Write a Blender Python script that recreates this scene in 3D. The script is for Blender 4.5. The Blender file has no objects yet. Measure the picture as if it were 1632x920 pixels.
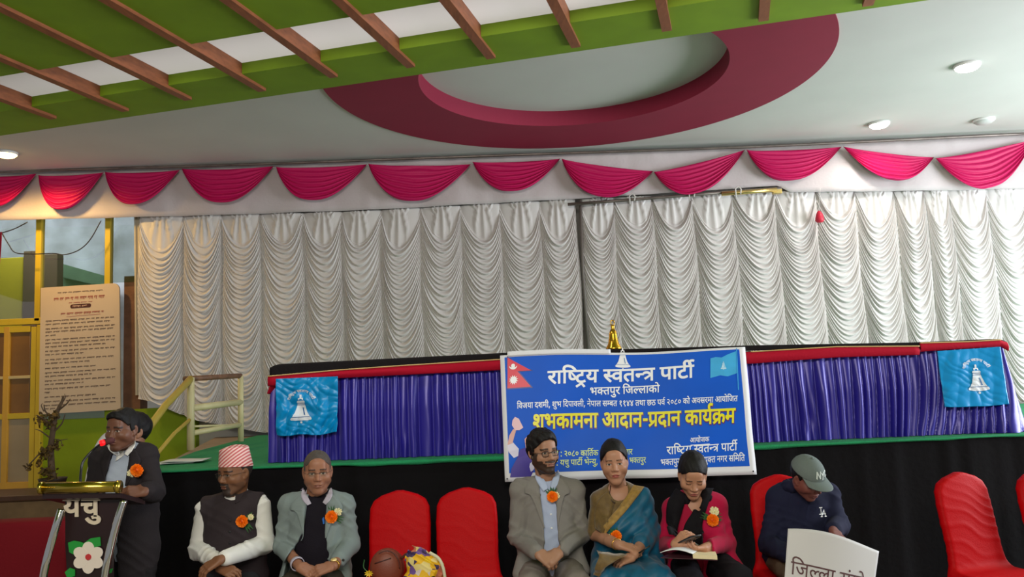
import bpy, bmesh, math, random
import numpy as np
from mathutils import Vector
from mathutils.geometry import delaunay_2d_cdt

scene = bpy.context.scene
COL = scene.collection

# ------------------------------------------------------------------ camera
FPX, PITCH, ROLL = 1300.0, math.radians(6.1), math.radians(2.4)
EYE = np.array([0.0, 0.0, 1.67])
FW = np.array([0, math.cos(PITCH), math.sin(PITCH)])
_u0 = np.array([0, -math.sin(PITCH), math.cos(PITCH)])
_r0 = np.array([1.0, 0, 0])
RT = _r0 * math.cos(ROLL) - _u0 * math.sin(ROLL)
UPV = _u0 * math.cos(ROLL) + _r0 * math.sin(ROLL)
cam_data = bpy.data.cameras.new('camera')
cam = bpy.data.objects.new('camera', cam_data)
COL.objects.link(cam)
cam_data.sensor_width = 36.0
cam_data.lens = FPX / 1632.0 * 36.0
cam_data.clip_start = 0.05
from mathutils import Matrix
cam.matrix_world = Matrix(((RT[0], UPV[0], -FW[0], EYE[0]), (RT[1], UPV[1], -FW[1], EYE[1]),
                           (RT[2], UPV[2], -FW[2], EYE[2]), (0, 0, 0, 1)))
scene.camera = cam

# ------------------------------------------------------------------ world, exposure, large lights
scene.view_settings.view_transform = 'Standard'
scene.view_settings.look = 'None'
scene.view_settings.gamma = 1.0
scene.view_settings.use_curve_mapping = False
scene.view_settings.exposure = 0.0
w = bpy.data.worlds.new('world'); scene.world = w
w.use_nodes = True
w.node_tree.nodes['Background'].inputs[0].default_value = (0.95, 0.96, 1.0, 1)
w.node_tree.nodes['Background'].inputs[1].default_value = 0.30

def area_light(name, loc, target, size, size_y, power, color):
    l = bpy.data.lights.new(name, 'AREA'); l.shape = 'RECTANGLE'
    l.size = size; l.size_y = size_y; l.energy = power; l.color = color
    o = bpy.data.objects.new(name, l); COL.objects.link(o); o.location = loc
    d = Vector(target) - Vector(loc)
    o.rotation_euler = d.to_track_quat('-Z', 'Y').to_euler()
    return o

# daylight through the tall windows of the right-hand wall, and the hall lamps behind the photographer
area_light('daylight_window', (7.6, 5.2, 2.2), (1.5, 6.6, 2.3), 4.5, 2.4, 560, (0.88, 0.93, 1.0))
area_light('hall_lamps', (-0.4, -1.2, 3.6), (-0.2, 5.5, 1.0), 3.5, 0.8, 230, (1.0, 0.93, 0.84))
area_light('roof_fill', (-1.0, 5.0, 6.2), (-1.0, 5.6, 4.2), 9.0, 2.5, 190, (0.95, 0.97, 1.0))  # area light added above the roof to brighten the recess sheet

# ------------------------------------------------------------------ helpers
def at(px, py, Y):
    d = FW * FPX + RT * (px - 816) + UPV * (460 - py)
    return EYE + d * (Y / d[1])
def atz(px, py, z):
    d = FW * FPX + RT * (px - 816) + UPV * (460 - py)
    return EYE + d * ((z - EYE[2]) / d[2])
def atx(px, py, x):
    d = FW * FPX + RT * (px - 816) + UPV * (460 - py)
    return EYE + d * (x / d[0])

def lin(c):
    return tuple((v / 255 / 12.92) if v / 255 <= 0.04045 else ((v / 255 + 0.055) / 1.055) ** 2.4 for v in c[:3]) + (1.0,)

MATS = {}
def mat(name, color=None, rough=0.7, metal=0.0, var=0.0, vscale=8.0, bump=0.0, bscale=80.0, sheen=0.0, emit=None, estr=0.0,
        attr=None, spec=0.5, stretch=None, color2=None, tint=None, stint=None):
    if name in MATS: return MATS[name]
    m = bpy.data.materials.new(name); m.use_nodes = True
    nt = m.node_tree; b = nt.nodes['Principled BSDF']
    b.inputs['Roughness'].default_value = rough
    b.inputs['Metallic'].default_value = metal
    b.inputs['Specular IOR Level'].default_value = spec
    if sheen: b.inputs['Sheen Weight'].default_value = sheen
    if tint: b.inputs['Sheen Tint'].default_value = lin(tint); b.inputs['Sheen Roughness'].default_value = 0.35
    if stint: b.inputs['Specular Tint'].default_value = lin(stint)
    if color is not None:
        b.inputs['Base Color'].default_value = lin(color)
    tc = None
    def coords(scale):
        n = nt.nodes.new('ShaderNodeTexCoord'); mp = nt.nodes.new('ShaderNodeMapping')
        nt.links.new(n.outputs['Object'], mp.inputs[0])
        if stretch: mp.inputs['Scale'].default_value = stretch
        return mp.outputs[0]
    if attr:
        a = nt.nodes.new('ShaderNodeAttribute'); a.attribute_name = attr
        nt.links.new(a.outputs['Color'], b.inputs['Base Color'])
    elif var or color2:
        nz = nt.nodes.new('ShaderNodeTexNoise'); nz.inputs['Scale'].default_value = vscale; nz.inputs['Detail'].default_value = 5
        nt.links.new(coords(1), nz.inputs['Vector'])
        r = nt.nodes.new('ShaderNodeValToRGB')
        c = lin(color)
        if color2:
            r.color_ramp.elements[0].color = c; r.color_ramp.elements[1].color = lin(color2)
        else:
            r.color_ramp.elements[0].color = tuple(max(0, x * (1 - var)) for x in c[:3]) + (1,)
            r.color_ramp.elements[1].color = tuple(min(1, x * (1 + var)) for x in c[:3]) + (1,)
        r.color_ramp.elements[0].position = 0.3; r.color_ramp.elements[1].position = 0.7
        nt.links.new(nz.outputs['Fac'], r.inputs[0]); nt.links.new(r.outputs[0], b.inputs['Base Color'])
    if bump:
        nz = nt.nodes.new('ShaderNodeTexNoise'); nz.inputs['Scale'].default_value = bscale; nz.inputs['Detail'].default_value = 3
        nt.links.new(coords(1), nz.inputs['Vector'])
        bp = nt.nodes.new('ShaderNodeBump'); bp.inputs['Strength'].default_value = bump; bp.inputs['Distance'].default_value = 0.01
        nt.links.new(nz.outputs['Fac'], bp.inputs['Height']); nt.links.new(bp.outputs[0], b.inputs['Normal'])
    if emit:
        b.inputs['Emission Color'].default_value = lin(emit); b.inputs['Emission Strength'].default_value = estr
    MATS[name] = m
    return m

def glass_mat(name, tint=(235, 240, 240), fac=0.88, rough=0.02):
    if name in MATS: return MATS[name]
    m = bpy.data.materials.new(name); m.use_nodes = True; nt = m.node_tree
    nt.nodes.remove(nt.nodes['Principled BSDF'])
    t = nt.nodes.new('ShaderNodeBsdfTransparent'); t.inputs[0].default_value = lin(tint)
    g = nt.nodes.new('ShaderNodeBsdfGlossy'); g.inputs['Roughness'].default_value = rough
    mx = nt.nodes.new('ShaderNodeMixShader'); mx.inputs[0].default_value = 1 - fac
    nt.links.new(t.outputs[0], mx.inputs[1]); nt.links.new(g.outputs[0], mx.inputs[2])
    nt.links.new(mx.outputs[0], nt.nodes['Material Output'].inputs[0])
    MATS[name] = m
    return m

WL = {}
def tag(o, label=None, cat=None, group=None, kind=None):
    if label: o['label'] = label
    if cat: o['category'] = cat
    if group: o['group'] = group
    if kind: o['kind'] = kind
    return o
def thing(name, label, cat, loc, group=None):
    o = bpy.data.objects.new(name, None); COL.objects.link(o)
    o.empty_display_size = 0.05
    o.location = tuple(float(v) for v in loc); WL[o.name] = np.array(loc, float)
    return tag(o, label, cat, group)
def MO(name, VF, m, parent=None, smooth=False, colors=None, label=None):
    V, F = VF[0], VF[1]
    V = np.asarray(V, float).reshape(-1, 3)
    if parent is not None:
        org = WL[parent.name]
    else:
        lo, hi = V.min(0), V.max(0)
        org = np.array([(lo[0] + hi[0]) / 2, (lo[1] + hi[1]) / 2, lo[2]])
    V = V - org
    me = bpy.data.meshes.new(name)
    if isinstance(F, np.ndarray):
        nf, k = F.shape
        me.vertices.add(len(V)); me.vertices.foreach_set('co', V.astype(np.float32).ravel())
        me.loops.add(nf * k); me.loops.foreach_set('vertex_index', F.astype(np.int32).ravel())
        me.polygons.add(nf); me.polygons.foreach_set('loop_start', np.arange(0, nf * k, k, dtype=np.int32))
        me.update(calc_edges=True)
    else:
        me.from_pydata(V.tolist(), [], [list(map(int, f)) for f in F])
    me.validate()
    if smooth:
        me.polygons.foreach_set('use_smooth', np.ones(len(me.polygons), dtype=bool))
    if colors is not None:
        a = me.color_attributes.new('Col', 'FLOAT_COLOR', 'POINT')
        c = np.ones((len(V), 4), np.float32); c[:, :3] = colors
        a.data.foreach_set('color', c.ravel())
    me.update()
    o = bpy.data.objects.new(name, me); COL.objects.link(o)
    if m is not None: me.materials.append(m)
    if parent is not None:
        o.parent = parent
        WL[o.name] = org
    else:
        o.location = tuple(org); WL[o.name] = org
    if label: o['label'] = label
    return o
def struct(name, VF, m, smooth=False, label=None, **kw):
    o = MO(name, VF, m, None, smooth, **kw); o['kind'] = 'structure'
    if label: o['label'] = label
    return o

class MB:
    def __init__(s): s.V = []; s.F = []; s.n = 0
    def add(s, V, F):
        V = np.asarray(V, float).reshape(-1, 3)
        s.V.append(V); s.F += [[int(i) + s.n for i in f] for f in F]; s.n += len(V); return s
    def box(s, lo, hi):
        x0, y0, z0 = lo; x1, y1, z1 = hi
        V = [(x0,y0,z0),(x1,y0,z0),(x1,y1,z0),(x0,y1,z0),(x0,y0,z1),(x1,y0,z1),(x1,y1,z1),(x0,y1,z1)]
        return s.add(V, [(0,3,2,1),(4,5,6,7),(0,1,5,4),(1,2,6,5),(2,3,7,6),(3,0,4,7)])
    def bbox(s, lo, hi, bev=0.01):
        bm = bmesh.new(); bmesh.ops.create_cube(bm, size=1)
        lo = np.array(lo); hi = np.array(hi)
        for v in bm.verts: v.co = Vector((lo + hi) / 2 + np.array(v.co) * (hi - lo))
        bmesh.ops.bevel(bm, geom=list(bm.edges), offset=bev, segments=2, affect='EDGES', profile=0.5)
        bm.verts.index_update()
        V = [tuple(v.co) for v in bm.verts]; F = [[v.index for v in f.verts] for f in bm.faces]
        bm.free(); return s.add(V, F)
    def hexa(s, bot, top):
        return s.add(list(bot) + list(top), [(0,3,2,1),(4,5,6,7),(0,1,5,4),(1,2,6,5),(2,3,7,6),(3,0,4,7)])
    def bar(s, a, b, wd, ht, up=(0, 0, 1)):
        a = np.array(a, float); b = np.array(b, float); d = b - a; d /= np.linalg.norm(d)
        x = np.cross(d, up); x /= np.linalg.norm(x); y = np.cross(x, d)
        q = lambda p: [p + x*wd/2*i + y*ht/2*j for i, j in ((-1,-1),(1,-1),(1,1),(-1,1))]
        return s.hexa(q(a), q(b))
    def tube(s, pts, r, n=10, cap=True):
        V, F = tube(pts, r, n, cap); return s.add(V, F)
    def lathe(s, prof, c, n=24, axis=2):
        V = []; F = []; m = len(prof)
        for i in range(n):
            a = 2*math.pi*i/n
            for r, z in prof: V.append((c[0] + r*math.cos(a), c[1] + r*math.sin(a), c[2] + z))
        for i in range(n):
            j = (i+1) % n
            for k in range(m-1): F.append((i*m+k, j*m+k, j*m+k+1, i*m+k+1))
        return s.add(V, F)
    def get(s): return np.concatenate(s.V), s.F

def tube(pts, r, n=10, cap=True):
    P = np.asarray(pts, float); m = len(P)
    R = np.full(m, r) if np.isscalar(r) else np.asarray(r, float)
    T = np.gradient(P, axis=0); T /= np.linalg.norm(T, axis=1)[:, None] + 1e-12
    up = np.array([0, 0, 1.0]) if abs(T[0][2]) < 0.9 else np.array([1.0, 0, 0])
    x = np.cross(up, T[0]); x /= np.linalg.norm(x)
    V = []
    for i in range(m):
        x = x - T[i] * np.dot(x, T[i]); x /= np.linalg.norm(x); y = np.cross(T[i], x)
        for k in range(n):
            a = 2*math.pi*k/n
            V.append(P[i] + R[i]*(math.cos(a)*x + math.sin(a)*y))
    F = []
    for i in range(m-1):
        for k in range(n):
            F.append((i*n+k, i*n+(k+1) % n, (i+1)*n+(k+1) % n, (i+1)*n+k))
    if cap:
        F.append(list(range(n))[::-1]); F.append([(m-1)*n+k for k in range(n)])
    return np.array(V), F

def grid(nu, nv, fn):
    """surface grid from fn(U, V) -> X, Y, Z arrays of shape (nv, nu)"""
    u = np.linspace(0, 1, nu); v = np.linspace(0, 1, nv)
    U, Vv = np.meshgrid(u, v)
    X, Y, Z = fn(U, Vv)
    P = np.stack([X, Y, Z], -1).reshape(-1, 3)
    i = np.arange(nu-1)[None, :]; j = np.arange(nv-1)[:, None]
    a = (j*nu + i).ravel()
    F = np.stack([a, a+1, a+1+nu, a+nu], 1)
    return P, F
def thicken(VF, off):
    """close a grid sheet into a thin solid by an offset copy (off = vector)"""
    V, F = VF; n = len(V)
    F = [list(f) for f in np.asarray(F)] if isinstance(F, np.ndarray) else [list(f) for f in F]
    cnt = {}
    for f in F:
        for a, b in zip(f, f[1:] + f[:1]):
            cnt[(min(a, b), max(a, b))] = cnt.get((min(a, b), max(a, b)), 0) + 1
    G = [f[:] for f in F] + [[i + n for i in f[::-1]] for f in F]
    for f in F:
        for a, b in zip(f, f[1:] + f[:1]):
            if cnt[(min(a, b), max(a, b))] == 1: G.append([b, a, a+n, b+n])
    return np.concatenate([V, V + np.asarray(off)]), G
def curve_pts(P, n):
    """Catmull-Rom through control points"""
    P = np.asarray(P, float); m = len(P)
    Q = np.vstack([2*P[0]-P[1], P, 2*P[-1]-P[-2]])
    out = []
    for t in np.linspace(0, m-1, n):
        i = min(int(t), m-2); f = t - i
        a, b, c, d = Q[i], Q[i+1], Q[i+2], Q[i+3]
        out.append(0.5*((2*b) + (c-a)*f + (2*a-5*b+4*c-d)*f*f + (3*b-a-3*c+d)*f**3))
    return np.array(out)
def vnoise(x, y, seed=0):
    """smooth value noise, vectorised"""
    xi = np.floor(x).astype(np.int64); yi = np.floor(y).astype(np.int64)
    fx = x - xi; fy = y - yi
    fx = fx*fx*(3-2*fx); fy = fy*fy*(3-2*fy)
    def h(a, b):
        n = (a*374761393 + b*668265263 + seed*974634777) & 0xffffffff
        n = ((n ^ (n >> 13)) * 1274126177) & 0xffffffff
        return ((n ^ (n >> 16)) & 0xffff) / 65535.0
    return (h(xi, yi)*(1-fx) + h(xi+1, yi)*fx)*(1-fy) + (h(xi, yi+1)*(1-fx) + h(xi+1, yi+1)*fx)*fy

# ---- flat lettering (Devanagari outlines kept as polylines, 1000 units to the em)
GLC = {}
def fill_rings(verts, edges, rings, nonzero):
    r = delaunay_2d_cdt(verts, edges, [], 0, 1e-7)
    V = np.array([tuple(v) for v in r[0]]); T = np.array([list(f) for f in r[2]])
    c = V[T].mean(1); wn = np.zeros(len(c), int)
    for p in rings:
        a = np.asarray(p); b = np.roll(a, -1, 0)
        for (x0, y0), (x1, y1) in zip(a, b):
            if y0 == y1: continue
            m = ((y0 <= c[:, 1]) & (y1 > c[:, 1])) | ((y1 <= c[:, 1]) & (y0 > c[:, 1]))
            if m.any():
                xx = x0 + (c[m, 1]-y0)/(y1-y0)*(x1-x0)
                wn[np.where(m)[0][xx > c[m, 0]]] += 1 if y1 > y0 else -1
    keep = (wn != 0) if nonzero else (wn % 2 != 0)
    T = T[keep]
    # counter-clockwise triangles
    e1 = V[T[:, 1]]-V[T[:, 0]]; e2 = V[T[:, 2]]-V[T[:, 0]]; fl = (e1[:, 0]*e2[:, 1]-e1[:, 1]*e2[:, 0]) < 0
    T[fl] = T[fl][:, ::-1]
    return V, [list(t) for t in T]
def glyph_mesh(g, bold):
    k = (g, bold)
    if k in GLC: return GLC[k]
    verts = []; edges = []; rings = []
    for c in GL[g].split('|'):
        p = np.array([tuple(map(float, q.split(','))) for q in c.split()])
        if len(p) > 1 and np.allclose(p[0], p[-1]): p = p[:-1]
        if len(p) < 3: continue
        if bold:
            d0 = p - np.roll(p, 1, 0); d1 = np.roll(p, -1, 0) - p
            n0 = np.stack([-d0[:, 1], d0[:, 0]], 1); n1 = np.stack([-d1[:, 1], d1[:, 0]], 1)
            n0 /= np.linalg.norm(n0, axis=1)[:, None] + 1e-9; n1 /= np.linalg.norm(n1, axis=1)[:, None] + 1e-9
            nn = n0 + n1; nn /= np.maximum(np.linalg.norm(nn, axis=1), 0.5)[:, None]
            p = p + nn * bold
        b = len(verts); m = len(p)
        verts += [Vector(q) for q in p]; edges += [(b+i, b+(i+1) % m) for i in range(m)]; rings.append(p)
    GLC[k] = fill_rings(verts, edges, rings, True)
    return GLC[k]
def text_mesh(key, fn, bold=0, squeeze=1.0):
    """lettering laid out with x in 0..1 over its width, y in em/width units, mapped to 3-D by fn(x, y) arrays -> (n,3)"""
    wd, gl = TX[key]; mb = MB()
    for g, dx, dy in gl:
        V, F = glyph_mesh(g, bold)
        q = (V + np.array([dx, dy])) / wd
        mb.add(fn(q[:, 0], q[:, 1]), F)
    return mb.get()
def flat_poly(pts2, fn):
    """triangulated polygon (list of contours) mapped by fn"""
    verts = []; edges = []
    for c in pts2:
        b = len(verts); m = len(c); verts += [Vector(q) for q in c]; edges += [(b+i, b+(i+1) % m) for i in range(m)]
    V, F = fill_rings(verts, edges, [np.array(c, float) for c in pts2], False)
    return fn(V[:, 0], V[:, 1]), F
# ---- Devanagari outlines
GL={}
GL[6]="-185,772 -181,794 -168,813 -151,826 -130,830 -109,826 -91,813 -79,794 -75,772 -79,750 -91,731 -109,718 -130,714 -151,718 -168,731 -181,750"
GL[9]="470,218 459,157 424,114 374,88 312,80 231,96 159,144 93,229 29,356 100,382 145,287 193,214 246,168 305,153 340,157 367,170 385,193 391,227 386,262 370,293 347,321 318,347 290,343 260,341 255,411 313,418 352,435 373,461 380,494 374,525 356,546 331,558 302,562 267,560 235,552 204,540 171,525 146,594 175,608 210,620 252,629 298,632 367,622 418,593 449,549 459,495 442,426 392,375 402,365 412,355 450,351 486,350 516,351 543,353 568,357 594,363 594,551 521,551 521,622 779,622 779,551 675,551 675,0 594,0 594,290 570,285 547,282 523,280 498,279 479,280 455,282 466,251"
GL[10]="470,218 459,157 424,114 374,88 312,80 231,96 159,144 93,229 29,356 100,382 145,287 193,214 246,168 305,153 340,157 367,170 385,193 391,227 386,262 370,293 347,321 318,347 290,343 260,341 255,411 313,418 352,435 373,461 380,494 374,525 356,546 331,558 302,562 267,560 235,552 204,540 171,525 146,594 175,608 210,620 252,629 298,632 367,622 418,593 449,549 459,495 442,426 392,375 402,365 412,355 450,351 486,350 516,351 543,353 568,357 594,363 594,551 521,551 521,622 1038,622 1038,551 934,551 934,0 853,0 853,551 675,551 675,0 594,0 594,290 570,285 547,282 523,280 498,279 479,280 455,282 466,251"
GL[25]="777,551 452,551 452,349 505,386 569,399 628,389 675,358 706,307 716,239 712,192 701,141 681,90 651,39 579,80 602,114 620,154 632,196 636,237 631,278 616,307 593,324 562,330 508,312 452,258 452,0 371,0 371,174 344,154 312,136 272,122 226,118 180,123 138,137 100,161 71,194 52,238 46,290 60,362 101,417 164,452 244,464 268,463 296,460 321,457 339,454 333,381 315,385 292,388 269,390 249,391 198,384 159,365 135,334 127,292 135,246 158,214 190,194 228,188 270,193 306,209 340,232 371,260 371,551 0,551 0,622 777,622"
GL[27]="208,551 208,234 205,211 196,193 180,182 160,178 134,183 106,199 81,222 60,250 46,280 41,308 44,329 54,345 73,356 102,359 127,359 127,551 0,551 0,622 578,622 578,551 474,551 474,0 393,0 393,551"
GL[30]="649,551 545,551 545,0 465,0 465,165 436,148 403,133 364,122 317,118 247,129 190,161 153,211 141,275 144,303 154,330 168,353 185,371 38,369 38,441 331,441 349,441 367,440 382,440 389,440 382,370 350,370 298,364 256,346 230,315 221,274 228,236 250,210 281,193 317,188 363,193 402,210 436,233 465,260 465,551 0,551 0,622 649,622"
GL[31]="296,70 370,78 436,102 493,139 536,187 565,245 574,310 568,353 551,388 524,411 487,419 458,414 438,401 428,381 424,358 431,328 450,300 485,278 535,261 502,198 432,226 384,262 356,307 347,356 354,400 374,438 408,466 455,481 455,551 0,551 0,622 715,622 715,551 535,551 535,477 582,457 620,422 645,372 653,308 647,251 628,195 598,143 556,96 505,56 444,26 374,6 296,0 211,10 150,42 113,89 101,147 103,168 108,190 118,212 132,231 95,254 66,284 49,319 43,359 54,412 88,451 140,475 206,483 225,482 249,480 272,477 288,473 282,404 267,408 250,412 232,414 212,415 146,399 124,350 130,324 146,305 171,291 202,281 232,288 266,290 277,290 289,289 300,288 308,287 302,217 296,218 288,218 282,218 276,218 206,200 182,148 190,113 213,89 249,75"
GL[32]="653,551 653,0 572,0 572,370 435,370 400,371 378,373 410,340 436,303 452,262 458,218 453,176 438,141 414,114 384,95 348,84 310,80 258,88 209,110 162,151 117,212 74,294 31,401 102,426 149,308 198,222 250,170 306,153 335,157 358,170 374,193 379,227 371,270 348,310 314,346 273,377 302,441 572,441 572,551 0,551 0,622 757,622 757,551"
GL[35]="519,551 371,551 371,349 316,349 272,347 236,341 206,331 181,318 140,273 126,215 132,171 148,136 173,108 206,89 243,78 283,74 333,77 375,86 414,101 455,121 482,47 437,29 388,14 338,3 286,0 221,6 162,26 114,58 77,101 54,155 46,220 54,280 80,330 119,369 170,397 227,414 288,420 290,551 0,551 0,622 519,622"
GL[36]="600,551 371,551 371,414 442,377 495,328 528,267 539,198 531,135 506,84 468,47 418,20 360,5 297,0 195,14 115,56 63,125 46,216 54,278 80,328 119,368 170,397 227,414 287,420 290,551 0,551 0,622 600,622|293,72 358,80 411,102 446,142 458,200 451,246 429,286 393,321 343,349 308,349 241,342 187,321 162,301 142,276 130,246 126,210 138,149 174,106 227,80"
GL[40]="481,551 481,0 400,0 400,328 291,328 238,326 200,322 172,313 150,299 132,274 126,237 135,189 163,142 208,94 271,40 217,-12 173,28 132,68 96,109 68,151 51,195 45,242 48,275 58,305 74,330 93,351 125,373 163,388 211,396 272,399 400,399 400,551 0,551 0,622 584,622 584,551"
GL[41]="553,551 553,0 472,0 472,180 440,162 403,146 359,136 308,132 229,144 164,180 114,240 83,322 164,346 216,378 245,418 255,467 249,511 232,542 205,562 171,568 148,565 130,556 118,541 114,521 134,480 195,461 187,391 129,405 84,430 56,468 46,519 55,568 82,604 123,625 172,632 212,628 250,614 285,592 312,561 330,520 336,469 326,402 296,349 248,307 182,274 206,243 234,220 268,207 314,203 362,208 403,223 439,246 472,275 472,551 390,551 390,622 656,622 656,551"
GL[42]="413,-58 392,-24 373,11 356,44 342,73 330,71 316,70 302,68 287,68 245,71 202,78 162,92 124,112 92,140 68,176 51,219 46,272 50,313 62,348 79,377 102,401 139,426 183,443 234,453 290,456 295,456 295,551 0,551 0,622 534,622 534,551 376,551 376,385 327,385 275,383 234,378 201,369 173,355 153,338 138,317 129,292 126,262 136,214 166,174 216,149 287,140 293,140 299,140 305,140 312,141 308,160 306,176 311,206 327,226 349,236 373,240 411,234 438,216 455,190 461,162 457,134 446,112 430,97 410,86 423,62 438,36 457,9 480,-24"
GL[44]="0,622 569,622 569,551 466,551 466,0 385,0 385,298 204,298 204,244 200,220 190,202 174,192 153,188 128,193 102,209 77,232 56,260 42,290 37,318 40,339 50,355 69,366 98,369 385,369 385,551 0,551"
GL[46]="479,551 479,0 398,0 398,191 368,174 335,159 298,149 254,146 216,149 182,160 152,175 128,194 106,223 91,258 82,301 79,358 79,551 0,551 0,622 583,622 583,551|398,551 160,551 160,369 161,332 163,304 167,282 172,266 180,252 190,240 220,223 263,217 302,222 338,236 370,256 398,280"
GL[48]="585,551 482,551 482,0 401,0 401,165 371,148 336,132 293,122 241,118 188,123 140,139 101,164 71,198 52,238 46,286 61,362 106,418 176,452 265,464 280,464 299,462 319,461 338,459 356,457 369,454 363,385 342,389 318,392 293,394 268,395 248,394 230,392 365,224 384,239 401,256 401,551 0,551 0,622 585,622|127,287 135,242 160,210 198,190 242,184 260,185 276,187 293,190 308,195 168,370 137,335"
GL[49]="174,632 209,629 240,622 267,607 291,586 307,563 320,533 329,492 332,437 332,321 533,321 533,551 402,551 402,622 717,622 717,551 614,551 614,0 533,0 533,250 332,250 332,213 328,185 318,166 302,155 283,151 264,154 243,164 223,178 204,196 188,216 175,237 167,258 164,278 167,295 178,308 196,318 224,321 253,321 253,426 252,468 248,498 242,520 232,538 206,560 169,568 145,565 128,555 118,540 114,521 120,496 138,478 169,466 218,460 210,389 143,401 90,426 57,464 46,520 56,571 84,606 126,625"
GL[50]="509,551 509,0 428,0 428,250 207,250 207,213 203,185 192,166 177,155 159,151 140,154 119,164 99,178 80,196 64,216 50,237 42,258 39,278 42,295 52,308 71,318 100,321 126,321 126,551 0,551 0,622 612,622 612,551|428,551 207,551 207,321 428,321"
GL[51]="595,622 595,551 491,551 491,0 410,0 410,179 379,162 343,146 301,136 253,132 172,147 108,192 62,263 38,353 92,369 130,390 152,418 160,457 157,484 148,509 136,532 123,551 0,551 0,622|129,301 152,258 180,228 215,209 259,203 306,208 346,224 380,247 410,274 410,551 211,551 233,498 240,445 212,355"
GL[52]="395,42 341,-12 284,37 230,87 181,136 138,181 102,222 75,256 57,284 46,305 42,323 40,340 44,358 55,376 75,389 104,393 127,390 148,382 165,368 181,349 215,372 238,399 252,431 256,468 255,491 251,514 246,534 239,551 0,551 0,622 424,622 424,551 320,551 332,510 336,458 330,407 314,365 288,330 254,300 213,276 167,254 216,201 272,146 332,93"
GL[54]="0,551 0,622 693,622 693,551 589,551 589,0 508,0 508,355 502,356 494,356 470,353 445,344 420,327 397,300 375,262 356,208 279,232 293,275 311,313 287,329 263,342 238,350 209,353 174,347 148,330 131,304 126,271 131,234 148,198 174,163 210,126 255,86 309,40 255,-12 200,37 149,84 106,129 73,176 52,224 45,275 51,323 70,362 97,390 131,410 168,422 204,426 246,422 284,412 320,394 354,370 419,412 499,426 504,426 508,551"
GL[57]="571,551 467,551 467,0 387,0 387,165 358,148 324,132 282,122 233,118 182,123 137,139 99,164 70,198 52,238 46,286 60,362 104,418 170,452 255,464 270,464 288,462 307,461 326,459 342,457 354,454 349,381 329,385 306,388 282,390 259,391 204,384 162,364 136,331 127,287 135,243 158,212 193,194 235,188 283,194 324,210 359,234 387,260 387,551 0,551 0,622 571,622"
GL[58]="122,189 90,193 64,206 46,227 40,255 44,280 58,299 78,310 104,314 122,312 142,306 164,295 191,276 236,299 273,335 297,384 305,443 298,493 276,532 242,558 199,566 172,563 153,552 142,537 138,516 140,500 148,484 162,467 186,454 221,444 270,440 253,370 171,385 112,418 78,463 66,517 75,563 102,600 145,624 204,632 250,627 292,610 329,584 358,546 378,499 384,440 375,374 350,312 308,260 254,221 298,180 341,134 380,88 414,43 350,-1 301,65 258,118 217,160 179,194 151,190|591,551 591,0 510,0 510,551 421,551 421,622 695,622 695,551"
GL[60]="587,551 587,0 506,0 506,266 477,258 448,254 416,252 380,251 337,253 292,258 248,267 212,277 191,264 167,253 212,200 264,146 320,92 380,42 326,-12 272,37 220,87 174,136 133,181 99,222 73,256 55,284 46,305 41,323 40,340 44,358 55,376 75,389 104,393 127,390 148,382 165,368 181,350 199,372 210,398 215,428 217,458 216,486 212,512 207,534 201,551 0,551 0,622 691,622 691,551|369,322 406,323 440,326 472,331 506,339 506,551 281,551 288,532 293,511 297,486 298,458 296,419 288,385 277,356 262,333 315,325"
GL[66]="170,551 170,0 89,0 89,551 0,551 0,622 273,622 273,551"
GL[67]="89,551 0,551 0,622 80,622 69,645 60,669 55,695 53,724 68,794 111,849 179,884 266,896 399,877 516,820 618,730 704,615 620,615 459,772 283,824 221,817 174,794 144,760 134,714 136,686 144,662 154,640 165,622 273,622 273,551 170,551 170,0 89,0"
GL[68]="-185,615 -200,649 -211,682 -218,714 -220,748 -210,807 -178,854 -128,886 -61,896 -6,889 39,868 76,831 108,778 136,709 163,622 273,622 273,551 170,551 170,0 89,0 89,551 0,551 0,622 87,622 58,712 28,776 -8,813 -57,825 -92,819 -118,800 -134,771 -139,733 -136,701 -129,672 -118,644 -105,615"
GL[69]="-248,-12 -193,5 -136,11 -69,1 -20,-28 12,-72 22,-129 10,-184 -24,-229 -81,-258 -157,-268 -247,-256 -324,-222 -392,-168 -455,-100 -394,-57 -356,-101 -320,-136 -284,-163 -246,-182 -204,-192 -157,-196 -78,-178 -51,-122 -57,-93 -76,-73 -102,-61 -131,-57 -157,-58 -180,-62 -201,-69 -222,-79"
GL[75]="-169,615 -190,686 -210,740 -232,778 -256,804 -283,818 -315,823 -336,822 -354,818 -370,814 -385,809 -409,882 -367,892 -318,896 -268,890 -224,870 -187,836 -154,784 -123,711 -94,615"
GL[79]="170,551 170,0 89,0 89,551 0,551 0,622 273,622 273,551|90,615 69,686 48,740 27,778 3,804 -24,818 -56,823 -77,822 -95,818 -111,814 -126,809 -150,882 -108,892 -59,896 -9,890 34,870 72,836 106,784 136,711 165,615"
GL[106]="275,121 220,127 172,146 131,177 100,218 81,266 75,321 81,376 100,424 131,464 171,494 219,514 274,520 330,514 378,494 419,464 450,424 470,375 476,319 470,264 450,216 420,176 380,146 331,127|273,192 321,201 360,229 386,271 394,322 386,374 362,414 325,440 277,449 230,440 191,412 166,370 157,318 165,267 189,227 226,201"
GL[107]="275,632 339,622 388,594 419,551 429,499 425,461 412,424 388,386 353,346 304,304 241,256 362,160 396,129 418,99 429,68 433,34 430,4 420,-24 406,-51 386,-79 321,-30 333,-15 342,0 348,16 350,34 348,53 342,69 329,85 310,103 128,254 132,276 225,340 293,396 334,448 348,498 343,526 328,546 304,558 276,562 248,558 228,548 214,532 210,510 214,489 226,472 247,456 280,444 231,386 188,410 158,438 140,473 134,517 138,544 148,570 167,595 194,614 230,628"
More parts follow.
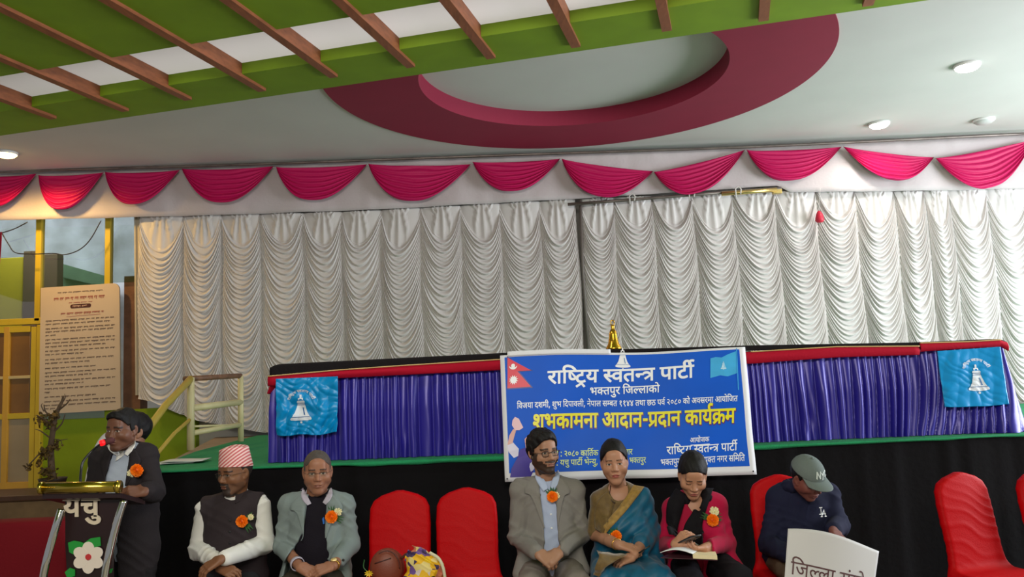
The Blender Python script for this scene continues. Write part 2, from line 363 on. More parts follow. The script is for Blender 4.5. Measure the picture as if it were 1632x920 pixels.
GL[108]="477,33 413,-12 322,115 239,208 213,205 187,204 155,208 128,222 110,242 104,270 108,296 122,314 142,325 168,329 187,327 206,321 228,310 255,291 295,312 329,346 352,389 360,442 352,494 328,531 290,554 243,561 209,559 178,553 146,542 110,526 84,595 122,612 162,623 204,630 247,632 299,627 346,611 386,585 417,548 436,499 443,440 434,374 408,316 368,268 316,233 361,186 404,133 444,80"
GL[110]="428,127 418,76 388,35 340,7 277,-2 236,2 198,14 166,34 142,61 125,94 120,131 122,158 128,183 139,210 157,240 185,277 225,320 176,370 138,412 110,449 90,480 76,508 68,532 63,556 62,579 62,591 64,604 66,618 69,632 154,617 149,598 147,579 149,555 156,530 169,501 192,467 226,426 275,375 323,426 358,468 382,503 396,531 404,555 406,576 404,596 399,617 483,632 488,605 490,579 488,554 484,529 474,504 460,477 439,447 410,412 373,370 327,322 368,277 396,238 413,206 422,178 427,152|200,138 204,112 217,90 240,74 274,69 304,74 328,88 343,110 348,136 347,152 343,168 335,187 322,208 303,235 274,266 246,235 226,210 213,188 205,169 201,153"
GL[111]="477,-67 460,-36 441,0 422,37 404,76 387,114 371,150 358,182 348,208 331,207 312,207 270,210 228,218 189,232 154,253 125,282 103,321 89,369 84,428 88,476 98,528 116,582 143,632 227,611 202,563 182,516 168,468 164,417 173,356 199,312 244,285 308,276 317,276 326,277 322,298 320,313 325,342 342,362 365,373 391,377 426,371 453,352 470,327 475,298 471,270 460,248 441,232 418,221 433,186 452,143 476,96 500,48 525,3 549,-35"
GL[114]="273,0 223,4 176,18 134,41 101,74 79,117 72,171 74,202 82,233 94,266 114,301 143,341 180,388 382,632 444,579 233,324 194,274 170,236 158,202 154,168 162,124 187,96 224,79 268,74 318,78 366,91 414,112 465,142 501,68 452,43 399,20 340,5"
GL[181]="-190,615 -209,651 -226,688 -236,726 -240,762 -229,821 -196,862 -146,888 -85,896 -54,894 -26,890 -1,882 21,872 -1,806 -18,814 -37,821 -57,826 -78,827 -113,821 -139,804 -155,779 -160,747 -157,714 -146,682 -130,650 -108,615"
GL[183]="618,551 452,551 452,334 475,348 501,358 531,366 567,368 631,368 631,297 580,297 539,294 508,287 481,274 452,253 452,0 371,0 371,174 344,154 312,136 272,122 226,118 180,123 138,137 100,161 71,194 52,238 46,290 60,362 101,417 164,452 244,464 268,463 296,460 321,457 339,454 333,381 315,385 292,388 269,390 249,391 198,384 159,365 135,334 127,292 135,246 158,214 190,194 228,188 270,193 306,209 340,232 371,260 371,551 0,551 0,622 618,622"
GL[202]="0,622 373,622 373,551 0,551|204,298 204,244 200,220 190,202 174,192 153,188 128,193 102,209 77,232 56,260 42,290 37,318 40,339 50,355 69,366 98,369 385,369 385,298"
GL[207]="207,321 428,321 428,250 207,250 207,213 203,185 192,166 177,155 159,151 140,154 119,164 99,178 80,196 64,216 50,237 42,258 39,278 42,295 52,308 71,318 100,321 126,321 126,551 0,551 0,622 364,622 364,551 207,551"
GL[210]="0,622 515,622 515,551 0,551|537,349 516,354 494,356 470,353 445,344 420,327 397,300 375,262 356,208 279,232 293,275 311,313 288,329 264,342 238,350 209,353 174,347 148,330 131,304 126,271 131,234 148,198 174,163 210,126 255,86 309,40 255,-12 200,37 149,84 106,129 73,176 52,224 45,275 51,323 70,362 97,390 130,410 167,422 204,426 246,422 284,412 320,394 354,370 420,412 500,426 514,426 530,424 544,421 556,417"
GL[214]="409,286 446,217 405,191 363,168 314,151 254,146 216,149 182,160 152,175 128,194 106,223 91,258 82,301 79,358 79,551 0,551 0,622 391,622 391,551 205,551|262,217 288,219 313,225 337,234 360,245 159,507 159,369 160,332 162,304 166,282 172,266 179,252 189,240 219,223"
GL[215]="369,322 398,323 425,324 451,328 478,332 486,260 461,256 435,253 408,252 380,251 337,253 292,258 248,267 212,277 191,264 167,253 212,200 264,146 320,92 380,42 326,-12 272,37 220,87 174,136 133,181 99,222 73,256 55,284 46,305 41,323 40,340 44,358 55,376 75,389 104,393 127,390 148,382 165,368 181,350 199,372 210,398 215,428 217,458 216,486 212,512 207,534 201,551 0,551 0,622 403,622 403,551 281,551 288,532 293,511 297,486 298,458 296,419 288,385 277,356 262,333 315,325"
GL[254]="46,53 174,127 124,146 83,180 55,227 46,290 60,362 101,417 164,452 244,464 268,463 296,460 321,457 339,454 333,381 315,385 292,388 269,390 249,391 198,384 159,365 135,334 127,292 135,246 158,214 190,194 228,188 270,193 306,209 340,232 371,260 371,551 0,551 0,622 777,622 777,551 452,551 452,350 478,370 506,386 536,396 569,399 628,389 675,358 706,307 716,239 712,192 701,141 681,90 651,39 579,80 602,114 620,154 632,196 636,237 631,278 616,307 593,324 562,330 535,325 508,312 480,289 452,258 452,0 371,0 371,173 362,167 353,160 342,153 331,146 93,-12"
GL[264]="519,551 371,551 371,349 316,349 272,347 236,341 206,331 181,318 140,273 126,215 132,171 148,136 173,108 206,89 243,78 283,74 333,77 375,86 414,101 455,121 482,47 437,29 388,14 338,3 286,0 221,6 162,26 114,58 77,101 54,155 46,220 54,280 80,330 119,369 170,397 227,414 288,420 290,551 0,551 0,622 519,622|31,-165 279,-12 319,-12 465,-192 406,-230 289,-85 78,-230"
GL[269]="127,65 80,132 326,281 287,327 254,358 220,374 181,380 153,378 124,372 93,361 55,343 27,417 62,432 98,444 137,453 179,456 217,453 251,444 283,427 314,402 346,369 382,326 382,551 0,551 0,622 566,622 566,551 463,551 463,0 382,0 382,234"
GL[274]="45,53 214,153 166,168 128,194 106,223 91,258 82,301 79,358 79,551 0,551 0,622 583,622 583,551 479,551 479,0 398,0 398,193 92,-13|398,551 160,551 160,369 161,332 163,304 167,282 172,266 180,252 190,240 220,223 262,217 300,222 337,236 370,256 398,280"
GL[799]="46,-129 61,-68 74,-3 86,60 95,116 192,116 199,105 183,50 162,-11 138,-72 113,-129"
GL[800]="49,338 291,338 291,256 49,256"
GL[813]="147,414 123,418 103,430 90,451 85,482 90,514 103,535 123,546 147,550 171,546 191,535 204,514 209,482 204,451 191,430 171,418|147,-14 123,-10 103,2 90,23 85,54 90,86 103,107 123,118 147,122 171,118 191,107 204,86 209,54 204,23 191,2 171,-10"
TX={'org':(6922,[(52,0,0),(66,409,0),(67,668,0),(214,927,0),(264,1303,0),(51,1807,0),(215,2647,0),(57,3036,0),(40,3592,0),(202,4162,0),(269,4520,0),(46,5332,0),(66,5900,0),(35,6159,0),(68,6663,0),(181,6922,0)]),'dist':(6572,[(49,0,0),(183,703,0),(40,1306,0),(46,1876,0),(69,2444,0),(52,2444,0),(67,3113,0),(32,3372,0),(210,4114,0),(54,4614,0),(66,5292,0),(25,5551,0),(79,6313,0)]),'occ':(33083,[(67,0,0),(57,259,0),(32,815,0),(51,1557,0),(66,2137,0),(42,2656,0),(58,3176,0),(50,3856,0),(68,4454,0),(799,4713,0),(58,5241,0),(69,5921,0),(49,5921,0),(67,6884,0),(42,7143,0),(46,7663,0),(66,8231,0),(57,8490,0),(54,9046,0),(68,9724,0),(799,9983,0),(44,10511,0),(75,11066,0),(46,11066,0),(66,11634,0),(54,11893,0),(60,12831,0),(207,13507,0),(48,13857,0),(40,14428,0),(107,15258,0),(107,15809,0),(110,16360,0),(110,16911,0),(40,17722,0),(41,18292,0),(66,18934,0),(31,19453,0),(36,20154,0),(46,20999,0),(57,21567,0),(181,22123,0),(108,22383,0),(106,22934,0),(114,23485,0),(106,24036,0),(25,24847,0),(79,25609,0),(9,26128,0),(57,26892,0),(60,27448,0),(52,28124,0),(50,28533,0),(66,29131,0),(10,29650,0),(51,30673,0),(79,31253,0),(67,31512,0),(32,31771,0),(40,32513,0)]),'main':(11896,[(58,0,0),(69,680,0),(49,680,0),(25,1383,0),(66,2145,0),(50,2404,0),(44,3002,0),(66,3557,0),(10,4076,0),(42,5099,0),(66,5619,0),(44,5878,0),(800,6433,0),(274,6773,0),(42,7341,0),(66,7861,0),(44,8120,0),(25,8935,0),(66,9697,0),(51,9956,0),(181,10536,0),(254,10536,0),(50,11298,0)]),'date':(8938,[(67,0,0),(50,259,0),(67,857,0),(40,1116,0),(813,1946,0),(108,2500,0),(106,3051,0),(114,3602,0),(106,4153,0),(25,4964,0),(66,5726,0),(67,5985,0),(40,6244,0),(181,6814,0),(25,6814,0),(108,7836,0),(111,8387,0)]),'day':(2733,[(58,0,0),(67,680,0),(44,939,0),(48,1494,0),(66,2065,0),(52,2324,0)]),'place':(7892,[(215,0,0),(41,389,0),(66,1031,0),(44,1290,0),(813,2105,0),(51,2659,0),(30,3239,0),(69,3873,0),(46,4133,0),(66,4701,0),(35,4960,0),(68,5464,0),(181,5723,0),(49,5983,0),(75,6686,0),(202,6686,0),(51,7044,0),(69,7624,0),(799,7624,0)]),'town':(2853,[(49,0,0),(183,703,0),(40,1306,0),(46,1876,0),(69,2444,0),(52,2444,0)]),'by':(3366,[(10,0,0),(51,1023,0),(79,1603,0),(32,1862,0),(25,2604,0)]),'comm':(12649,[(49,0,0),(183,703,0),(40,1306,0),(46,1876,0),(69,2444,0),(52,2444,0),(67,3113,0),(32,3372,0),(210,4114,0),(54,4614,0),(66,5292,0),(60,5811,0),(6,6487,0),(51,6487,0),(69,7067,0),(183,7067,0),(40,7670,0),(44,8500,0),(27,9055,0),(52,9618,0),(60,10287,0),(67,10963,0),(50,11222,0),(67,11820,0),(40,12079,0)]),'pod':(1214,[(51,0,0),(30,580,0),(69,1214,0)]),'plac':(5717,[(67,0,0),(32,259,0),(210,1001,0),(54,1501,0),(66,2179,0),(60,2698,0),(6,3374,0),(51,3374,0),(79,3954,0),(32,4213,0),(25,4955,0)])}
# ------------------------------------------------------------------ the room
ZC = 4.15           # ceiling height
M_ceil = mat('ceiling_paint', (205, 203, 198), 0.9, var=0.03, vscale=1.5)
M_mag = mat('magenta_paint', (140, 22, 55), 0.75, var=0.04, vscale=3)
M_green = mat('green_paint', (118, 150, 10), 0.7, var=0.08, vscale=3)
M_rec = bpy.data.materials.new('translucent_sheet'); M_rec.use_nodes = True
_n = M_rec.node_tree; _n.nodes.remove(_n.nodes['Principled BSDF'])
_d = _n.nodes.new('ShaderNodeBsdfDiffuse'); _d.inputs[0].default_value = lin((222, 212, 210)); _t = _n.nodes.new('ShaderNodeBsdfTranslucent'); _t.inputs[0].default_value = lin((222, 212, 210))
_m = _n.nodes.new('ShaderNodeMixShader'); _m.inputs[0].default_value = 0.5
_n.links.new(_d.outputs[0], _m.inputs[1]); _n.links.new(_t.outputs[0], _m.inputs[2]); _n.links.new(_m.outputs[0], _n.nodes['Material Output'].inputs[0])
M_wood = mat('rafter_wood', (140, 80, 48), 0.55, var=0.25, vscale=6, stretch=(6, 1, 6))
struct('floor', MB().box((-7, -3, -0.1), (7.7, 10.0, 0)).get(), mat('floor_tile', (150, 140, 128), 0.5, var=0.1))
struct('wall_back', MB().box((-4.0, 9.25, 0), (7.7, 9.4, 4.5)).get(), mat('wall_plaster', (190, 186, 178), 0.9))
# right wall with its tall window opening (beyond the frame, where the daylight enters)
struct('wall_right', MB().box((7.7, 7.5, 0), (7.8, 9.4, 4.5)).box((7.7, 2.9, 0), (7.8, 7.5, 1.0)).box((7.7, 2.9, 3.4), (7.8, 7.5, 4.5)).get(),
       mat('wall_plaster'))
BD = np.array([7.386, -2.003, 0.0]); BD /= np.linalg.norm(BD)      # direction of the green beam
BN = np.array([-BD[1], BD[0], 0.0])                                  # from the beam towards the back wall
B0 = atz(0, 210, ZC); B0 = np.array([B0[0], B0[1], 0]); 
B1 = atz(0, 122, ZC - 0.04)
def bp(s, n, z): return B0 + BD*s + BN*n + np.array([0, 0, z])
# white ceiling with a round opening, made as an annular fan out to the beam line and the walls
RC = np.array([0.58, 6.66]); RO, RI = 2.08, 1.29
def ceiling_mesh():
    # one polygon with hole, triangulated
    far = [(-7, 9.4), (7.8, 9.4)]
    e0 = bp(-3.5, 0.0, 0)[:2]; e1 = bp(14, 0.0, 0)[:2]
    outer = [tuple(e0), tuple(e1), (7.8, 9.4), (-7, 9.4)]
    circ = [(RC[0] + RO*math.cos(a), RC[1] + RO*math.sin(a)) for a in np.linspace(0, 2*math.pi, 128, endpoint=False)]
    # keep only the part of the ring disc behind the beam: the disc boundary clipped by the beam line
    keep = [np.array(c) for c in circ if np.dot(np.array(c) - B0[:2], BN[:2]) > 0]
    keep.sort(key=lambda c: np.dot(c - B0[:2], BD[:2]))
    # order along the arc
    ang = [math.atan2(c[1]-RC[1], c[0]-RC[0]) for c in keep]
    s = [np.dot(c - B0[:2], BD[:2]) for c in keep]
    arc = [c for _, c in sorted(zip([(a + math.pi/2 + 0.27) % (2*math.pi) for a in ang], keep), key=lambda t: -t[0])]
    a0 = B0[:2] + BD[:2]*np.dot(arc[0] - B0[:2], BD[:2]); a1 = B0[:2] + BD[:2]*np.dot(arc[-1] - B0[:2], BD[:2])
    poly = [tuple(e0), tuple(a0)] + [tuple(c) for c in arc] + [tuple(a1), tuple(e1), (7.8, 9.4), (-7, 9.4)]
    V, F = flat_poly([poly], lambda x, y: np.stack([x, y, np.full(len(x), ZC)], 1))
    return V, F
V, F = ceiling_mesh()
n = len(V)
struct('ceiling', (np.concatenate([V, V + [0, 0, 0.12]]), F + [[i+n for i in f[::-1]] for f in F]), M_ceil)
# magenta ring: flat face, raised inner rim, inner white dome panel
nseg = 160
A = np.linspace(0, 2*math.pi, nseg, endpoint=False)
def clip_beam(V, F):
    V = np.asarray(V); n_ = (V[:, :2] - B0[:2]) @ BN[:2]
    return V, [f for f in F if min(n_[i] for i in f) > -0.5]
ring = lambda r, z: [(RC[0]+r*math.cos(a), RC[1]+r*math.sin(a), z) for a in A]
Vr = ring(RO+0.02, ZC-0.012) + ring(RI, ZC-0.012) + ring(RI, ZC+0.16) + ring(RO+0.02, ZC+0.16)
Fr = []
for k in range(4):
    for i in range(nseg):
        j = (i+1) % nseg; a, b = k*nseg, ((k+1) % 4)*nseg
        Fr.append((a+i, b+i, b+j, a+j))
struct('trim_1', clip_beam(Vr, Fr), M_mag, label='magenta ring moulding around the round ceiling recess')
struct('trim_2', clip_beam(*MB().lathe([(r, ZC+0.14) for r in np.linspace(0.0, RI+0.1, 16)] + [(r, ZC+0.25) for r in np.linspace(RI+0.1, 0.0, 16)], (RC[0], RC[1], 0), 96).get()),
       M_ceil, label='white round panel inside the magenta ring')
# green beam: soffit strip and its face up to the recess
dz = 0.04
SW = float(np.dot((atz(180, 150, ZC-dz) - B0)[:2], -BN[:2])); print('SW', SW)
mb = MB(); mb.hexa([bp(-4, -SW, ZC-dz), bp(16, -SW, ZC-dz), bp(16, 0, ZC-dz), bp(-4, 0, ZC-dz)],
                   [bp(-4, -SW, ZC+0.5), bp(16, -SW, ZC+0.5), bp(16, 0, ZC+0.5), bp(-4, 0, ZC+0.5)])
struct('trim_3', mb.get(), M_green, label='green painted beam along the edge of the white ceiling')
# recess lid and the nearer green ceiling
W2 = float(np.dot((B1 - B0)[:2], -BN[:2]))
mb = MB(); mb.add([bp(-5, -W2-0.2, ZC+0.05), bp(17, -W2-0.2, ZC+0.05), bp(17, -SW+0.1, ZC+0.05), bp(-5, -SW+0.1, ZC+0.05)], [(3, 2, 1, 0)])
struct('trim_4', mb.get(), M_rec, label='pale translucent roof sheet in the recess between the rafters')
mb = MB(); mb.hexa([bp(-5, -12, ZC-dz), bp(17, -12, ZC-dz), bp(17, -W2, ZC-dz), bp(-5, -W2, ZC-dz)],
                   [bp(-5, -12, ZC+0.5), bp(17, -12, ZC+0.5), bp(17, -W2, ZC+0.5), bp(-5, -W2, ZC+0.5)])
struct('trim_5', mb.get(), M_green, label='green painted ceiling panel over the photographer')
# rafters
ends = [(85, 190), (200, 178), (300, 160), (418, 146), (532, 124), (655, 108), (783, 94), (918, 76), (1063, 50), (1217, 34), (1383, 10), (1560, -12)]
for k, (px, py) in enumerate(ends):
    e = atz(px, py, ZC-0.065)
    s = float(np.dot(e[:2]-B0[:2], BD[:2])); nn = float(np.dot(e[:2]-B0[:2], BN[:2]))
    mb = MB()
    h = 0.10
    def q(n_, z): return [bp(s-0.035, n_, z), bp(s+0.035, n_, z)]
    a0, a1 = q(nn, ZC-0.065); b0, b1 = q(-9.5, ZC-0.065); c0, c1 = q(nn, ZC+0.05); d0, d1 = q(-9.5, ZC+0.05)
    mb.hexa([b0, b1, a1, a0], [d0, d1, c1, c0])
    ordn = ['first','second','third','fourth','fifth','sixth','seventh','eighth','ninth','tenth','eleventh','twelfth'][k]
    struct('trim_%d' % (6+k), mb.get(), M_wood, label=ordn + ' brown wooden rafter counted from the left under the green ceiling')
# downlights
def downlight(px, py, label, on=True, col=(255, 246, 235), power=26):
    c = atz(px, py, ZC)
    t = thing('ceiling_downlight', label, 'ceiling light', (c[0], c[1], ZC-0.02), 'round ceiling downlights')
    MO('trim_ring', MB().lathe([(0.09, 0.0), (0.103, -0.006), (0.107, 0.0), (0.107, 0.02), (0.09, 0.02), (0.09, 0.0)], (c[0], c[1], ZC-0.02), 28).get(), mat('white_plastic', (225, 225, 222), 0.4), t, True)
    m = mat('lamp_glow_%d%d%d' % col, col, 0.4, emit=col, estr=14) if on else mat('lamp_off', (195, 195, 192), 0.4)
    MO('lamp_disc', MB().lathe([(0.0, -0.040), (0.04, -0.037), (0.075, -0.026), (0.095, -0.008), (0.097, 0.004)], (c[0], c[1], ZC-0.02), 28).get(), m, t, True)
    if on:
        l = bpy.data.lights.new('downlight_bulb', 'SPOT'); l.energy = power; l.spot_size = math.radians(172); l.spot_blend = 0.5; l.shadow_soft_size = 0.08; l.color = lin(col)[:3]
        o = bpy.data.objects.new('bulb', l); COL.objects.link(o); o.location = (0, 0, -0.10); o.parent = t
downlight(1541, 103, 'round white ceiling downlight on the right, nearest to the camera')
downlight(1401, 196, 'round white ceiling downlight above the right part of the drapery, right of the magenta ring')
downlight(10, 243, 'warm round ceiling downlight at the far left edge', True, (255, 205, 120), 120)
downlight(1568, 190, 'unlit round downlight at the right end of the ceiling', False)
# lamp at the very top of the frame, hung between rafters
c = atz(432, -8, ZC-0.20)
t = thing('flood_lamp', 'bright white flood lamp hung between the rafters at the top edge', 'lamp', (c[0], c[1], c[2]))
MO('housing', MB().bbox(c + [-0.10, -0.06, 0.02], c + [0.10, 0.06, 0.10], 0.01).tube([c + [0, 0, 0.1], c + [0, 0, 0.2]], 0.012).get(), mat('grey_metal', (120, 120, 122), 0.4, 0.7), t)
MO('lamp_face', MB().bbox(c + [-0.09, -0.05, 0.0], c + [0.09, 0.05, 0.022], 0.006).get(), mat('flood_glow', (240, 244, 255), 0.4, emit=(240, 245, 255), estr=18), t)
l = bpy.data.lights.new('flood_bulb', 'SPOT'); l.energy = 60; l.spot_size = math.radians(140); l.spot_blend = 0.7; l.shadow_soft_size = 0.08; l.color = (0.95, 0.97, 1.0)
o = bpy.data.objects.new('bulb', l); COL.objects.link(o); o.parent = t; o.location = (0, 0, -0.03)

# ------------------------------------------------------------------ ruched drapery on the back wall
M_cur = mat('white_satin', (204, 199, 196), 0.40, spec=0.4)
def drapery(name, seams, top_px, zb, label, seed):
    """ruched (swagged) curtain: the mesh rows follow the hanging arcs of each column"""
    X = [float(at(s, 420, 9.0)[0]) for s in seams]
    nc = len(X)-1; npc = 26
    us = np.concatenate([np.linspace(0, 1, npc, endpoint=False) + c for c in range(nc)] + [[nc]])
    S = 0.42; zt0 = max(at(q[0], q[1], 9.0)[2] for q in top_px); zb0 = min(at(q[0], q[1], 9.0)[2] for q in zb)
    nz = 520
    U, W = np.meshgrid(us, np.linspace(zt0 + S + 0.06, zb0 - 0.02, nz))
    c = np.minimum(np.floor(U).astype(int), nc-1); u = U - c
    Xa = np.array(X)
    x = Xa[c]*(1-u) + Xa[c+1]*u
    ztop = np.interp(x, [at(p, q, 9.0)[0] for p, q in top_px], [at(p, q, 9.0)[2] for p, q in top_px])
    zbot = np.interp(x, [at(p, q, 9.0)[0] for p, q in zb], [at(p, q, 9.0)[2] for p, q in zb])
    rnd = np.random.RandomState(seed)
    Sc = rnd.uniform(0.33, 0.43, nc)[c]; ph = rnd.uniform(0, 1, nc)[c]; lop = rnd.uniform(-0.07, 0.07, nc)[c]; plain = rnd.uniform(-0.03, 0.10, nc)[c]
    uu = u + lop*np.sin(u*math.pi); a = np.abs(2*uu-1)
    drop = Sc*(1 + 0.25*(vnoise(W*2.3, c*9.7, seed+1)-0.5))*(1 - (0.72*a**2 + 0.28*a**4))
    z = np.clip(W - drop, zbot, ztop)
    phi = W/0.056 + ph + 2.2*(vnoise(W*2.1 + ph*50, c*7.3 + 0.5, seed)-0.5) + 0.7*(vnoise(W*5 + ph*31, c*5.1 + u*1.5, seed+3)-0.5)
    f = phi - np.floor(phi)
    fold = np.where(f < 0.26, np.sin(f/0.26*math.pi/2), np.cos((f-0.26)/0.74*math.pi/2)**0.9)
    amp = 0.034*(1 - 0.6*a**5)*(0.45 + 0.95*vnoise(np.floor(phi)*1.0, c*3.7 + u*0.7, seed+9))
    k = np.clip((W - (ztop - plain))/0.06, 0, 1)
    t = np.clip((ztop - z)/0.30, 0, 1)
    pleat = 0.032*np.clip(1 - np.abs(np.mod((uu-0.5)/(0.10+0.14*t) + 0.5, 1)-0.5)*3.2, 0, 1)*(np.abs(uu-0.5) < 0.24)*(1-0.5*t)
    belly = 0.02*(1-a**2) + 0.015*(1-a**10)
    y = 9.0 - belly - amp*fold*(1-k) - pleat*k
    x = x + 0.010*np.sin(z*4 + c) + 0.02*(3.6-z)*0.25
    P = np.stack([x, y, z], -1).reshape(-1, 3)
    nu = U.shape[1]
    i = np.arange(nu-1)[None, :]; j = np.arange(nz-1)[:, None]; b = (j*nu+i).ravel()
    F = np.stack([b, b+nu, b+nu+1, b+1], 1)
    zz = P[:, 2]; h = np.maximum(np.abs(zz[F[:, 0]]-zz[F[:, 1]]), np.abs(zz[F[:, 3]]-zz[F[:, 2]]))
    o = MO(name, (P, F[h > 1e-5]), M_cur, None, True)
    tag(o, label, 'curtain')
    return o
drapery('ruched_curtain', [221, 292, 354, 417, 486, 547, 609, 672, 737, 801, 866, 923], [(221, 346), (560, 338), (923, 318)],
        [(221, 636), (245, 640), (305, 668), (420, 690), (923, 660)], 'ruched white satin backdrop curtain on the left, hanging from the grey valance', 5)
drapery('ruched_curtain', [929, 983, 1046, 1111, 1176, 1243, 1308, 1371, 1434, 1483, 1523, 1584, 1650], [(926, 318), (1243, 306), (1440, 306), (1660, 300)],
        [(929, 660), (1650, 640)], 'ruched white satin backdrop curtain on the right, brighter from daylight', 11)
# narrow flat strip hanging down at the left end of the curtain
def strip(U, V):
    a = at(213, 346, 9.05); b = at(229, 346, 9.05); c_ = at(219, 630, 9.05)
    x = a[0] + (b[0]-a[0])*U + 0.03*V; z = a[2] + (c_[2]-a[2])*V
    return x, 9.06 - 0.02*np.abs(np.sin(U*9)) , z
tag(MO('curtain_edge_strip', grid(24, 30, strip), mat('old_satin', (190, 180, 158), 0.6), None, True), 'narrow yellowed strip of cloth hanging at the left edge of the backdrop', 'curtain')

# valance band and its magenta swags
M_val = mat('valance_cloth', (192, 182, 182), 0.8, bump=0.25, bscale=30)
topl = [(-40, 277), (400, 264), (816, 249), (1200, 236), (1660, 214)]; botl = [(-40, 352), (220, 346), (400, 341), (600, 334), (930, 316), (1240, 296), (1260, 306), (1420, 305), (1660, 300)]
tX = [at(p, q, 8.9)[0] for p, q in topl]; tZ = [at(p, q, 8.9)[2] for p, q in topl]
bX = [at(p, q, 8.9)[0] for p, q in botl]; bZ = [at(p, q, 8.9)[2] for p, q in botl]
def val(U, V):
    x = tX[0] + (tX[-1]-tX[0])*U
    zt = np.interp(x, tX, tZ); zb = np.interp(x, bX, bZ)
    z = zt + (zb-zt)*V
    y = 8.9 - 0.012*np.sin(x*7.3) * V - 0.02*(vnoise(x*3.1, V*1.5, 2)-0.5) - 0.012*(vnoise(x*11, V*2, 4)-0.5)
    return x, y, z
tag(MO('valance', thicken(grid(260, 10, val), (0, 0.006, 0)), M_val, None, True), 'pale grey cloth valance band hanging under the ceiling across the backdrop', 'valance')
SW_PX = [(-62, 280, 58, 276, -8, 330), (62, 278, 165, 274, 100, 334), (168, 273, 286, 270, 214, 326), (290, 268, 436, 264, 356, 323),
         (440, 265, 585, 261, 500, 319), (587, 260, 750, 261, 655, 320), (753, 257, 893, 252, 815, 305), (895, 252, 1041, 272, 955, 313),
         (1042, 273, 1187, 238, 1110, 308), (1190, 238, 1341, 233, 1255, 288), (1344, 233, 1488, 250, 1420, 287), (1491, 251, 1646, 221, 1575, 299)]
SW_LB = ['magenta swag cut by the left edge of the picture', 'magenta swag above the yellow-framed windows, second from the left edge', 'magenta swag above the left end of the backdrop, third from the left edge',
         'wide magenta swag, fourth from the left edge', 'magenta swag, fifth from the left edge, left of the picture middle', 'widest magenta swag, just left of the middle',
         'small shallow magenta swag below the middle of the ceiling ring', 'magenta swag with its right end dropped lower, above the gap between the two backdrops', 'magenta swag with its left end dropped lower, just left of the metal rail end',
         'evenly hung pink swag, below the right end of the ceiling ring', 'pink swag sloping down to the right, second from the right edge', 'pale pink swag cut by the right edge of the picture']
M_swag = mat('magenta_satin', (184, 14, 84), 0.5, spec=0.3, bump=0.15, bscale=120)
rs = np.random.RandomState(3)
for k, (xa, ya, xb, yb, xm, ym) in enumerate(SW_PX):
    A_ = at(xa, ya, 8.83); B_ = at(xb, yb, 8.83); C_ = at(xm, ym, 8.80)
    um = (C_[0]-A_[0])/(B_[0]-A_[0])
    depth = (A_[2]*(1-um)+B_[2]*um) - C_[2]
    pw = math.log(0.5)/math.log(um); s0 = rs.randint(1000)
    def sw(U, V):
        uu = U**pw
        shp = 1 - np.abs(2*uu-1)**2.4
        z = A_[2]*(1-U) + B_[2]*U - depth*(0.02 + V*shp) - 0.02*(1-V)*shp
        x = A_[0] + (B_[0]-A_[0])*U
        # the lower edge pulls in towards the gathered ends
        x = x + (um*(B_[0]-A_[0]) + A_[0] - x)*0.10*V*shp
        ph = V*6.5 + 0.6*vnoise(U*4, V*2, s0)
        f = 1 - np.abs(2*(ph-np.floor(ph))-1)**1.4
        y = 8.83 - 0.05*V*shp - (0.012 + 0.024*V)*f*(0.35+0.65*shp)
        return x, y, z
    o = MO('swag', thicken(grid(60, 64, sw), (0, 0.004, 0)), M_swag, None, True)
    tag(o, SW_LB[k], 'swag', 'magenta swags along the valance')
# rails
M_rail = mat('dull_steel', (120, 110, 104), 0.4, 0.6, var=0.3, vscale=5)
pts = [at(p, q - 2, 8.80) for p, q in topl]
tag(MO('valance_rail', tube(curve_pts(pts, 40), 0.014, 8), M_rail, None, True), 'thin dull metal rail along the top of the valance', 'rail')
t = thing('drapery_rail', 'bare brassy metal rail showing under the valance above the middle of the backdrop', 'rail', at(1085, 312, 8.86))
MO('rod', tube([at(905, 326, 8.86), at(1000, 319, 8.86), at(1100, 311, 8.86), at(1245, 300, 8.86)], 0.017, 10), M_rail, t, True)
MO('end_bracket', MB().bbox(at(1238, 305, 8.88) - [0.05, 0.03, 0.03], at(1238, 305, 8.88) + [0.05, 0.03, 0.035], 0.006).get(), mat('brassy', (200, 175, 110), 0.3, 0.8), t)
MO('sleeve', tube([at(1150, 309, 8.85), at(1238, 302.5, 8.85)], 0.024, 10), mat('brassy'), t, True)
for p, q in ((1103, 308), (1008, 314), (1177, 303)):
    MO('hook', tube([at(p-4, q+12, 8.83), at(p-5, q-2, 8.83), at(p, q-6, 8.83), at(p+4, q-1, 8.83), at(p+3, q+6, 8.83)], 0.008, 6), mat('pale_plastic', (205, 200, 195), 0.5), t, True)
tag(MO('pole', tube([at(925, 318, 8.97), at(929, 430, 8.97), at(938, 560, 8.97)], 0.018, 8), mat('grey_pole', (110, 102, 96), 0.6), None, True), 'thin grey pole in the gap between the two backdrop curtains', 'pole')
# small red paper ornament hanging in front of the right curtain
c = at(1306, 346, 8.85)
t = thing('hanging_ornament', 'small red ornament hanging on a thread in front of the right curtain', 'ornament', c)
MO('bulb', MB().lathe([(0.0, 0.075), (0.02, 0.06), (0.035, 0.03), (0.045, -0.01), (0.048, -0.04), (0.03, -0.06), (0.0, -0.062)], c, 16).get(), mat('ornament_red', (205, 30, 60), 0.5), t, True)
MO('thread', tube([c + [0, 0, 0.07], at(1307, 300, 8.885)], 0.003, 5), mat('pale_plastic'), t)
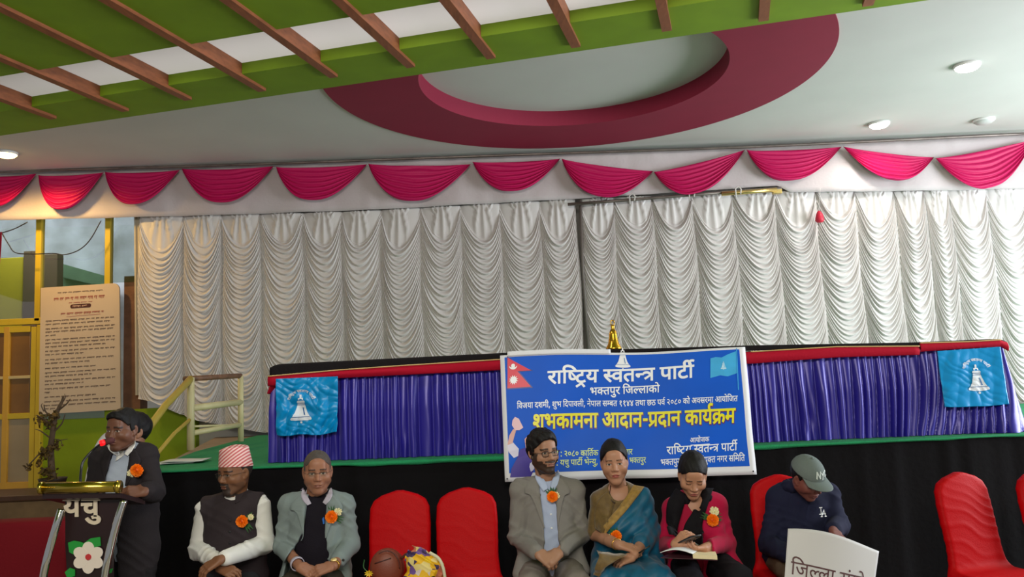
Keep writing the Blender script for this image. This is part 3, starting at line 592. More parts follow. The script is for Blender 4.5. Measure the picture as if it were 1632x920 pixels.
# ------------------------------------------------------------------ stage
ZS = 1.13
YF = 5.55
M_plank = mat('stage_plank', (150, 132, 112), 0.7, var=0.2, vscale=5, stretch=(1, 6, 1))
M_black = mat('black_cloth', (14, 12, 15), 0.95, spec=0.2, bump=0.3, bscale=25)
M_carpet = mat('green_carpet', (26, 138, 86), 0.95, var=0.12, vscale=14, bump=0.5, bscale=160)
sl0 = atz(248, 750, ZS); sl1 = atz(300, 719, ZS)
mb = MB(); mb.hexa([(sl0[0], YF, 0), (7.6, YF, 0), (7.6, 9.14, 0), (-3.35, 9.14, 0)], [(sl0[0], YF, ZS), (7.6, YF, ZS), (7.6, 9.14, ZS), (-3.35, 9.14, ZS)])
tag(MO('stage', mb.get(), M_plank), 'raised wooden stage along the back of the hall, bare planks showing under the cream railing', 'stage')
# carpet sheet: bare planks stay uncovered at the back left
cp = [atz(246, 752, ZS)[:2]*1.0, None, atz(312, 722, ZS)[:2], atz(390, 701, ZS)[:2], atz(436, 690, ZS)[:2], None]
cp[4][1] = min(cp[4][1], 8.95); cp[3][1] = min(cp[3][1], 8.90)
poly = [(sl0[0]-0.02, YF-0.03), (7.5, YF-0.03), (7.5, 8.9), (float(cp[4][0])+0.6, 8.9), tuple(cp[4]), tuple(cp[3]), tuple(cp[2])]
V, F = flat_poly([poly], lambda x, y: np.stack([x, y, np.full(len(x), ZS+0.012)], 1))
t = thing('green_carpet', 'green felt carpet covering the stage floor', 'carpet', (0, YF, ZS))
MO('carpet_sheet', (V, F), M_carpet, t)
def lip(U, Vv):
    x = sl0[0]-0.02 + (7.6 - sl0[0] + 0.02)*U
    dz = 0.012 + 0.016*vnoise(x*1.3, 0*x, 5) + 0.008*vnoise(x*6, 0*x, 6)
    return x, YF - 0.032 - 0.012*np.sin(Vv*math.pi) - 0.01*vnoise(x*4, Vv, 8), ZS + 0.012 - dz*Vv
MO('carpet_edge', thicken(grid(300, 6, lip), (0, 0.006, 0)), M_carpet, t, True)
def front(U, Vv):
    x = sl0[0] - 0.02 + (7.6 - sl0[0])*U
    y = YF - 0.012 - 0.02*(vnoise(x*5, Vv*0.7, 3)-0.3)*(0.3+Vv) - 0.015*vnoise(x*14, Vv*0.4, 4)
    return x, y, ZS - 0.001 - (ZS-0.012)*Vv
tag(MO('stage_skirt', grid(420, 16, front), M_black, None, True), 'black cloth covering the front face of the stage', 'stage skirt')

# ------------------------------------------------------------------ long draped table on the stage
t = thing('draped_table', 'long table on the stage with pleated blue satin skirt, red runner and black top cloth', 'table', (0.9, 6.1, ZS+0.012))
M_blue = mat('blue_satin', (36, 28, 140), 0.36, sheen=0.6, spec=1.0, tint=(190, 180, 255), stint=(205, 198, 255))
M_red = mat('red_runner', (176, 10, 42), 0.8, bump=0.2, bscale=60, spec=0.2)
M_top = mat('black_top', (26, 22, 24), 0.9, spec=0.2, bump=0.3, bscale=40)
YT = 5.72
xl = at(436, 600, YT)[0]; xr = at(1596, 560, YT)[0]
topl_px = [(420, 582), (800, 563), (1190, 551), (1462, 546), (1600, 540)]
TXx = [at(p, q, YT)[0] for p, q in topl_px]; TXz = [at(p, q, YT)[2] for p, q in topl_px]
ztab = lambda x: np.interp(x, TXx, TXz)
# skirt wraps the left end, the front and the right end
def path(s):
    """s in metres along: left side back->front, front left->right, right side front->back, rounded corners"""
    Ls, Lf = 0.7, xr-xl
    x = np.where(s < Ls, xl, np.where(s < Ls+Lf, xl + (s-Ls), xr))
    y = np.where(s < Ls, YT + (Ls-s), np.where(s < Ls+Lf, YT, YT + (s-Ls-Lf)))
    nx = np.where(s < Ls, -1.0, np.where(s < Ls+Lf, 0.0, 1.0)); ny = np.where((s >= Ls) & (s < Ls+Lf), -1.0, 0.0)
    k = 0.06
    for c, (nx0, ny0, nx1, ny1) in ((Ls, (-1, 0, 0, -1)), (Ls+Lf, (0, -1, 1, 0))):
        tt = np.clip((s-c+k)/(2*k), 0, 1); m = (s > c-k) & (s < c+k)
        nx = np.where(m, nx0*(1-tt)+nx1*tt, nx); ny = np.where(m, ny0*(1-tt)+ny1*tt, ny)
    return x, y, nx, ny
Ltot = 1.4 + xr - xl
def skirt(U, Vv):
    s = U*Ltot
    x, y, nx, ny = path(s)
    w_ = s + 0.016*np.sin(s*9) + 0.05*(vnoise(s*3, 0*s, 4)-0.5) + 0.055*(vnoise(s*9, 0*s, 14)-0.5)
    right = np.clip((x - 1.6)/1.6, 0, 1)
    w_ = w_ - Vv*Vv*0.10*right*np.sin(s*2.1)                     # folds sweep sideways on the right
    pl = w_/0.056
    a = np.abs(np.sin(math.pi*pl))**0.7
    amp = (0.012 + 0.032*np.minimum(1, Vv*2.2))*(0.6+0.8*vnoise(np.floor(pl), 0*s, 7))
    flare = 0.02*Vv + 0.10*Vv*Vv*np.clip((s-(0.7+xr-xl)+0.25)/0.3, 0, 1)
    d = amp*a + flare + 0.012*np.sin(math.pi*pl*2.0 + 4*vnoise(s*5, Vv*3, 9))*Vv*0.5
    z = ztab(x) - 0.05 + (ZS + 0.016 - ztab(x) + 0.05)*Vv
    return x + nx*d, y + ny*d, z
MO('skirt', grid(1500, 26, skirt), M_blue, t, True)
# table top slab with black cloth, corners rounded, hanging a few centimetres over the front
def topc(U, Vv):
    x = xl - 0.015 + (xr - xl + 0.03)*U
    z0 = ztab(x) + 0.004
    e = np.minimum(np.minimum(U*(xr-xl), (1-U)*(xr-xl))/0.06, 1)
    z0 = z0 - 0.02*(1-e)**2
    hang = 0.085*np.clip((1.75-x)/3.4, 0, 1) + 0.035
    y = np.where(Vv < 0.6, YT + 0.72 - (0.76)*(Vv/0.6), YT - 0.04)
    z = np.where(Vv < 0.6, z0, z0 - hang*((Vv-0.6)/0.4))
    r = np.clip((Vv-0.5)/0.1, 0, 1)*np.clip((0.7-Vv)/0.1, 0, 1)
    return x, y - 0.01*vnoise(x*6, Vv*3, 2), z - 0.006*r
MO('top_cloth', thicken(grid(200, 30, topc), (0, 0.003, -0.004)), M_top, t, True)
def runner(segs, y0, step=0):
    xs0 = [at(p, q, YT-0.06)[0] for p, q, _ in segs]; zt = [at(p, q, YT-0.06)[2] for p, q, _ in segs]; zb_ = [at(p, r, YT-0.06)[2] for p, q, r in segs]
    def fn(U, Vv):
        x = xs0[0] + (xs0[-1]-xs0[0])*U
        a = np.interp(x, xs0, zt); b = np.interp(x, xs0, zb_)
        return x, y0 - 0.012*np.sin(Vv*math.pi) - 0.012*vnoise(x*3.3, Vv*2, 6), a + (b-a)*Vv
    return grid(120, 8, fn)
MO('runner', thicken(runner([(428, 600, 616), (540, 590, 603), (640, 583, 598), (800, 573, 590), (1000, 566, 584), (1195, 561, 580), (1330, 553, 570), (1463, 552, 566)], YT-0.065), (0, 0.004, 0)), M_red, t, True)
MO('runner', thicken(runner([(1464, 547, 561), (1540, 545, 556), (1592, 542, 553), (1604, 546, 560)], YT-0.068), (0, 0.004, 0)), M_red, t, True)
def trimline(segs):
    xs0 = [at(p, q, YT-0.06)[0] for p, q, _ in segs]; zt = [at(p, q, YT-0.06)[2] for p, q, _ in segs]
    xs = np.linspace(xs0[0], xs0[-1], 90)
    return tube(np.stack([xs, np.full(90, YT-0.082), np.interp(xs, xs0, zt)], 1), 0.0045, 6)
for sg in ([(428, 600, 0), (540, 590, 0), (640, 583, 0), (800, 573, 0)], [(1195, 561, 0), (1330, 553, 0), (1463, 552, 0)], [(1464, 547, 0), (1540, 545, 0), (1592, 542, 0)]):
    MO('runner_trim', trimline(sg), mat('gold_piping', (205, 170, 110), 0.5), t, True, label='thin gold piping')
# runner end knotted over the left corner
e0 = at(436, 606, YT-0.06); e1 = at(426, 622, YT-0.05)
def tail(U, Vv):
    p = e0 + (at(424, 640, YT-0.02) - e0)*Vv[..., None]*0.6
    return p[..., 0] - 0.02 + 0.07*U*(1-0.4*Vv), p[..., 1] + 0.02 - 0.03*np.sin(U*6) , p[..., 2] - 0.02*U
MO('runner_tail', thicken(grid(14, 12, tail), (0, 0.006, 0)), M_red, t, True)
mb = MB(); mb.bbox((xl+0.03, YT+0.03, float(min(TXz))-0.05), (xr-0.03, YT+0.68, float(min(TXz))-0.012), 0.005)
MO('table_top', mb.get(), mat('ply', (120, 90, 60), 0.7), t)
for lx in (xl+0.1, 0.0, 0.95, 2.0, xr-0.1):
    for ly in (YT+0.08, YT+0.62):
        MO('leg', tube([(lx, ly, ZS+0.013), (lx, ly, float(min(TXz))-0.05)], 0.018, 10), mat('steel_leg', (110, 110, 112), 0.35, 0.8), t, True)

# ------------------------------------------------------------------ emblem: the hand bell
def bell_contours():
    """bell emblem in a unit box: x -0.5..0.5, y 0..1.5 (clapper at the bottom)"""
    R = [(0.0, 1.22), (0.17, 1.22), (0.20, 1.16), (0.20, 1.12), (0.17, 1.10), (0.22, 0.85), (0.29, 0.60), (0.40, 0.40), (0.50, 0.30), (0.50, 0.22), (0.30, 0.17), (0.0, 0.15)]
    body = [(-x, y) for x, y in R] + R[::-1][1:-1]
    clap = [(0.06*math.cos(a)+0.0, 0.06+0.06*math.sin(a)) for a in np.linspace(0, 2*math.pi, 14, endpoint=False)]
    stem = [(-0.12, 1.245), (-0.12, 1.36), (-0.045, 1.36), (-0.045, 1.54), (0.045, 1.54), (0.045, 1.36), (0.12, 1.36), (0.12, 1.245), (0.06, 1.245), (0.06, 1.31), (-0.06, 1.31), (-0.06, 1.245)]
    return [body], [clap], [stem]
def bell_lines():
    w = lambda y0, x: [(-x, y0), (x, y0), (x, y0+0.025), (-x, y0+0.025)]
    return [w(1.075, 0.19), w(0.985, 0.205), w(0.36, 0.42), [(0.06, 0.85), (0.12, 0.85), (0.20, 0.45), (0.13, 0.45)]]

# ------------------------------------------------------------------ the printed banner
BQ = [at(797, 567, 5.57), at(1188, 555, 5.57), at(1207, 757, 5.41), at(805, 768, 5.41)]     # TL TR BR BL (with its white hem)
def banner_pt(u, v, off=0.0):
    u = np.asarray(u, float); v = np.asarray(v, float)
    P = (BQ[0]*((1-u)*(1-v))[..., None] + BQ[1]*(u*(1-v))[..., None] + BQ[2]*(u*v)[..., None] + BQ[3]*((1-u)*v)[..., None])
    w_ = 0.010*np.sin(u*9+v*2) + 0.012*np.sin(u*3.1 + 1) + 0.008*np.sin((u+v*0.6)*17)*v
    P = P.copy(); P[..., 1] -= w_ + off
    P[..., 2] += 0.008*np.sin(u*8)*(1-v)
    return P
t = thing('printed_banner', 'large blue printed banner with white and yellow Devanagari lettering hung from the table', 'banner', (0.55, 5.55, 1.0))
def gb(nu, nv, u0, v0, u1, v1, off):
    return grid(nu, nv, lambda U, V: tuple(np.moveaxis(banner_pt(u0+(u1-u0)*U, v0+(v1-v0)*V, off), -1, 0)))
M_vw = mat('vinyl_white', (226, 226, 232), 0.5, spec=0.25); M_vb = mat('vinyl_blue', (8, 88, 204), 0.5, spec=0.2, var=0.06, vscale=3)
MO('hem', thicken(gb(60, 30, 0, 0, 1, 1, 0), (0, 0.003, 0)), M_vw, t, True)
MO('blue_field', gb(60, 30, 0.018, 0.018, 0.975, 0.935, 0.0015), M_vb, t, True)
# white flap of spare vinyl along the top edge
MO('top_fold', thicken(gb(40, 4, 0.03, -0.028, 0.45, 0.012, 0.008), (0, 0.003, 0)), M_vw, t, True)
M_ink = mat('print_white', (238, 240, 245), 0.4); M_yel = mat('print_yellow', (232, 222, 20), 0.4); M_yel2 = mat('print_pale_yellow', (205, 225, 120), 0.4)
M_out = mat('print_outline', (90, 30, 110), 0.4); M_sil = mat('print_shadow', (28, 60, 150), 0.4)
BH = 201.0; BWp = 396.0     # banner size in photo pixels
def px2uv(px, py):
    """photo pixel -> banner u, v (inverse bilinear by Newton)"""
    c = [np.array(q) for q in ((797, 567), (1188, 555), (1207, 757), (805, 768))]
    px = np.asarray(px, float); py = np.asarray(py, float)
    u = np.full_like(px, 0.5); v = np.full_like(px, 0.5)
    for _ in range(8):
        X = c[0][0]*(1-u)*(1-v)+c[1][0]*u*(1-v)+c[2][0]*u*v+c[3][0]*(1-u)*v - px
        Y = c[0][1]*(1-u)*(1-v)+c[1][1]*u*(1-v)+c[2][1]*u*v+c[3][1]*(1-u)*v - py
        xu = (c[1][0]-c[0][0])*(1-v)+(c[2][0]-c[3][0])*v; xv = (c[3][0]-c[0][0])*(1-u)+(c[2][0]-c[1][0])*u
        yu = (c[1][1]-c[0][1])*(1-v)+(c[2][1]-c[3][1])*v; yv = (c[3][1]-c[0][1])*(1-u)+(c[2][1]-c[1][1])*u
        D = xu*yv - xv*yu
        u = u - (X*yv - Y*xv)/D; v = v - (Y*xu - X*yu)/D
    return u, v
def btext(name, key, x0, y0, x1, y1, h, m, bold=0, off=0.003, dx=0, dy=0):
    """lettering whose baseline runs from pixel x0,y0 to x1,y1; h = head-line height in pixels (about 0.63 em)"""
    wd = TX[key][0]
    em = h/0.62
    def fn(x, y):
        bx = x0 + (x1-x0)*x + dx; by = y0 + (y1-y0)*x - y*wd/1000.0*em + dy
        u, v = px2uv(bx, by)
        return banner_pt(u, v, off)
    return MO(name, text_mesh(key, fn, bold), m, t)
btext('title_lettering', 'org', 873, 615, 1105, 603, 20, M_ink, 26)
btext('district_lettering', 'dist', 940, 632, 1051, 626, 11.5, M_ink, 20)
btext('occasion_lettering', 'occ', 824, 654, 1176, 643, 8.6, M_ink, 14)
btext('greeting_outline', 'main', 849, 687, 1172, 677, 22, M_out, 56, 0.0028, 0.6, 0.8)
btext('greeting_lettering', 'main', 849, 686.5, 1172, 676.5, 22, M_yel, 28, 0.0042)
btext('date_lettering', 'date', 872, 730, 968, 727, 8.2, M_yel2, 12)
btext('day_lettering', 'day', 980, 727, 1008, 725.5, 8.2, M_yel2, 12)
btext('venue_lettering', 'place', 862, 744, 953, 741, 8.2, M_yel2, 12)
btext('town_lettering', 'town', 1003, 739, 1029, 738, 8.2, M_yel2, 12)
btext('organiser_lettering', 'by', 1099, 707, 1130, 705.5, 7.0, M_ink, 16)
btext('party_lettering', 'org', 1062, 725, 1176, 720, 11.5, M_ink, 14)
btext('committee_lettering', 'comm', 1052, 742, 1188, 736, 9, M_ink, 13)
bfn = lambda off: (lambda x, y: banner_pt(*px2uv(x, y), off))
MO('underline', flat_poly([[(1100, 710.5), (1131, 709), (1131, 710.3), (1100, 711.8)]], bfn(0.003)), M_ink, t)
# printed emblem, national flag, small blue flag, waving figure
def emblem(name, cx, cy, s, lean, parent, fn, m, m2, off):
    body, clap, stem = bell_contours()
    tr = lambda c: [(cx + s*(x + lean*(y-0.7)), cy - s*(y-0.7) ) for x, y in c]
    mb = MB()
    for c in (body, clap, stem):
        V_, F_ = flat_poly([tr(k) for k in c], fn(off)); mb.add(V_, F_)
    o = MO(name, mb.get(), m, parent)
    mb = MB()
    for c in bell_lines():
        V_, F_ = flat_poly([tr(c)], fn(off+0.0012)); mb.add(V_, F_)
    MO(name + '_lines', mb.get(), m2, parent)
emblem('bell_emblem', 992.5, 573, 24, -0.02, t, bfn, M_ink, mat('print_grey', (120, 150, 190), 0.4), 0.003)
fl = lambda pts: [(809 + x*37, 571 + y*50 - 0.02*x*37) for x, y in pts]
flag_out = [(0, 0), (1, 0.45), (0.42, 0.46), (1, 0.98), (0, 1.0)]
MO('flag_border', flat_poly([fl([(-0.03, -0.05), (1.10, 0.47), (0.52, 0.49), (1.10, 1.02), (-0.03, 1.04)])], bfn(0.0026)), mat('print_navy', (30, 40, 130), 0.4), t)
MO('flag_field', flat_poly([fl(flag_out)], bfn(0.0034)), mat('print_crimson', (214, 20, 60), 0.4), t)
moon = [(0.24 + 0.17*math.cos(a), 0.28 + 0.12*math.sin(a)) for a in np.linspace(0, math.pi, 14)] + [(0.24 + 0.15*math.cos(a), 0.28 + 0.055*math.sin(a)) for a in np.linspace(math.pi, 0, 14)][1:-1]
disc = [(0.24 + 0.085*math.cos(a), 0.28 + 0.07*math.sin(a)) for a in np.linspace(0, 2*math.pi, 16, endpoint=False)]
sun = [(0.26 + (0.20 if k % 2 else 0.12)*math.cos(math.pi*k/12), 0.74 + (0.16 if k % 2 else 0.10)*math.sin(math.pi*k/12)) for k in range(24)]
for nm_, c in (('flag_moon', moon), ('flag_star', disc), ('flag_sun', sun)): MO(nm_, flat_poly([fl(c)], bfn(0.0042)), M_ink, t)
MO('blue_flag', flat_poly([[(1132, 573), (1140, 571), (1150, 572), (1160, 567), (1173, 562), (1175, 598), (1160, 603), (1148, 601), (1132, 605)]], bfn(0.003)), mat('print_cyan', (60, 170, 226), 0.4, var=0.1), t)
MO('blue_flag_pole', flat_poly([[(1173.2, 557), (1174.6, 557), (1178, 625), (1176.6, 625)]], bfn(0.0036)), mat('print_cyan'), t)
emblem('blue_flag_emblem', 1153, 586, 9, -0.02, t, bfn, mat('print_pale', (190, 225, 245), 0.4), mat('print_cyan'), 0.004)
skin_p = mat('print_skin', (208, 150, 140), 0.4)
MO('figure_vest', flat_poly([[(829, 718), (843, 713), (852, 722), (851, 750), (846, 760), (813, 761), (815, 748), (824, 732)]], bfn(0.003)), mat('print_violet', (52, 30, 140), 0.4), t)
MO('figure_sleeve', flat_poly([[(808, 711), (817, 706), (827, 717), (826, 728), (819, 731), (811, 722)]], bfn(0.0036)), mat('print_lilac', (205, 200, 222), 0.4), t)
MO('figure_arm', flat_poly([[(809, 711), (812, 696), (818, 686), (823, 687), (820, 697), (817, 708)]], bfn(0.0042)), skin_p, t)
MO('figure_shirt', flat_poly([[(843, 737), (856, 740), (850, 750), (838, 758)]], bfn(0.0042)), mat('print_lilac'), t)
MO('figure_face', flat_poly([[(836, 702), (842, 696), (852, 700), (853, 716), (845, 722), (838, 716)]], bfn(0.0042)), skin_p, t)
MO('figure_bell', flat_poly([[(817, 672), (821, 667), (827, 670), (832, 680), (834, 684), (828, 688), (821, 688), (816, 680)]], bfn(0.005)), mat('print_bell', (222, 180, 190), 0.4), t)
for p, q in ((808.5, 763), (1201, 752)):
    MO('eyelet', flat_poly([[(p + 1.3*math.cos(a), q + 1.3*math.sin(a)) for a in np.linspace(0, 2*math.pi, 12, endpoint=False)]], bfn(0.004)), mat('dark_metal', (50, 50, 52), 0.4, 0.7), t)

# ------------------------------------------------------------------ two party flags pinned to the skirt
def cloth_flag(corners, Y, label, crumple, seed, ex, ey, es, lean, ac):
    Q = [at(p, q, Y) for p, q in corners]
    def pt(u, v, off=0.0):
        u = np.asarray(u, float); v = np.asarray(v, float)
        P = (Q[0]*((1-u)*(1-v))[..., None] + Q[1]*(u*(1-v))[..., None] + Q[2]*(u*v)[..., None] + Q[3]*((1-u)*v)[..., None])
        w_ = crumple*(0.030*(vnoise(u*5+v*2.2, v*6-u*3, seed)-0.5) + 0.020*(vnoise(u*9+v*7, v*4, seed+1)-0.5) + 0.012*np.abs(np.sin(u*16 + v*3 + 2*vnoise(u*3, v*3, seed)))*(0.3+v) + 0.011*np.abs(np.sin(v*22 - u*15 + 5*vnoise(u*4, v*4, seed+5)))*vnoise(u*3+2, v*3, seed+6)) + 0.004*np.sin(u*7)
        P = P.copy(); P[..., 1] -= w_ + off + 0.01
        P[..., 2] -= 0.012*np.sin(u*math.pi*1.0 + 0.3)*(v)*0.6 + 0.006*np.sin(u*11)*v*crumple
        return P
    t = thing('party_flag', label, 'flag', (Q[0]+Q[2])/2, 'sky blue bell flags')
    m = mat('cyan_satin', (0, 142, 208), 0.34, spec=0.4)
    MO('cloth', thicken(grid(80, 80, lambda U, V: tuple(np.moveaxis(pt(U, V), -1, 0))), (0, 0.002, 0)), m, t, True)
    fn = lambda off: (lambda x, y: pt(x, y, off))
    ink = mat('flag_ink', (222, 228, 236), 0.5)
    body, clap, stem = bell_contours()
    asp = 1.0
    tr = lambda c: [(ex + es*(x + lean*(y-0.7)), ey - es*(y-0.7)*1.0) for x, y in c]
    mb = MB()
    for c in (body, clap, stem):
        # finely cut so the print follows the creases
        V_, F_ = flat_poly([tr(k) for k in c], lambda x, y: np.stack([x, y, 0*x], 1))
        bm = bmesh.new(); vs = [bm.verts.new(p) for p in V_]
        for f in F_:
            try: bm.faces.new([vs[i] for i in f])
            except ValueError: pass
        bmesh.ops.subdivide_edges(bm, edges=list(bm.edges), cuts=5, use_grid_fill=True)
        bmesh.ops.triangulate(bm, faces=list(bm.faces)); bm.verts.index_update()
        V2 = np.array([tuple(v.co) for v in bm.verts]); F2 = [[v.index for v in f.verts] for f in bm.faces]; bm.free()
        mb.add(pt(V2[:, 0], V2[:, 1], 0.004), F2)
    MO('bell_emblem', mb.get(), ink, t)
    mb = MB()
    for c in bell_lines():
        V_, F_ = flat_poly([tr(c)], fn(0.0065)); mb.add(V_, F_)
    MO('emblem_lines', mb.get(), mat('flag_blue_ink', (20, 90, 150), 0.5), t)
    # arched lettering over the bell
    wd = TX['org'][0]; Rr = 0.205; arc = 2.3
    def arcf(x, y):
        a = math.pi/2 + arc/2 - arc*x; r = Rr + y*0.45
        return pt(ex + r*np.cos(a), ac - r*np.sin(a)*1.08, 0.006)
    MO('arched_lettering', text_mesh('org', arcf, 26), ink, t)
    return t
cloth_flag([(441, 604), (540, 600), (538, 690), (441, 693)], 5.62, 'crumpled sky-blue flag with white bell at the left end of the table skirt', 1.0, 3, 0.41, 0.577, 0.33, -0.02, 0.475)
cloth_flag([(1492, 560), (1592, 553), (1606, 645), (1504, 648)], 5.62, 'smooth sky-blue flag with white bell at the right end of the table skirt', 0.25, 8, 0.57, 0.555, 0.33, -0.02, 0.435)

# brass hand bell standing on the table behind the banner
c = at(979, 569, 6.05); c[2] = float(ztab(np.array([c[0]]))[0]) + 0.007
t = thing('hand_bell', 'gold coloured bell standing on the table behind the top edge of the banner', 'bell', c)
M_brass = mat('brass', (222, 170, 60), 0.22, 1.0)
_bs = lambda VF: (c + (np.asarray(VF[0])-c)*np.array([0.64, 0.64, 0.88]), VF[1])
MO('bell_body', _bs(MB().lathe([(0.0, 0.17), (0.028, 0.168), (0.04, 0.155), (0.046, 0.13), (0.052, 0.09), (0.066, 0.05), (0.09, 0.02), (0.096, 0.0), (0.088, 0.0), (0.0, 0.02)], c, 32).lathe([(0.05, 0.092), (0.056, 0.088), (0.056, 0.082), (0.052, 0.078)], c, 32).get()), M_brass, t, True)
MO('crown', _bs(MB().lathe([(0.0, 0.215), (0.018, 0.21), (0.024, 0.195), (0.018, 0.18), (0.03, 0.168)], c, 24).tube([c + [0.022*math.cos(a), 0, 0.228 + 0.022*math.sin(a)] for a in np.linspace(0, 2*math.pi, 16)], 0.006, 8).get()), M_brass, t, True)
# ------------------------------------------------------------------ left part: glazed front, door, notice board
M_ywood = mat('yellow_paint', (192, 165, 34), 0.5, var=0.08, vscale=4)
M_ywood2 = mat('ochre_paint', (196, 150, 50), 0.5, var=0.08, vscale=4)
M_lime = mat('lime_wall', (128, 150, 6), 0.8, var=0.10, vscale=2.5, bump=0.15, bscale=30)
YL = 9.15
def slab(px0, py0, px1, py1, Y, th):
    """box whose front face covers a pixel rectangle at depth Y (kept upright)"""
    a = at(px0, (py0+py1)/2, Y); b = at(px1, (py0+py1)/2, Y); c = at((px0+px1)/2, py0, Y); d = at((px0+px1)/2, py1, Y)
    return (a[0], Y, d[2]), (b[0], Y+th, c[2])
lo, hi = slab(-60, 656, 312, 900, YL, 0.2); lo = (-7, YL, 0)
struct('wall_left', MB().box(lo, hi).get(), M_lime, label='low lime green wall under the windows on the left')
lo2, hi2 = slab(197, 440, 224, 660, YL+0.02, 0.18)
struct('trim_18', MB().box((lo2[0], lo2[1], hi[2]), hi2).get(), mat('brown_brick', (112, 78, 58), 0.85, var=0.25, vscale=9, bump=0.4, bscale=40), label='brown brick pier at the left edge of the backdrop')
ztop = at(100, 330, YL)[2]
struct('trim_19', MB().box((-7, YL, ztop), (-4.0, YL+0.2, 4.5)).get(), mat('wall_plaster'), label='wall strip behind the valance on the left')
def frame_bar(px, y0, y1, wpx, m, lab, n):
    a, b = slab(px - wpx/2, y0, px + wpx/2, y1, YL-0.06, 0.08)
    return struct('trim_%d' % n, MB().bbox(a, b, 0.006).get(), m, label=lab)
frame_bar(60, 344, 512, 9, M_ywood, 'yellow window post left of the notice board', 20)
frame_bar(171, 344, 470, 9, M_ywood, 'yellow window post above the right side of the notice board', 21)
a, b = slab(-60, 509, 66, 519, YL-0.06, 0.08); struct('trim_22', MB().bbox(a, b, 0.006).get(), M_ywood, label='yellow transom above the door')
M_gl = glass_mat('window_glass', (225, 232, 230), 0.86)
for k, (x0, x1, y0, y1) in enumerate(((-60, 57, 340, 511), (64, 168, 340, 668), (175, 221, 340, 450))):
    a, b = slab(x0, y0, x1, y1, YL-0.02, 0.006)
    struct('window_%d' % (k+1), MB().box(a, b).get(), M_gl)
# door leaf: stiles, rails, panes
def pxbox(x0, y0, x1, y1, Y, th, bev=0.004):
    a, b = slab(x0, y0, x1, y1, Y, th); return MB().bbox(a, b, bev).get()
dr = struct('door_1', pxbox(-52, 521, -38, 800, YL-0.05, 0.05), M_ywood2, label='yellow panelled door at the left edge')
WL[dr.name] = np.array(dr.location)
def dchild(name, VF, m):
    return MO(name, VF, m, dr)
dchild('door_stile', pxbox(3, 521, 12, 800, YL-0.05, 0.05), M_ywood2)
dchild('door_stile', pxbox(47, 521, 55, 800, YL-0.05, 0.05), M_ywood)
dchild('door_rail', pxbox(-40, 521, 48, 531, YL-0.048, 0.05), M_ywood)
dchild('door_rail', pxbox(-40, 600, 48, 605, YL-0.048, 0.05), mat('pale_wood', (190, 170, 120), 0.5))
dchild('door_rail', pxbox(-40, 660, 48, 669, YL-0.048, 0.05), M_ywood)
dchild('door_rail', pxbox(-40, 770, 48, 800, YL-0.048, 0.05), M_ywood2)
dchild('door_pane', pxbox(-38, 530, 47, 661, YL-0.02, 0.008), mat('brown_pane', (120, 84, 30), 0.25, var=0.2, vscale=3))
dchild('door_panel', pxbox(-38, 668, 47, 772, YL-0.02, 0.01), mat('grey_panel', (150, 134, 108), 0.5, var=0.1, vscale=3))
frame_bar(60, 518, 800, 9, M_ywood, 'yellow door jamb beside the notice board', 23)
# what stands beyond the glass
struct('trim_24', MB().box((-9.5, 11.4, 0), (-3.0, 11.5, 4.6)).get(), mat('mottled_wall', (150, 148, 150), 0.9, var=0.0, vscale=2.5, color2=(205, 206, 214)), label='mottled grey wall seen through the windows')
a, b = slab(-70, 412, 36, 520, 10.6, 0.1)
tag(MO('yellow_partition', MB().bbox((a[0], a[1], 0), b, 0.01).get(), mat('yellow_partition_paint', (196, 172, 24), 0.7), None), 'yellow partition behind the glass above the door', 'partition')
a, b = slab(36, 400, 58, 520, 10.5, 0.15)
tag(MO('brown_post', MB().bbox((a[0], a[1], 0), b, 0.01).get(), mat('brown_post_paint', (112, 84, 62), 0.7, var=0.1), None), 'brown post behind the glass, left of the yellow window post', 'post')
a, b = slab(66, 405, 90, 600, 10.5, 0.15)
tag(MO('brown_post', MB().bbox((a[0], a[1], 0), b, 0.01).get(), mat('brown_post_paint'), None), 'brown post behind the glass, above the left side of the notice board', 'post')
# mint canopy with sloping dark edge
ca = [at(90, 438, 11.0), at(168, 455, 11.0), at(168, 520, 11.0), at(90, 520, 11.0)]
ca[2][2] = ca[3][2] = 0.0
t = thing('mint_shed', 'mint green shed wall with a darker sloping eave seen through the middle window', 'shed', (ca[3]+ca[2])/2)
MO('panel', thicken((np.array([ca[0], ca[3], ca[2], ca[1]]), [(0, 1, 2, 3)]), (0, 0.3, 0)), mat('mint_paint', (150, 190, 152), 0.6), t)
cb = [at(90, 418, 10.9), at(168, 440, 10.9), at(168, 458, 10.9), at(90, 440, 10.9)]
MO('edge_board', thicken((np.array([cb[0], cb[3], cb[2], cb[1]]), [(0, 1, 2, 3)]), (0, 0.06, 0)), mat('dark_mint', (92, 120, 90), 0.7, var=0.15), t)
l = area_light('yard_fill', (-6.2, 10.0, 4.4), (-5.6, 11.4, 2.6), 2.5, 0.5, 60, (0.92, 0.96, 1.0))  # added area light, lifts the dim view beyond the left windows
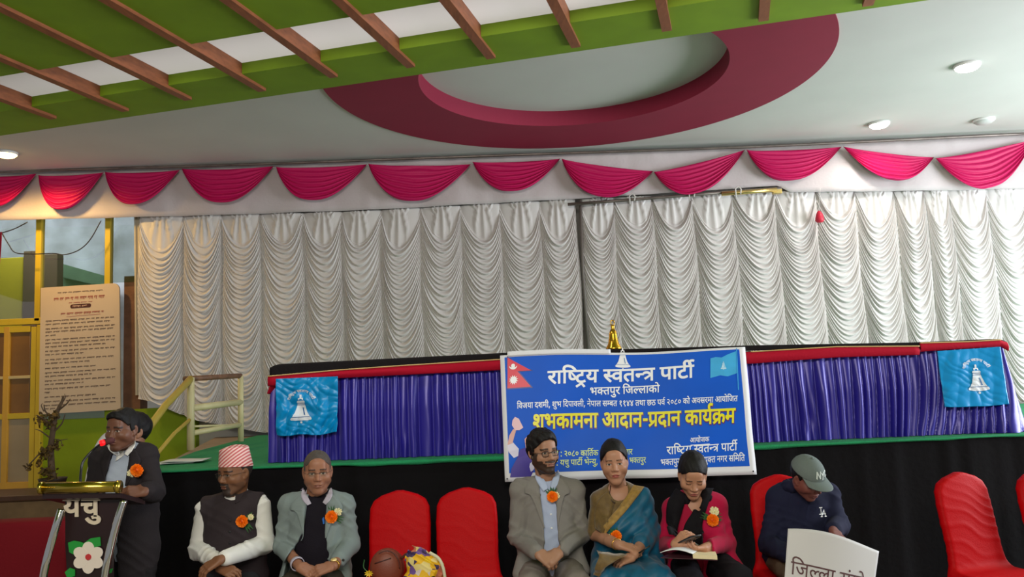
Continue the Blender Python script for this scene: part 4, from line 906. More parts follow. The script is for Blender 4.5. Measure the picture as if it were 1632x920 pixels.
# notice board with rules (print too small to read)
NQ = [at(65, 459, 9.06), at(190, 451, 9.06), at(192, 653, 9.06), at(62, 661, 9.06)]
def npt(u, v, off=0.0):
    u = np.asarray(u, float); v = np.asarray(v, float)
    P = (NQ[0]*((1-u)*(1-v))[..., None] + NQ[1]*(u*(1-v))[..., None] + NQ[2]*(u*v)[..., None] + NQ[3]*((1-u)*v)[..., None])
    P = P.copy(); P[..., 1] -= off; return P
t = thing('notice_board', 'tall cream notice board with rows of small dark print on the left windows', 'notice board', (NQ[2]+NQ[3])/2)
outl = [(0, 0)] + [(0.92 + 0.08*math.sin(a), 0.05 - 0.05*math.cos(a)) for a in np.linspace(0, math.pi/2, 6)] + [(1, 1), (0, 1)]
MO('board', thicken(flat_poly([outl], lambda x, y: npt(x, y)), (0, 0.02, 0)), mat('cream_board', (196, 176, 152), 0.5, var=0.04, vscale=2), t)
rs = np.random.RandomState(12)
def wordline(v, u0, u1, h, slope=0.0):
    """one line of unreadable small print: word-length runs of short upright strokes under a head line"""
    mb = MB(); u = u0
    while u < u1 - 0.01:
        w_ = min(rs.uniform(0.035, 0.10), u1-u)
        q = [(u, v), (u+w_, v), (u+w_, v+h*0.28), (u, v+h*0.28)]
        mb.add(npt([p[0] for p in q], [p[1] for p in q], 0.0025), [(3, 2, 1, 0)])
        x = u
        while x < u+w_-0.006:
            sw_ = rs.uniform(0.006, 0.012); hh = h*rs.uniform(0.6, 1.05)
            q = [(x, v+h*0.2), (x+sw_, v+h*0.2), (x+sw_*0.8, v+hh), (x+0.1*sw_, v+hh)]
            mb.add(npt([p[0] for p in q], [p[1] for p in q], 0.0025), [(3, 2, 1, 0)])
            x += sw_ + rs.uniform(0.004, 0.010)
        u += w_ + 0.018
    return mb.get()
M_pr = mat('dark_print', (104, 84, 74), 0.6); M_prr = mat('maroon_print', (160, 92, 80), 0.6)
MO('heading_print', wordline(0.045, 0.22, 0.80, 0.012), M_pr, t)
MO('heading_print', wordline(0.088, 0.17, 0.84, 0.026), M_prr, t)
MO('heading_print', wordline(0.132, 0.36, 0.66, 0.010), M_prr, t)
MO('heading_print', wordline(0.212, 0.26, 0.80, 0.020), M_prr, t)
pill = [(0.40 + 0.022*math.cos(a), 0.165 + 0.016*math.sin(a)) for a in np.linspace(math.pi/2, 3*math.pi/2, 10)] + [(0.62 + 0.022*math.cos(a), 0.165 + 0.016*math.sin(a)) for a in np.linspace(-math.pi/2, math.pi/2, 10)]
MO('pill_outline', flat_poly([pill], lambda x, y: npt(x, y, 0.0022)), mat('pill_brown', (70, 30, 26), 0.6), t)
MO('pill_print', wordline(0.158, 0.41, 0.61, 0.013), mat('pale_print', (205, 170, 150), 0.6), t)
MO('underline', flat_poly([[(0.33, 0.243), (0.76, 0.238), (0.76, 0.241), (0.33, 0.246)]], lambda x, y: npt(x, y, 0.0025)), M_prr, t)
rows = [(.265, .94), (.292, .90), (.327, .94), (.352, .94), (.380, .22), (.415, .94), (.442, .94), (.470, .82), (.505, .94), (.532, .55), (.572, .94), (.600, .62), (.640, .72), (.675, .94), (.702, .65), (.738, .94), (.765, .55), (.800, .88), (.827, .16), (.865, .70), (.900, .94), (.930, .94), (.955, .2)]
for v, u1 in rows:
    MO('rule_line', wordline(v, 0.07, u1, 0.013), M_pr, t)
# drooping wire in front of the windows
tag(MO('wire', tube(curve_pts([at(-20, 378, 8.95), at(20, 366, 8.95), at(44, 354, 8.95)], 14), 0.006, 6), mat('black_wire', (30, 28, 28), 0.5), None, True), 'short black wire rising across the top of the leftmost window', 'wire')
tag(MO('wire', tube(curve_pts([at(3, 372, 8.93), at(14, 390, 8.93), at(25, 403, 8.93), at(55, 405, 8.93), at(85, 404, 8.93), at(103, 406, 8.93), at(125, 399, 8.93), at(143, 383, 8.93), at(161, 352, 8.93)], 50), 0.006, 6), mat('black_wire'), None, True), 'long black wire sagging across the windows above the notice board', 'wire')
# edge of a red cloth at the left border
def redc(U, Vv):
    a = at(-40, 372, 7.0); b = at(5, 372, 7.0); z1 = at(0, 448, 7.0)[2]
    return a[0] + (b[0]-a[0])*U - 0.02*Vv*Vv*U, 7.0 - 0.03*np.abs(np.sin(U*7)), a[2] + (z1-a[2])*Vv*(1 - 0.12*U)
tag(MO('red_drape', thicken(grid(24, 16, redc), (0, 0.004, 0)), mat('crimson_cloth', (170, 16, 48), 0.6), None, True), 'crimson cloth hanging at the left border in front of the windows', 'drape')
# cream railing at the head of the stage steps
M_cream = mat('cream_paint', (205, 196, 150), 0.45, var=0.08, vscale=6); M_rust = mat('rusty_pipe', (120, 84, 62), 0.6, var=0.4, vscale=12)
p0 = atz(304, 720, ZS); p1 = atz(384, 706, ZS)
def on(pb, px, py):          # point above a post foot at a pixel height
    a = at(px, py, pb[1]); return np.array([pb[0], pb[1], a[2]])
t = thing('stage_railing', 'cream painted metal railing at the left end of the stage', 'railing', (p0+p1)/2)
MO('post', tube([p0 + [0, 0, 0.014], on(p0, 304, 602)], 0.032, 14), M_cream, t, True)
MO('post', tube([p1 + [0, 0, 0.014], on(p1, 384, 599)], 0.028, 14), M_cream, t, True)
MO('top_rail', tube([on(p0, 299, 604) + [-0.05, 0, 0], on(p1, 384, 599)], 0.024, 12), M_rust, t, True, label='rusty top rail')
MO('middle_rail', tube([on(p0, 304, 651), on(p1, 384, 641)], 0.030, 12), M_cream, t, True)
MO('lower_rail', tube([on(p0, 304, 691), on(p1, 384, 677)], 0.024, 12), M_cream, t, True)
MO('thin_rail', tube([on(p0, 304, 680), on(p1, 384, 677)], 0.010, 10), M_cream, t, True)
MO('hand_rail', tube([on(p0, 300, 604), at(264, 646, 6.75), at(220, 706, 6.2)], 0.030, 12), mat('ochre_pipe', (190, 165, 70), 0.5), t, True, label='sloping ochre hand rail')
MO('sloping_bar', tube([on(p0, 300, 668), at(278, 691, 6.9), at(250, 724, 6.5)], 0.016, 10), mat('ochre_pipe'), t, True)
# sheaf of papers on the carpet corner
t0 = atz(275, 742, ZS+0.013)
def sheet(k, dx, rz, sc=1):
    c_, s_ = math.cos(rz), math.sin(rz)
    def fn(U, Vv):
        x = (U-0.5)*0.30*sc; y = (Vv-0.5)*0.21*sc
        return t0[0]+dx + x*c_-y*s_, t0[1]+0.16 + x*s_+y*c_, ZS + 0.0145 + k*0.012 + 0.006*np.sin(U*3+k) + 0.03*np.clip(U-0.75, 0, 1)*(k % 2)
    return thicken(grid(12, 8, fn), (0, 0, 0.004))
M_pap = mat('white_paper', (224, 226, 228), 0.6)
for k, (dx, rz, lb) in enumerate(((-0.06, 0.2, 'white paper lowest on the carpet corner behind the speaker, its left end showing'), (0.03, 0.05, 'white folded paper topmost on the carpet corner behind the speaker'))):
    tag(MO('paper_sheet', sheet(k, dx, rz), M_pap, None, True), lb, 'paper', 'papers on the stage corner')
# ------------------------------------------------------------------ implicit-surface modelling (for bodies, clothes, chair covers)
class Fld:
    def __init__(s, lo, hi, h):
        s.lo = np.array(lo, np.float32); s.h = h
        s.n = [int(math.ceil((hi[i]-lo[i])/h))+1 for i in range(3)]
        s.ax = [s.lo[i] + h*np.arange(s.n[i], dtype=np.float32) for i in range(3)]
        s.D = np.full(s.n, 0.06, np.float32)
    def blk(s, lo, hi):
        sl = []
        for i in range(3):
            a = int(max(0, math.floor((lo[i]-s.lo[i])/s.h))); b = int(min(s.n[i], math.ceil((hi[i]-s.lo[i])/s.h)+1))
            if b <= a: return None, None
            sl.append(slice(a, b))
        return tuple(sl), (s.ax[0][sl[0]][:, None, None], s.ax[1][sl[1]][None, :, None], s.ax[2][sl[2]][None, None, :])
    def mix(s, sl, d, k, mode):
        D = s.D[sl]
        if mode == 'add':
            if k > 0:
                hh = np.clip(0.5 + 0.5*(d-D)/k, 0, 1); s.D[sl] = d*(1-hh) + D*hh - k*hh*(1-hh)
            else: s.D[sl] = np.minimum(D, d)
        else:
            d = -d
            if k > 0:
                hh = np.clip(0.5 - 0.5*(d-D)/k, 0, 1); s.D[sl] = d*(1-hh) + D*hh + k*hh*(1-hh)
            else: s.D[sl] = np.maximum(D, d)
    def cap(s, a, b, ra, rb, k=0.015, mode='add', flat=None):
        a = np.asarray(a, float); b = np.asarray(b, float); m = max(ra, rb) + 0.05
        sl, (x, y, z) = s.blk(np.minimum(a, b)-m, np.maximum(a, b)+m)
        if sl is None: return s
        d = b-a; L = float(d @ d) + 1e-12
        px, py, pz = x-a[0], y-a[1], z-a[2]
        t = np.clip((px*d[0] + py*d[1] + pz*d[2])/L, 0, 1)
        dd = np.sqrt((px-t*d[0])**2 + (py-t*d[1])**2 + (pz-t*d[2])**2) - (ra + (rb-ra)*t)
        s.mix(sl, dd.astype(np.float32), k, mode); return s
    def ell(s, c, r, k=0.015, mode='add', R=None):
        c = np.asarray(c, float); r = np.asarray(r, float); m = (r if R is None else np.full(3, r.max())) + 0.05
        sl, xyz = s.blk(c-m, c+m)
        if sl is None: return s
        x, y, z = xyz[0]-c[0], xyz[1]-c[1], xyz[2]-c[2]
        if R is not None:
            R = np.asarray(R, float)        # rows = local axes
            x, y, z = (R[0, 0]*x+R[0, 1]*y+R[0, 2]*z), (R[1, 0]*x+R[1, 1]*y+R[1, 2]*z), (R[2, 0]*x+R[2, 1]*y+R[2, 2]*z)
        k0 = np.sqrt((x/r[0])**2 + (y/r[1])**2 + (z/r[2])**2) + 1e-9
        k1 = np.sqrt((x/r[0]**2)**2 + (y/r[1]**2)**2 + (z/r[2]**2)**2) + 1e-9
        s.mix(sl, (k0*(k0-1)/k1).astype(np.float32), k, mode); return s
    def box(s, c, half, rd=0.01, k=0.01, mode='add', R=None):
        c = np.asarray(c, float); half = np.asarray(half, float); m = (half if R is None else np.full(3, np.linalg.norm(half))) + 0.05
        sl, xyz = s.blk(c-m, c+m)
        if sl is None: return s
        x, y, z = xyz[0]-c[0], xyz[1]-c[1], xyz[2]-c[2]
        if R is not None:
            R = np.asarray(R, float)
            x, y, z = (R[0, 0]*x+R[0, 1]*y+R[0, 2]*z), (R[1, 0]*x+R[1, 1]*y+R[1, 2]*z), (R[2, 0]*x+R[2, 1]*y+R[2, 2]*z)
        qx, qy, qz = np.abs(x)-half[0]+rd, np.abs(y)-half[1]+rd, np.abs(z)-half[2]+rd
        d = np.sqrt(np.maximum(qx, 0)**2 + np.maximum(qy, 0)**2 + np.maximum(qz, 0)**2) + np.minimum(np.maximum(np.maximum(qx, qy), qz), 0) - rd
        s.mix(sl, d.astype(np.float32), k, mode); return s
    def full(s): return s.ax[0][:, None, None], s.ax[1][None, :, None], s.ax[2][None, None, :]
    def intersect(s, fn, k=0.0):
        d = fn(*s.full()); D = s.D
        if k > 0:
            hh = np.clip(0.5 - 0.5*(d-D)/k, 0, 1); s.D = (d*(1-hh) + D*hh + k*hh*(1-hh)).astype(np.float32)
        else: s.D = np.maximum(D, d).astype(np.float32)
        return s
    def disp(s, fn):
        s.D = (s.D + fn(*s.full())).astype(np.float32); return s
    def mesh(s):
        D = s.D.copy()
        D[0], D[-1] = 0.06, 0.06; D[:, 0], D[:, -1] = 0.06, 0.06; D[:, :, 0], D[:, :, -1] = 0.06, 0.06
        S = D < 0
        c = np.zeros(tuple(k-1 for k in D.shape), np.int8)
        for i in (0, 1):
            for j in (0, 1):
                for k in (0, 1):
                    c += S[i:S.shape[0]-1+i, j:S.shape[1]-1+j, k:S.shape[2]-1+k]
        idx = np.argwhere((c > 0) & (c < 8))
        acc = np.zeros((len(idx), 3)); cnt = np.zeros(len(idx))
        corner = lambda o: D[idx[:, 0]+o[0], idx[:, 1]+o[1], idx[:, 2]+o[2]]
        for ax in range(3):
            o1, o2 = [a for a in range(3) if a != ax]
            for i in (0, 1):
                for j in (0, 1):
                    p = [0, 0, 0]; p[o1] = i; p[o2] = j; q = list(p); q[ax] = 1
                    d0, d1 = corner(p), corner(q)
                    m = (d0 < 0) != (d1 < 0)
                    t = np.where(m, d0/(d0-d1+1e-20), 0)
                    pos = np.zeros((len(idx), 3)); pos[:, o1] = i; pos[:, o2] = j; pos[:, ax] = t
                    acc += pos*m[:, None]; cnt += m
        V = s.lo + s.h*(idx + acc/cnt[:, None])
        imap = np.full(c.shape, -1, np.int32); imap[tuple(idx.T)] = np.arange(len(idx))
        Fs = []
        for ax in range(3):
            o1, o2 = (ax+1) % 3, (ax+2) % 3
            a = [slice(None)]*3; b = [slice(None)]*3
            a[ax] = slice(0, -1); b[ax] = slice(1, None)
            cr = S[tuple(a)] != S[tuple(b)]
            e = np.argwhere(cr)
            e = e[(e[:, o1] > 0) & (e[:, o2] > 0) & (e[:, o1] < D.shape[o1]-1) & (e[:, o2] < D.shape[o2]-1)]
            ins = S[tuple(e.T)]
            def g(d1, d2):
                q = e.copy(); q[:, o1] += d1; q[:, o2] += d2
                return imap[tuple(q.T)]
            f = np.stack([g(-1, -1), g(0, -1), g(0, 0), g(-1, 0)], 1)
            f[~ins] = f[~ins][:, ::-1]
            Fs.append(f)
        F = np.concatenate(Fs); F = F[(F >= 0).all(1)]
        return V, F
def joinm(*ms):
    Vs = []; Fs = []; n = 0
    for V, F in ms:
        Vs.append(V); Fs.append(np.asarray(F)+n); n += len(V)
    return np.concatenate(Vs), np.concatenate(Fs)
def folds(a, f=1.0, seed=0.0):
    """cloth creases as a displacement field: a few sharp diagonal ridges between calmer areas"""
    def fn(X, Y, Z):
        p1 = X*58*f + Z*92*f + Y*34 + 2.6*np.sin(Y*19 + Z*13 + X*9 + seed) + seed
        p2 = X*-96*f + Z*78*f + Y*30 + 2.4*np.sin(X*15 + Z*21 + 2*seed) + seed*1.7
        m1 = np.clip(0.5 + 0.9*np.sin(X*13 + Z*17 + 3*seed + Y*7), 0, 1); m2 = np.clip(0.5 + 0.9*np.sin(X*-17 + Z*12 + seed*5), 0, 1)
        r1 = 1 - 2*np.abs(np.sin(p1*0.5))**0.8; r2 = 1 - 2*np.abs(np.sin(p2*0.5))**0.8
        return (-a*(0.8*r1*m1 + 0.7*r2*m2)).astype(np.float32)
    return fn
def surf_y(Vs, x, z, rad=0.014):
    m = (np.abs(Vs[:, 0]-x) < rad) & (np.abs(Vs[:, 2]-z) < rad)
    if m.any(): return float(Vs[m, 1].min())
    d = (Vs[:, 0]-x)**2 + (Vs[:, 2]-z)**2
    i = np.argsort(d)[:12]; return float(Vs[i, 1].min())
def on_surf(Vs, px, py, off=0.004, Y=4.7):
    for _ in range(3):
        p = at(px, py, Y); Y = surf_y(Vs, p[0], p[2]) - off
    return at(px, py, Y)
def patch(Vs, left, right, nu=6, off=0.005, th=0.004, Y=4.7, puff=0.0):
    """cloth piece lying on a garment: left and right edges as photo pixels from top to bottom"""
    L = curve_pts([(a, b, 0) for a, b in left], max(8, 6*len(left))); R_ = curve_pts([(a, b, 0) for a, b in right], max(8, 6*len(left)))
    P = []
    for l, r in zip(L, R_):
        for k in range(nu):
            t = k/(nu-1); q = l*(1-t) + r*t
            P.append(on_surf(Vs, q[0], q[1], off + puff*math.sin(math.pi*t), Y))
    P = np.array(P); nv = len(L)
    # smooth the depth a little
    Z = P[:, 1].reshape(nv, nu)
    for _ in range(3):
        Zp = np.pad(Z, 1, mode='edge'); Z = np.minimum(Z, (Zp[:-2, 1:-1]+Zp[2:, 1:-1]+Zp[1:-1, :-2]+Zp[1:-1, 2:]+2*Z)/6)
    P[:, 1] = Z.ravel()
    i = np.arange(nu-1)[None, :]; j = np.arange(nv-1)[:, None]; a = (j*nu+i).ravel()
    return thicken((P, np.stack([a, a+nu, a+nu+1, a+1], 1)), (0, th, 0))

# ------------------------------------------------------------------ heads
def frame(yaw, pitch, roll=0.0):
    f = np.array([math.sin(yaw)*math.cos(pitch), -math.cos(yaw)*math.cos(pitch), math.sin(pitch)])
    ex = np.array([math.cos(yaw), math.sin(yaw), 0]); ez = np.array([-math.sin(yaw)*math.sin(pitch), math.cos(yaw)*math.sin(pitch), math.cos(pitch)])
    return np.stack([ex*math.cos(roll) + ez*math.sin(roll), f, ez*math.cos(roll) - ex*math.sin(roll)])
class Head:
    """local axes: x = picture right when facing the camera, y = where the face looks, z = up; origin in the middle of the head"""
    def __init__(s, c, yaw=0, pitch=0, roll=0, sc=1.0):
        s.c = np.array(c, float); s.M = frame(yaw, pitch, roll); s.sc = sc
    def w(s, P): return s.c + (np.asarray(P, float)*s.sc) @ s.M
    def l(s, P): return ((np.asarray(P, float)-s.c) @ s.M.T)/s.sc
    def wm(s, VF):
        V, F = VF
        F = F[:, ::-1] if isinstance(F, np.ndarray) else [f[::-1] for f in F]
        return s.w(V), F
def head_sdf(hd, neck_w, wide=1.0, jaw=1.0, nose=1.0, cheek=1.0, h=0.003, female=False):
    nb = hd.l(neck_w)
    lo = np.minimum([-0.105, -0.13, -0.14], nb-0.075); hi = np.maximum([0.105, 0.135, 0.125], nb+0.075)
    f = Fld(lo, hi, h)
    f.ell((0, -0.018, 0.028), (0.073*wide, 0.094, 0.086), 0)
    f.ell((0, 0.018, -0.025), (0.060*wide, 0.070, 0.083), 0.02)
    for s in (-1, 1):
        f.cap((s*0.050*jaw, -0.005, -0.055), (s*0.014, 0.058, -0.098), 0.021, 0.017, 0.025)
        f.ell((s*0.037, 0.056, -0.024), (0.024*cheek, 0.024, 0.022), 0.02)
        f.ell((s*0.058, 0.03, -0.03), (0.014*cheek, 0.03, 0.03), 0.02)
    f.ell((0, 0.064, -0.098), (0.021*jaw, 0.018, 0.017), 0.02)
    f.cap((-0.034, 0.073, 0.022), (0.034, 0.073, 0.022), 0.012, 0.012, 0.016)
    f.ell((0, 0.064, 0.052), (0.045, 0.022, 0.03), 0.02)
    for s in (-1, 1):
        f.ell((s*0.031, 0.092, 0.004), (0.018, 0.016, 0.012), 0.012, 'sub')
        f.ell((s*0.031, 0.066, 0.003), (0.0155, 0.0155, 0.0125), 0.004)
        f.cap((s*0.018, 0.079, 0.0105), (s*0.044, 0.074, 0.0095), 0.0035, 0.0035, 0.005)     # upper lid
        f.cap((s*0.019, 0.078, -0.006), (s*0.042, 0.074, -0.005), 0.003, 0.003, 0.006)
    f.cap((0, 0.076, 0.012), (0, 0.099*nose, -0.026), 0.0085, 0.0115, 0.012)
    for s in (-1, 1):
        f.ell((s*0.0125, 0.087, -0.031), (0.0095, 0.012, 0.0085), 0.007)
        f.ell((s*0.0065, 0.094, -0.041), (0.004, 0.006, 0.003), 0.003, 'sub')
    f.ell((0, 0.070, -0.060), (0.030, 0.020, 0.024), 0.015)
    f.ell((0, 0.087, -0.0575), (0.023, 0.009, 0.0055), 0.005)
    f.ell((0, 0.086, -0.0690), (0.020, 0.010, 0.0065), 0.005)
    f.cap((-0.024, 0.088, -0.0628), (0.024, 0.088, -0.0628), 0.0022, 0.0022, 0.004, 'sub')
    for s in (-1, 1):
        R = np.array([[math.cos(0.35), s*math.sin(0.35), 0], [-s*math.sin(0.35), math.cos(0.35), 0], [0, 0, 1.0]])
        f.ell((s*0.077*wide, -0.012, -0.002), (0.0075, 0.019, 0.030), 0.006, R=R)
        f.ell((s*0.083*wide, -0.006, 0.002), (0.005, 0.010, 0.016), 0.005, 'sub', R=R)
        f.ell((s*0.075*wide, -0.004, -0.028), (0.006, 0.009, 0.010), 0.006)
    rn = 0.046 if female else 0.054
    f.cap((0, -0.022, -0.05), nb, rn, rn+0.006, 0.022)
    return f
def facecol(Vl, skin, lips, brow=(22, 16, 14), beard=None, stubble=0.0, eyes='open', brow_w=1.0, lipstick=1.0, blush=0.0, shave=None):
    """albedo of the head by anatomy: lips, eyebrows, eyes, beard"""
    L = lambda c: np.array(lin(c)[:3])
    x, y, z = Vl[:, 0], Vl[:, 1], Vl[:, 2]
    C = np.tile(L(skin), (len(Vl), 1))
    def put(mask, col, a=1.0):
        C[mask] = C[mask]*(1-a) + L(col)*a
    front = y > 0.035
    put(front & (np.abs(x) < 0.023) & (np.abs(z+0.063 + 0.10*x*x/0.02) < 0.0105 - 0.010*(np.abs(x)/0.023)**2) & (y > 0.07), lips, 0.85*lipstick)
    put(front & (np.abs(z+0.0628) < 0.0014) & (np.abs(x) < 0.022), (60, 25, 22), 0.6)
    ax = np.abs(x)
    if beard is not None:
        bd, full = beard
        jawline = (z < -0.048 - 0.9*np.maximum(0, 0.062-ax)*0.0) & (y > -0.02)
        m = ((z < -0.074) & (y > 0.0) & (z > -0.125))
        if full:
            m |= (ax > 0.042) & (z < 0.0) & (y > -0.004) & (y < 0.052 + 0.02*(z < -0.04)) & (z > -0.125)
            m |= (z < -0.052 - 0.4*(0.045-np.minimum(ax, 0.045))) & (y > -0.01) & (z > -0.13) & (ax > 0.024)
        else:
            m &= (ax < 0.030)
            m |= (ax > 0.020) & (ax < 0.032) & (z < -0.042) & (z > -0.09) & (y > 0.05)
        m |= (z < -0.041) & (z > -0.054) & (ax < 0.032) & (y > 0.062)
        lipm = (ax < 0.020) & (np.abs(z+0.0640) < 0.0066) & (y > 0.07)
        put(m & ~lipm, bd, 0.9)
    if stubble:
        put((z < -0.045) & (z > -0.12) & (y > 0.0) & ~((ax < 0.021) & (np.abs(z+0.063) < 0.010)), (70, 62, 60), stubble)
    bz = 0.0255 + 0.05*(ax-0.018)*(ax < 0.036) - 0.35*np.maximum(0, ax-0.038)
    put(front & (ax > 0.013) & (ax < 0.050) & (np.abs(z-bz) < 0.0042*brow_w), brow, 0.85)
    ex = (ax-0.031)/0.0135; ez = (z-0.0026)/0.0050
    if eyes == 'open':
        eye = front & (ex**2 + ez**2 < 1) & (y > 0.06)
        put(eye, (176, 162, 152), 1.0)
        put(eye & ((ax-0.031)**2 + (z-0.0036)**2 < 0.0063**2), (26, 16, 12), 1.0)
        put(front & (ex**2 + ez**2 < 1.75) & (ex**2 + ez**2 >= 0.95) & (z > 0.004) & (y > 0.06), (24, 16, 14), 0.8)
    else:
        put(front & (ax > 0.018) & (ax < 0.046) & (np.abs(z+0.001) < 0.0028) & (y > 0.06), (26, 18, 16), 0.8)
    return C
def hair_sdf(line, thick=0.012, top=0.0, h=0.0035, wide=1.0, lump=0.003, seed=0, back=0.0, front=0.0):
    """hair cap in head space; line = [(y, zmin)...] hairline from the nape (y<0) to the forehead (y>0)"""
    f = Fld((-0.13, -0.17, -0.16), (0.13, 0.14, 0.18), h)
    f.ell((0, -0.018-back*0.5, 0.030+top*0.35), (0.073*wide+thick, 0.094+thick+back*0.5, 0.086+thick*0.9+top*0.65), 0)
    if front: f.ell((0.0, 0.055, 0.085), (0.055, 0.04, 0.03+front), 0.02)
    f.disp(lambda X, Y, Z: (lump*np.sin(X*85 + 3*np.sin(Y*40+seed) + seed)*np.sin(Y*70 + Z*60 + seed) + 0.4*lump*np.sin(X*210+Z*120)).astype(np.float32))
    ys = np.array([p[0] for p in line]); zs = np.array([p[1] for p in line])
    f.intersect(lambda X, Y, Z: (np.interp(Y.ravel(), ys, zs).reshape(Y.shape) + np.where(Y > 0.028, np.clip(0.010 - 5.0*X*X, -0.012, 0.010), 0) + 0.002*np.sin(X*150) - Z).astype(np.float32)*0.8, 0.008)
    return f
def glasses(hd, m, parent, r=0.0017, sx=0.0215, sz=0.0165, rimless=False):
    mb = MB()
    for s in (-1, 1):
        ring = [(s*0.0315 + sx*np.sign(math.cos(a))*abs(math.cos(a))**0.6, 0.0925 - 0.004*abs(math.cos(a)), 0.001 + sz*np.sign(math.sin(a))*abs(math.sin(a))**0.6) for a in np.linspace(0, 2*math.pi, 29)]
        V, F = tube(ring if not rimless else ring[:15], r, 6); mb.add(V, F)
        V, F = tube([(s*(0.0315+sx), 0.089, 0.006), (s*0.068, 0.080, 0.008), (s*0.080, 0.03, 0.007), (s*0.081, -0.01, 0.004)], r, 6); mb.add(V, F)
    V, F = tube([(-0.011, 0.093, 0.004), (-0.004, 0.099, 0.008), (0.004, 0.099, 0.008), (0.011, 0.093, 0.004)], r, 6); mb.add(V, F)
    o = MO('glasses', hd.wm(mb.get()), m, parent, True)
    for s in (-1, 1):
        ring = [(s*0.0315 + (sx-0.001)*np.sign(math.cos(a))*abs(math.cos(a))**0.6, 0.0915, 0.001 + (sz-0.001)*np.sign(math.sin(a))*abs(math.sin(a))**0.6) for a in np.linspace(0, 2*math.pi, 24, endpoint=False)]
        MO('lens', hd.wm((np.array(ring), [list(range(24))])), glass_mat('lens_glass', (240, 242, 242), 0.92), o)
    return o
def hand(f, wrist, d, n, thumb=1, sc=1.0, curl=(0.5, 0.6, 0.4), spread=0.0, k=0.006, thumb_in=0.4):
    """a hand with palm, four jointed fingers and a thumb, added to field f; d = wrist to knuckles, n = palm side"""
    d = np.array(d, float); d /= np.linalg.norm(d); n = np.array(n, float); n -= d*(n @ d); n /= np.linalg.norm(n)
    s = np.cross(d, n)*thumb
    w = np.array(wrist, float)
    rot = lambda v, a: v*math.cos(a) + np.cross(ax, v)*math.sin(a) + ax*(ax @ v)*(1-math.cos(a))
    offs = (0.031, 0.011, -0.010, -0.029); lens = (0.071, 0.079, 0.073, 0.057)
    for i in range(4):
        kn = w + (d*0.083 + s*offs[i] - n*0.002)*sc + d*(-0.004*abs(i-1.2))*sc
        f.cap(w + s*offs[i]*0.55*sc + d*0.012*sc, kn, 0.0155*sc, 0.0115*sc, 0.012)
        ax = np.cross(d, n); ax /= np.linalg.norm(ax)
        dirv = d + s*spread*(1.2-i)*0.3; dirv /= np.linalg.norm(dirv)
        p = kn; a = 0
        for j, fr in enumerate((0.44, 0.31, 0.25)):
            a += curl[j]*(1 + 0.06*i)
            v = rot(dirv, a); q = p + v*lens[i]*fr*sc
            f.cap(p, q, (0.0095-0.001*j)*sc, (0.0088-0.001*j)*sc, 0.0035 if j == 0 else 0.003)
            p = q
    p = w + (d*0.022 + s*0.026)*sc
    v = d*0.62 + s*0.62*(1-thumb_in) + n*thumb_in*0.9; v /= np.linalg.norm(v)
    f.cap(w + d*0.01*sc, p, 0.018*sc, 0.015*sc, 0.012)
    q = p + v*0.042*sc; f.cap(p, q, 0.0135*sc, 0.0112*sc, 0.008)
    v2 = v*0.8 + d*0.35 + n*0.25; v2 /= np.linalg.norm(v2)
    q2 = q + v2*0.030*sc; f.cap(q, q2, 0.0108*sc, 0.0095*sc, 0.004)
    v3 = v2*0.85 + d*0.4; v3 /= np.linalg.norm(v3)
    f.cap(q2, q2 + v3*0.022*sc, 0.0095*sc, 0.0075*sc, 0.004)
# ------------------------------------------------------------------ red covered chairs
M_chair = mat('red_spandex', (184, 2, 10), 0.55, bump=0.12, bscale=120, spec=0.12)
def chair_cover(wrinkle, seed):
    f = Fld((-0.30, -0.36, -0.02), (0.30, 0.30, 1.08), 0.0085)
    X, Y, Z = f.full()
    zs = [0.0, 0.42, 0.47, 0.60, 0.80, 0.90, 0.945, 0.975, 1.0]; ws = [0.21, 0.205, 0.20, 0.185, 0.188, 0.182, 0.16, 0.11, 0.03]
    wz = np.interp(Z.ravel(), zs, ws).reshape(Z.shape)
    yc = 0.16 + 0.10*np.clip((Z-0.45)/0.55, 0, 1) - 0.10*np.clip((0.45-Z)/0.45, 0, 1)*0.0 - 0.012*np.cos(X*9)
    a = np.abs(X)-wz*1.0; b = np.abs(Y-yc)-0.024
    d = np.sqrt(np.maximum(a+0.022, 0)**2 + np.maximum(b+0.02, 0)**2) + np.minimum(np.maximum(a+0.022, b+0.02), 0) - 0.021
    d = np.maximum(d, Z-1.0 + 0.0*X); d = np.maximum(d, 0.006-Z)
    f.D = np.minimum(f.D, d.astype(np.float32))
    f.box((0, -0.06, 0.44), (0.215, 0.24, 0.035), 0.03, 0.05)
    # cover skirts stretched down to the feet, arched between the legs
    sk = np.maximum(np.maximum(np.abs(X)-0.20-0.02*(0.45-Z), np.abs(Y+0.06)-0.225-0.02*(0.45-Z)), np.maximum(Z-0.44, 0.006-Z))
    hollow = np.maximum(np.abs(X)-0.185-0.02*(0.45-Z), np.abs(Y+0.06)-0.21-0.02*(0.45-Z))
    sk = np.maximum(sk, -hollow)
    arch1 = np.maximum(np.sqrt((X/0.15)**2 + (Z/0.26)**2)-1, 0*Y-1)*0.12
    arch2 = np.maximum(np.sqrt(((Y+0.06)/0.16)**2 + (Z/0.26)**2)-1, 0*X-1)*0.12
    sk = np.maximum(sk, -np.minimum(arch1, arch2))
    hh = np.clip(0.5+0.5*(sk-f.D)/0.02, 0, 1); f.D = (sk*(1-hh)+f.D*hh-0.02*hh*(1-hh)).astype(np.float32)
    if wrinkle:
        f.disp(lambda X, Y, Z: (wrinkle*np.maximum(0, np.sin(Z*88 + X*42 + 2.4*np.sin(X*9 + Z*13 + seed) + 1.2*np.sin(X*23 - Z*9)))**2*np.exp(-((Z-0.72)/0.2)**2)*-1.0).astype(np.float32))
    return f.mesh()
_cc = [chair_cover(0.0012, 0.4), chair_cover(0.0036, 1.3)]
_proto = {}
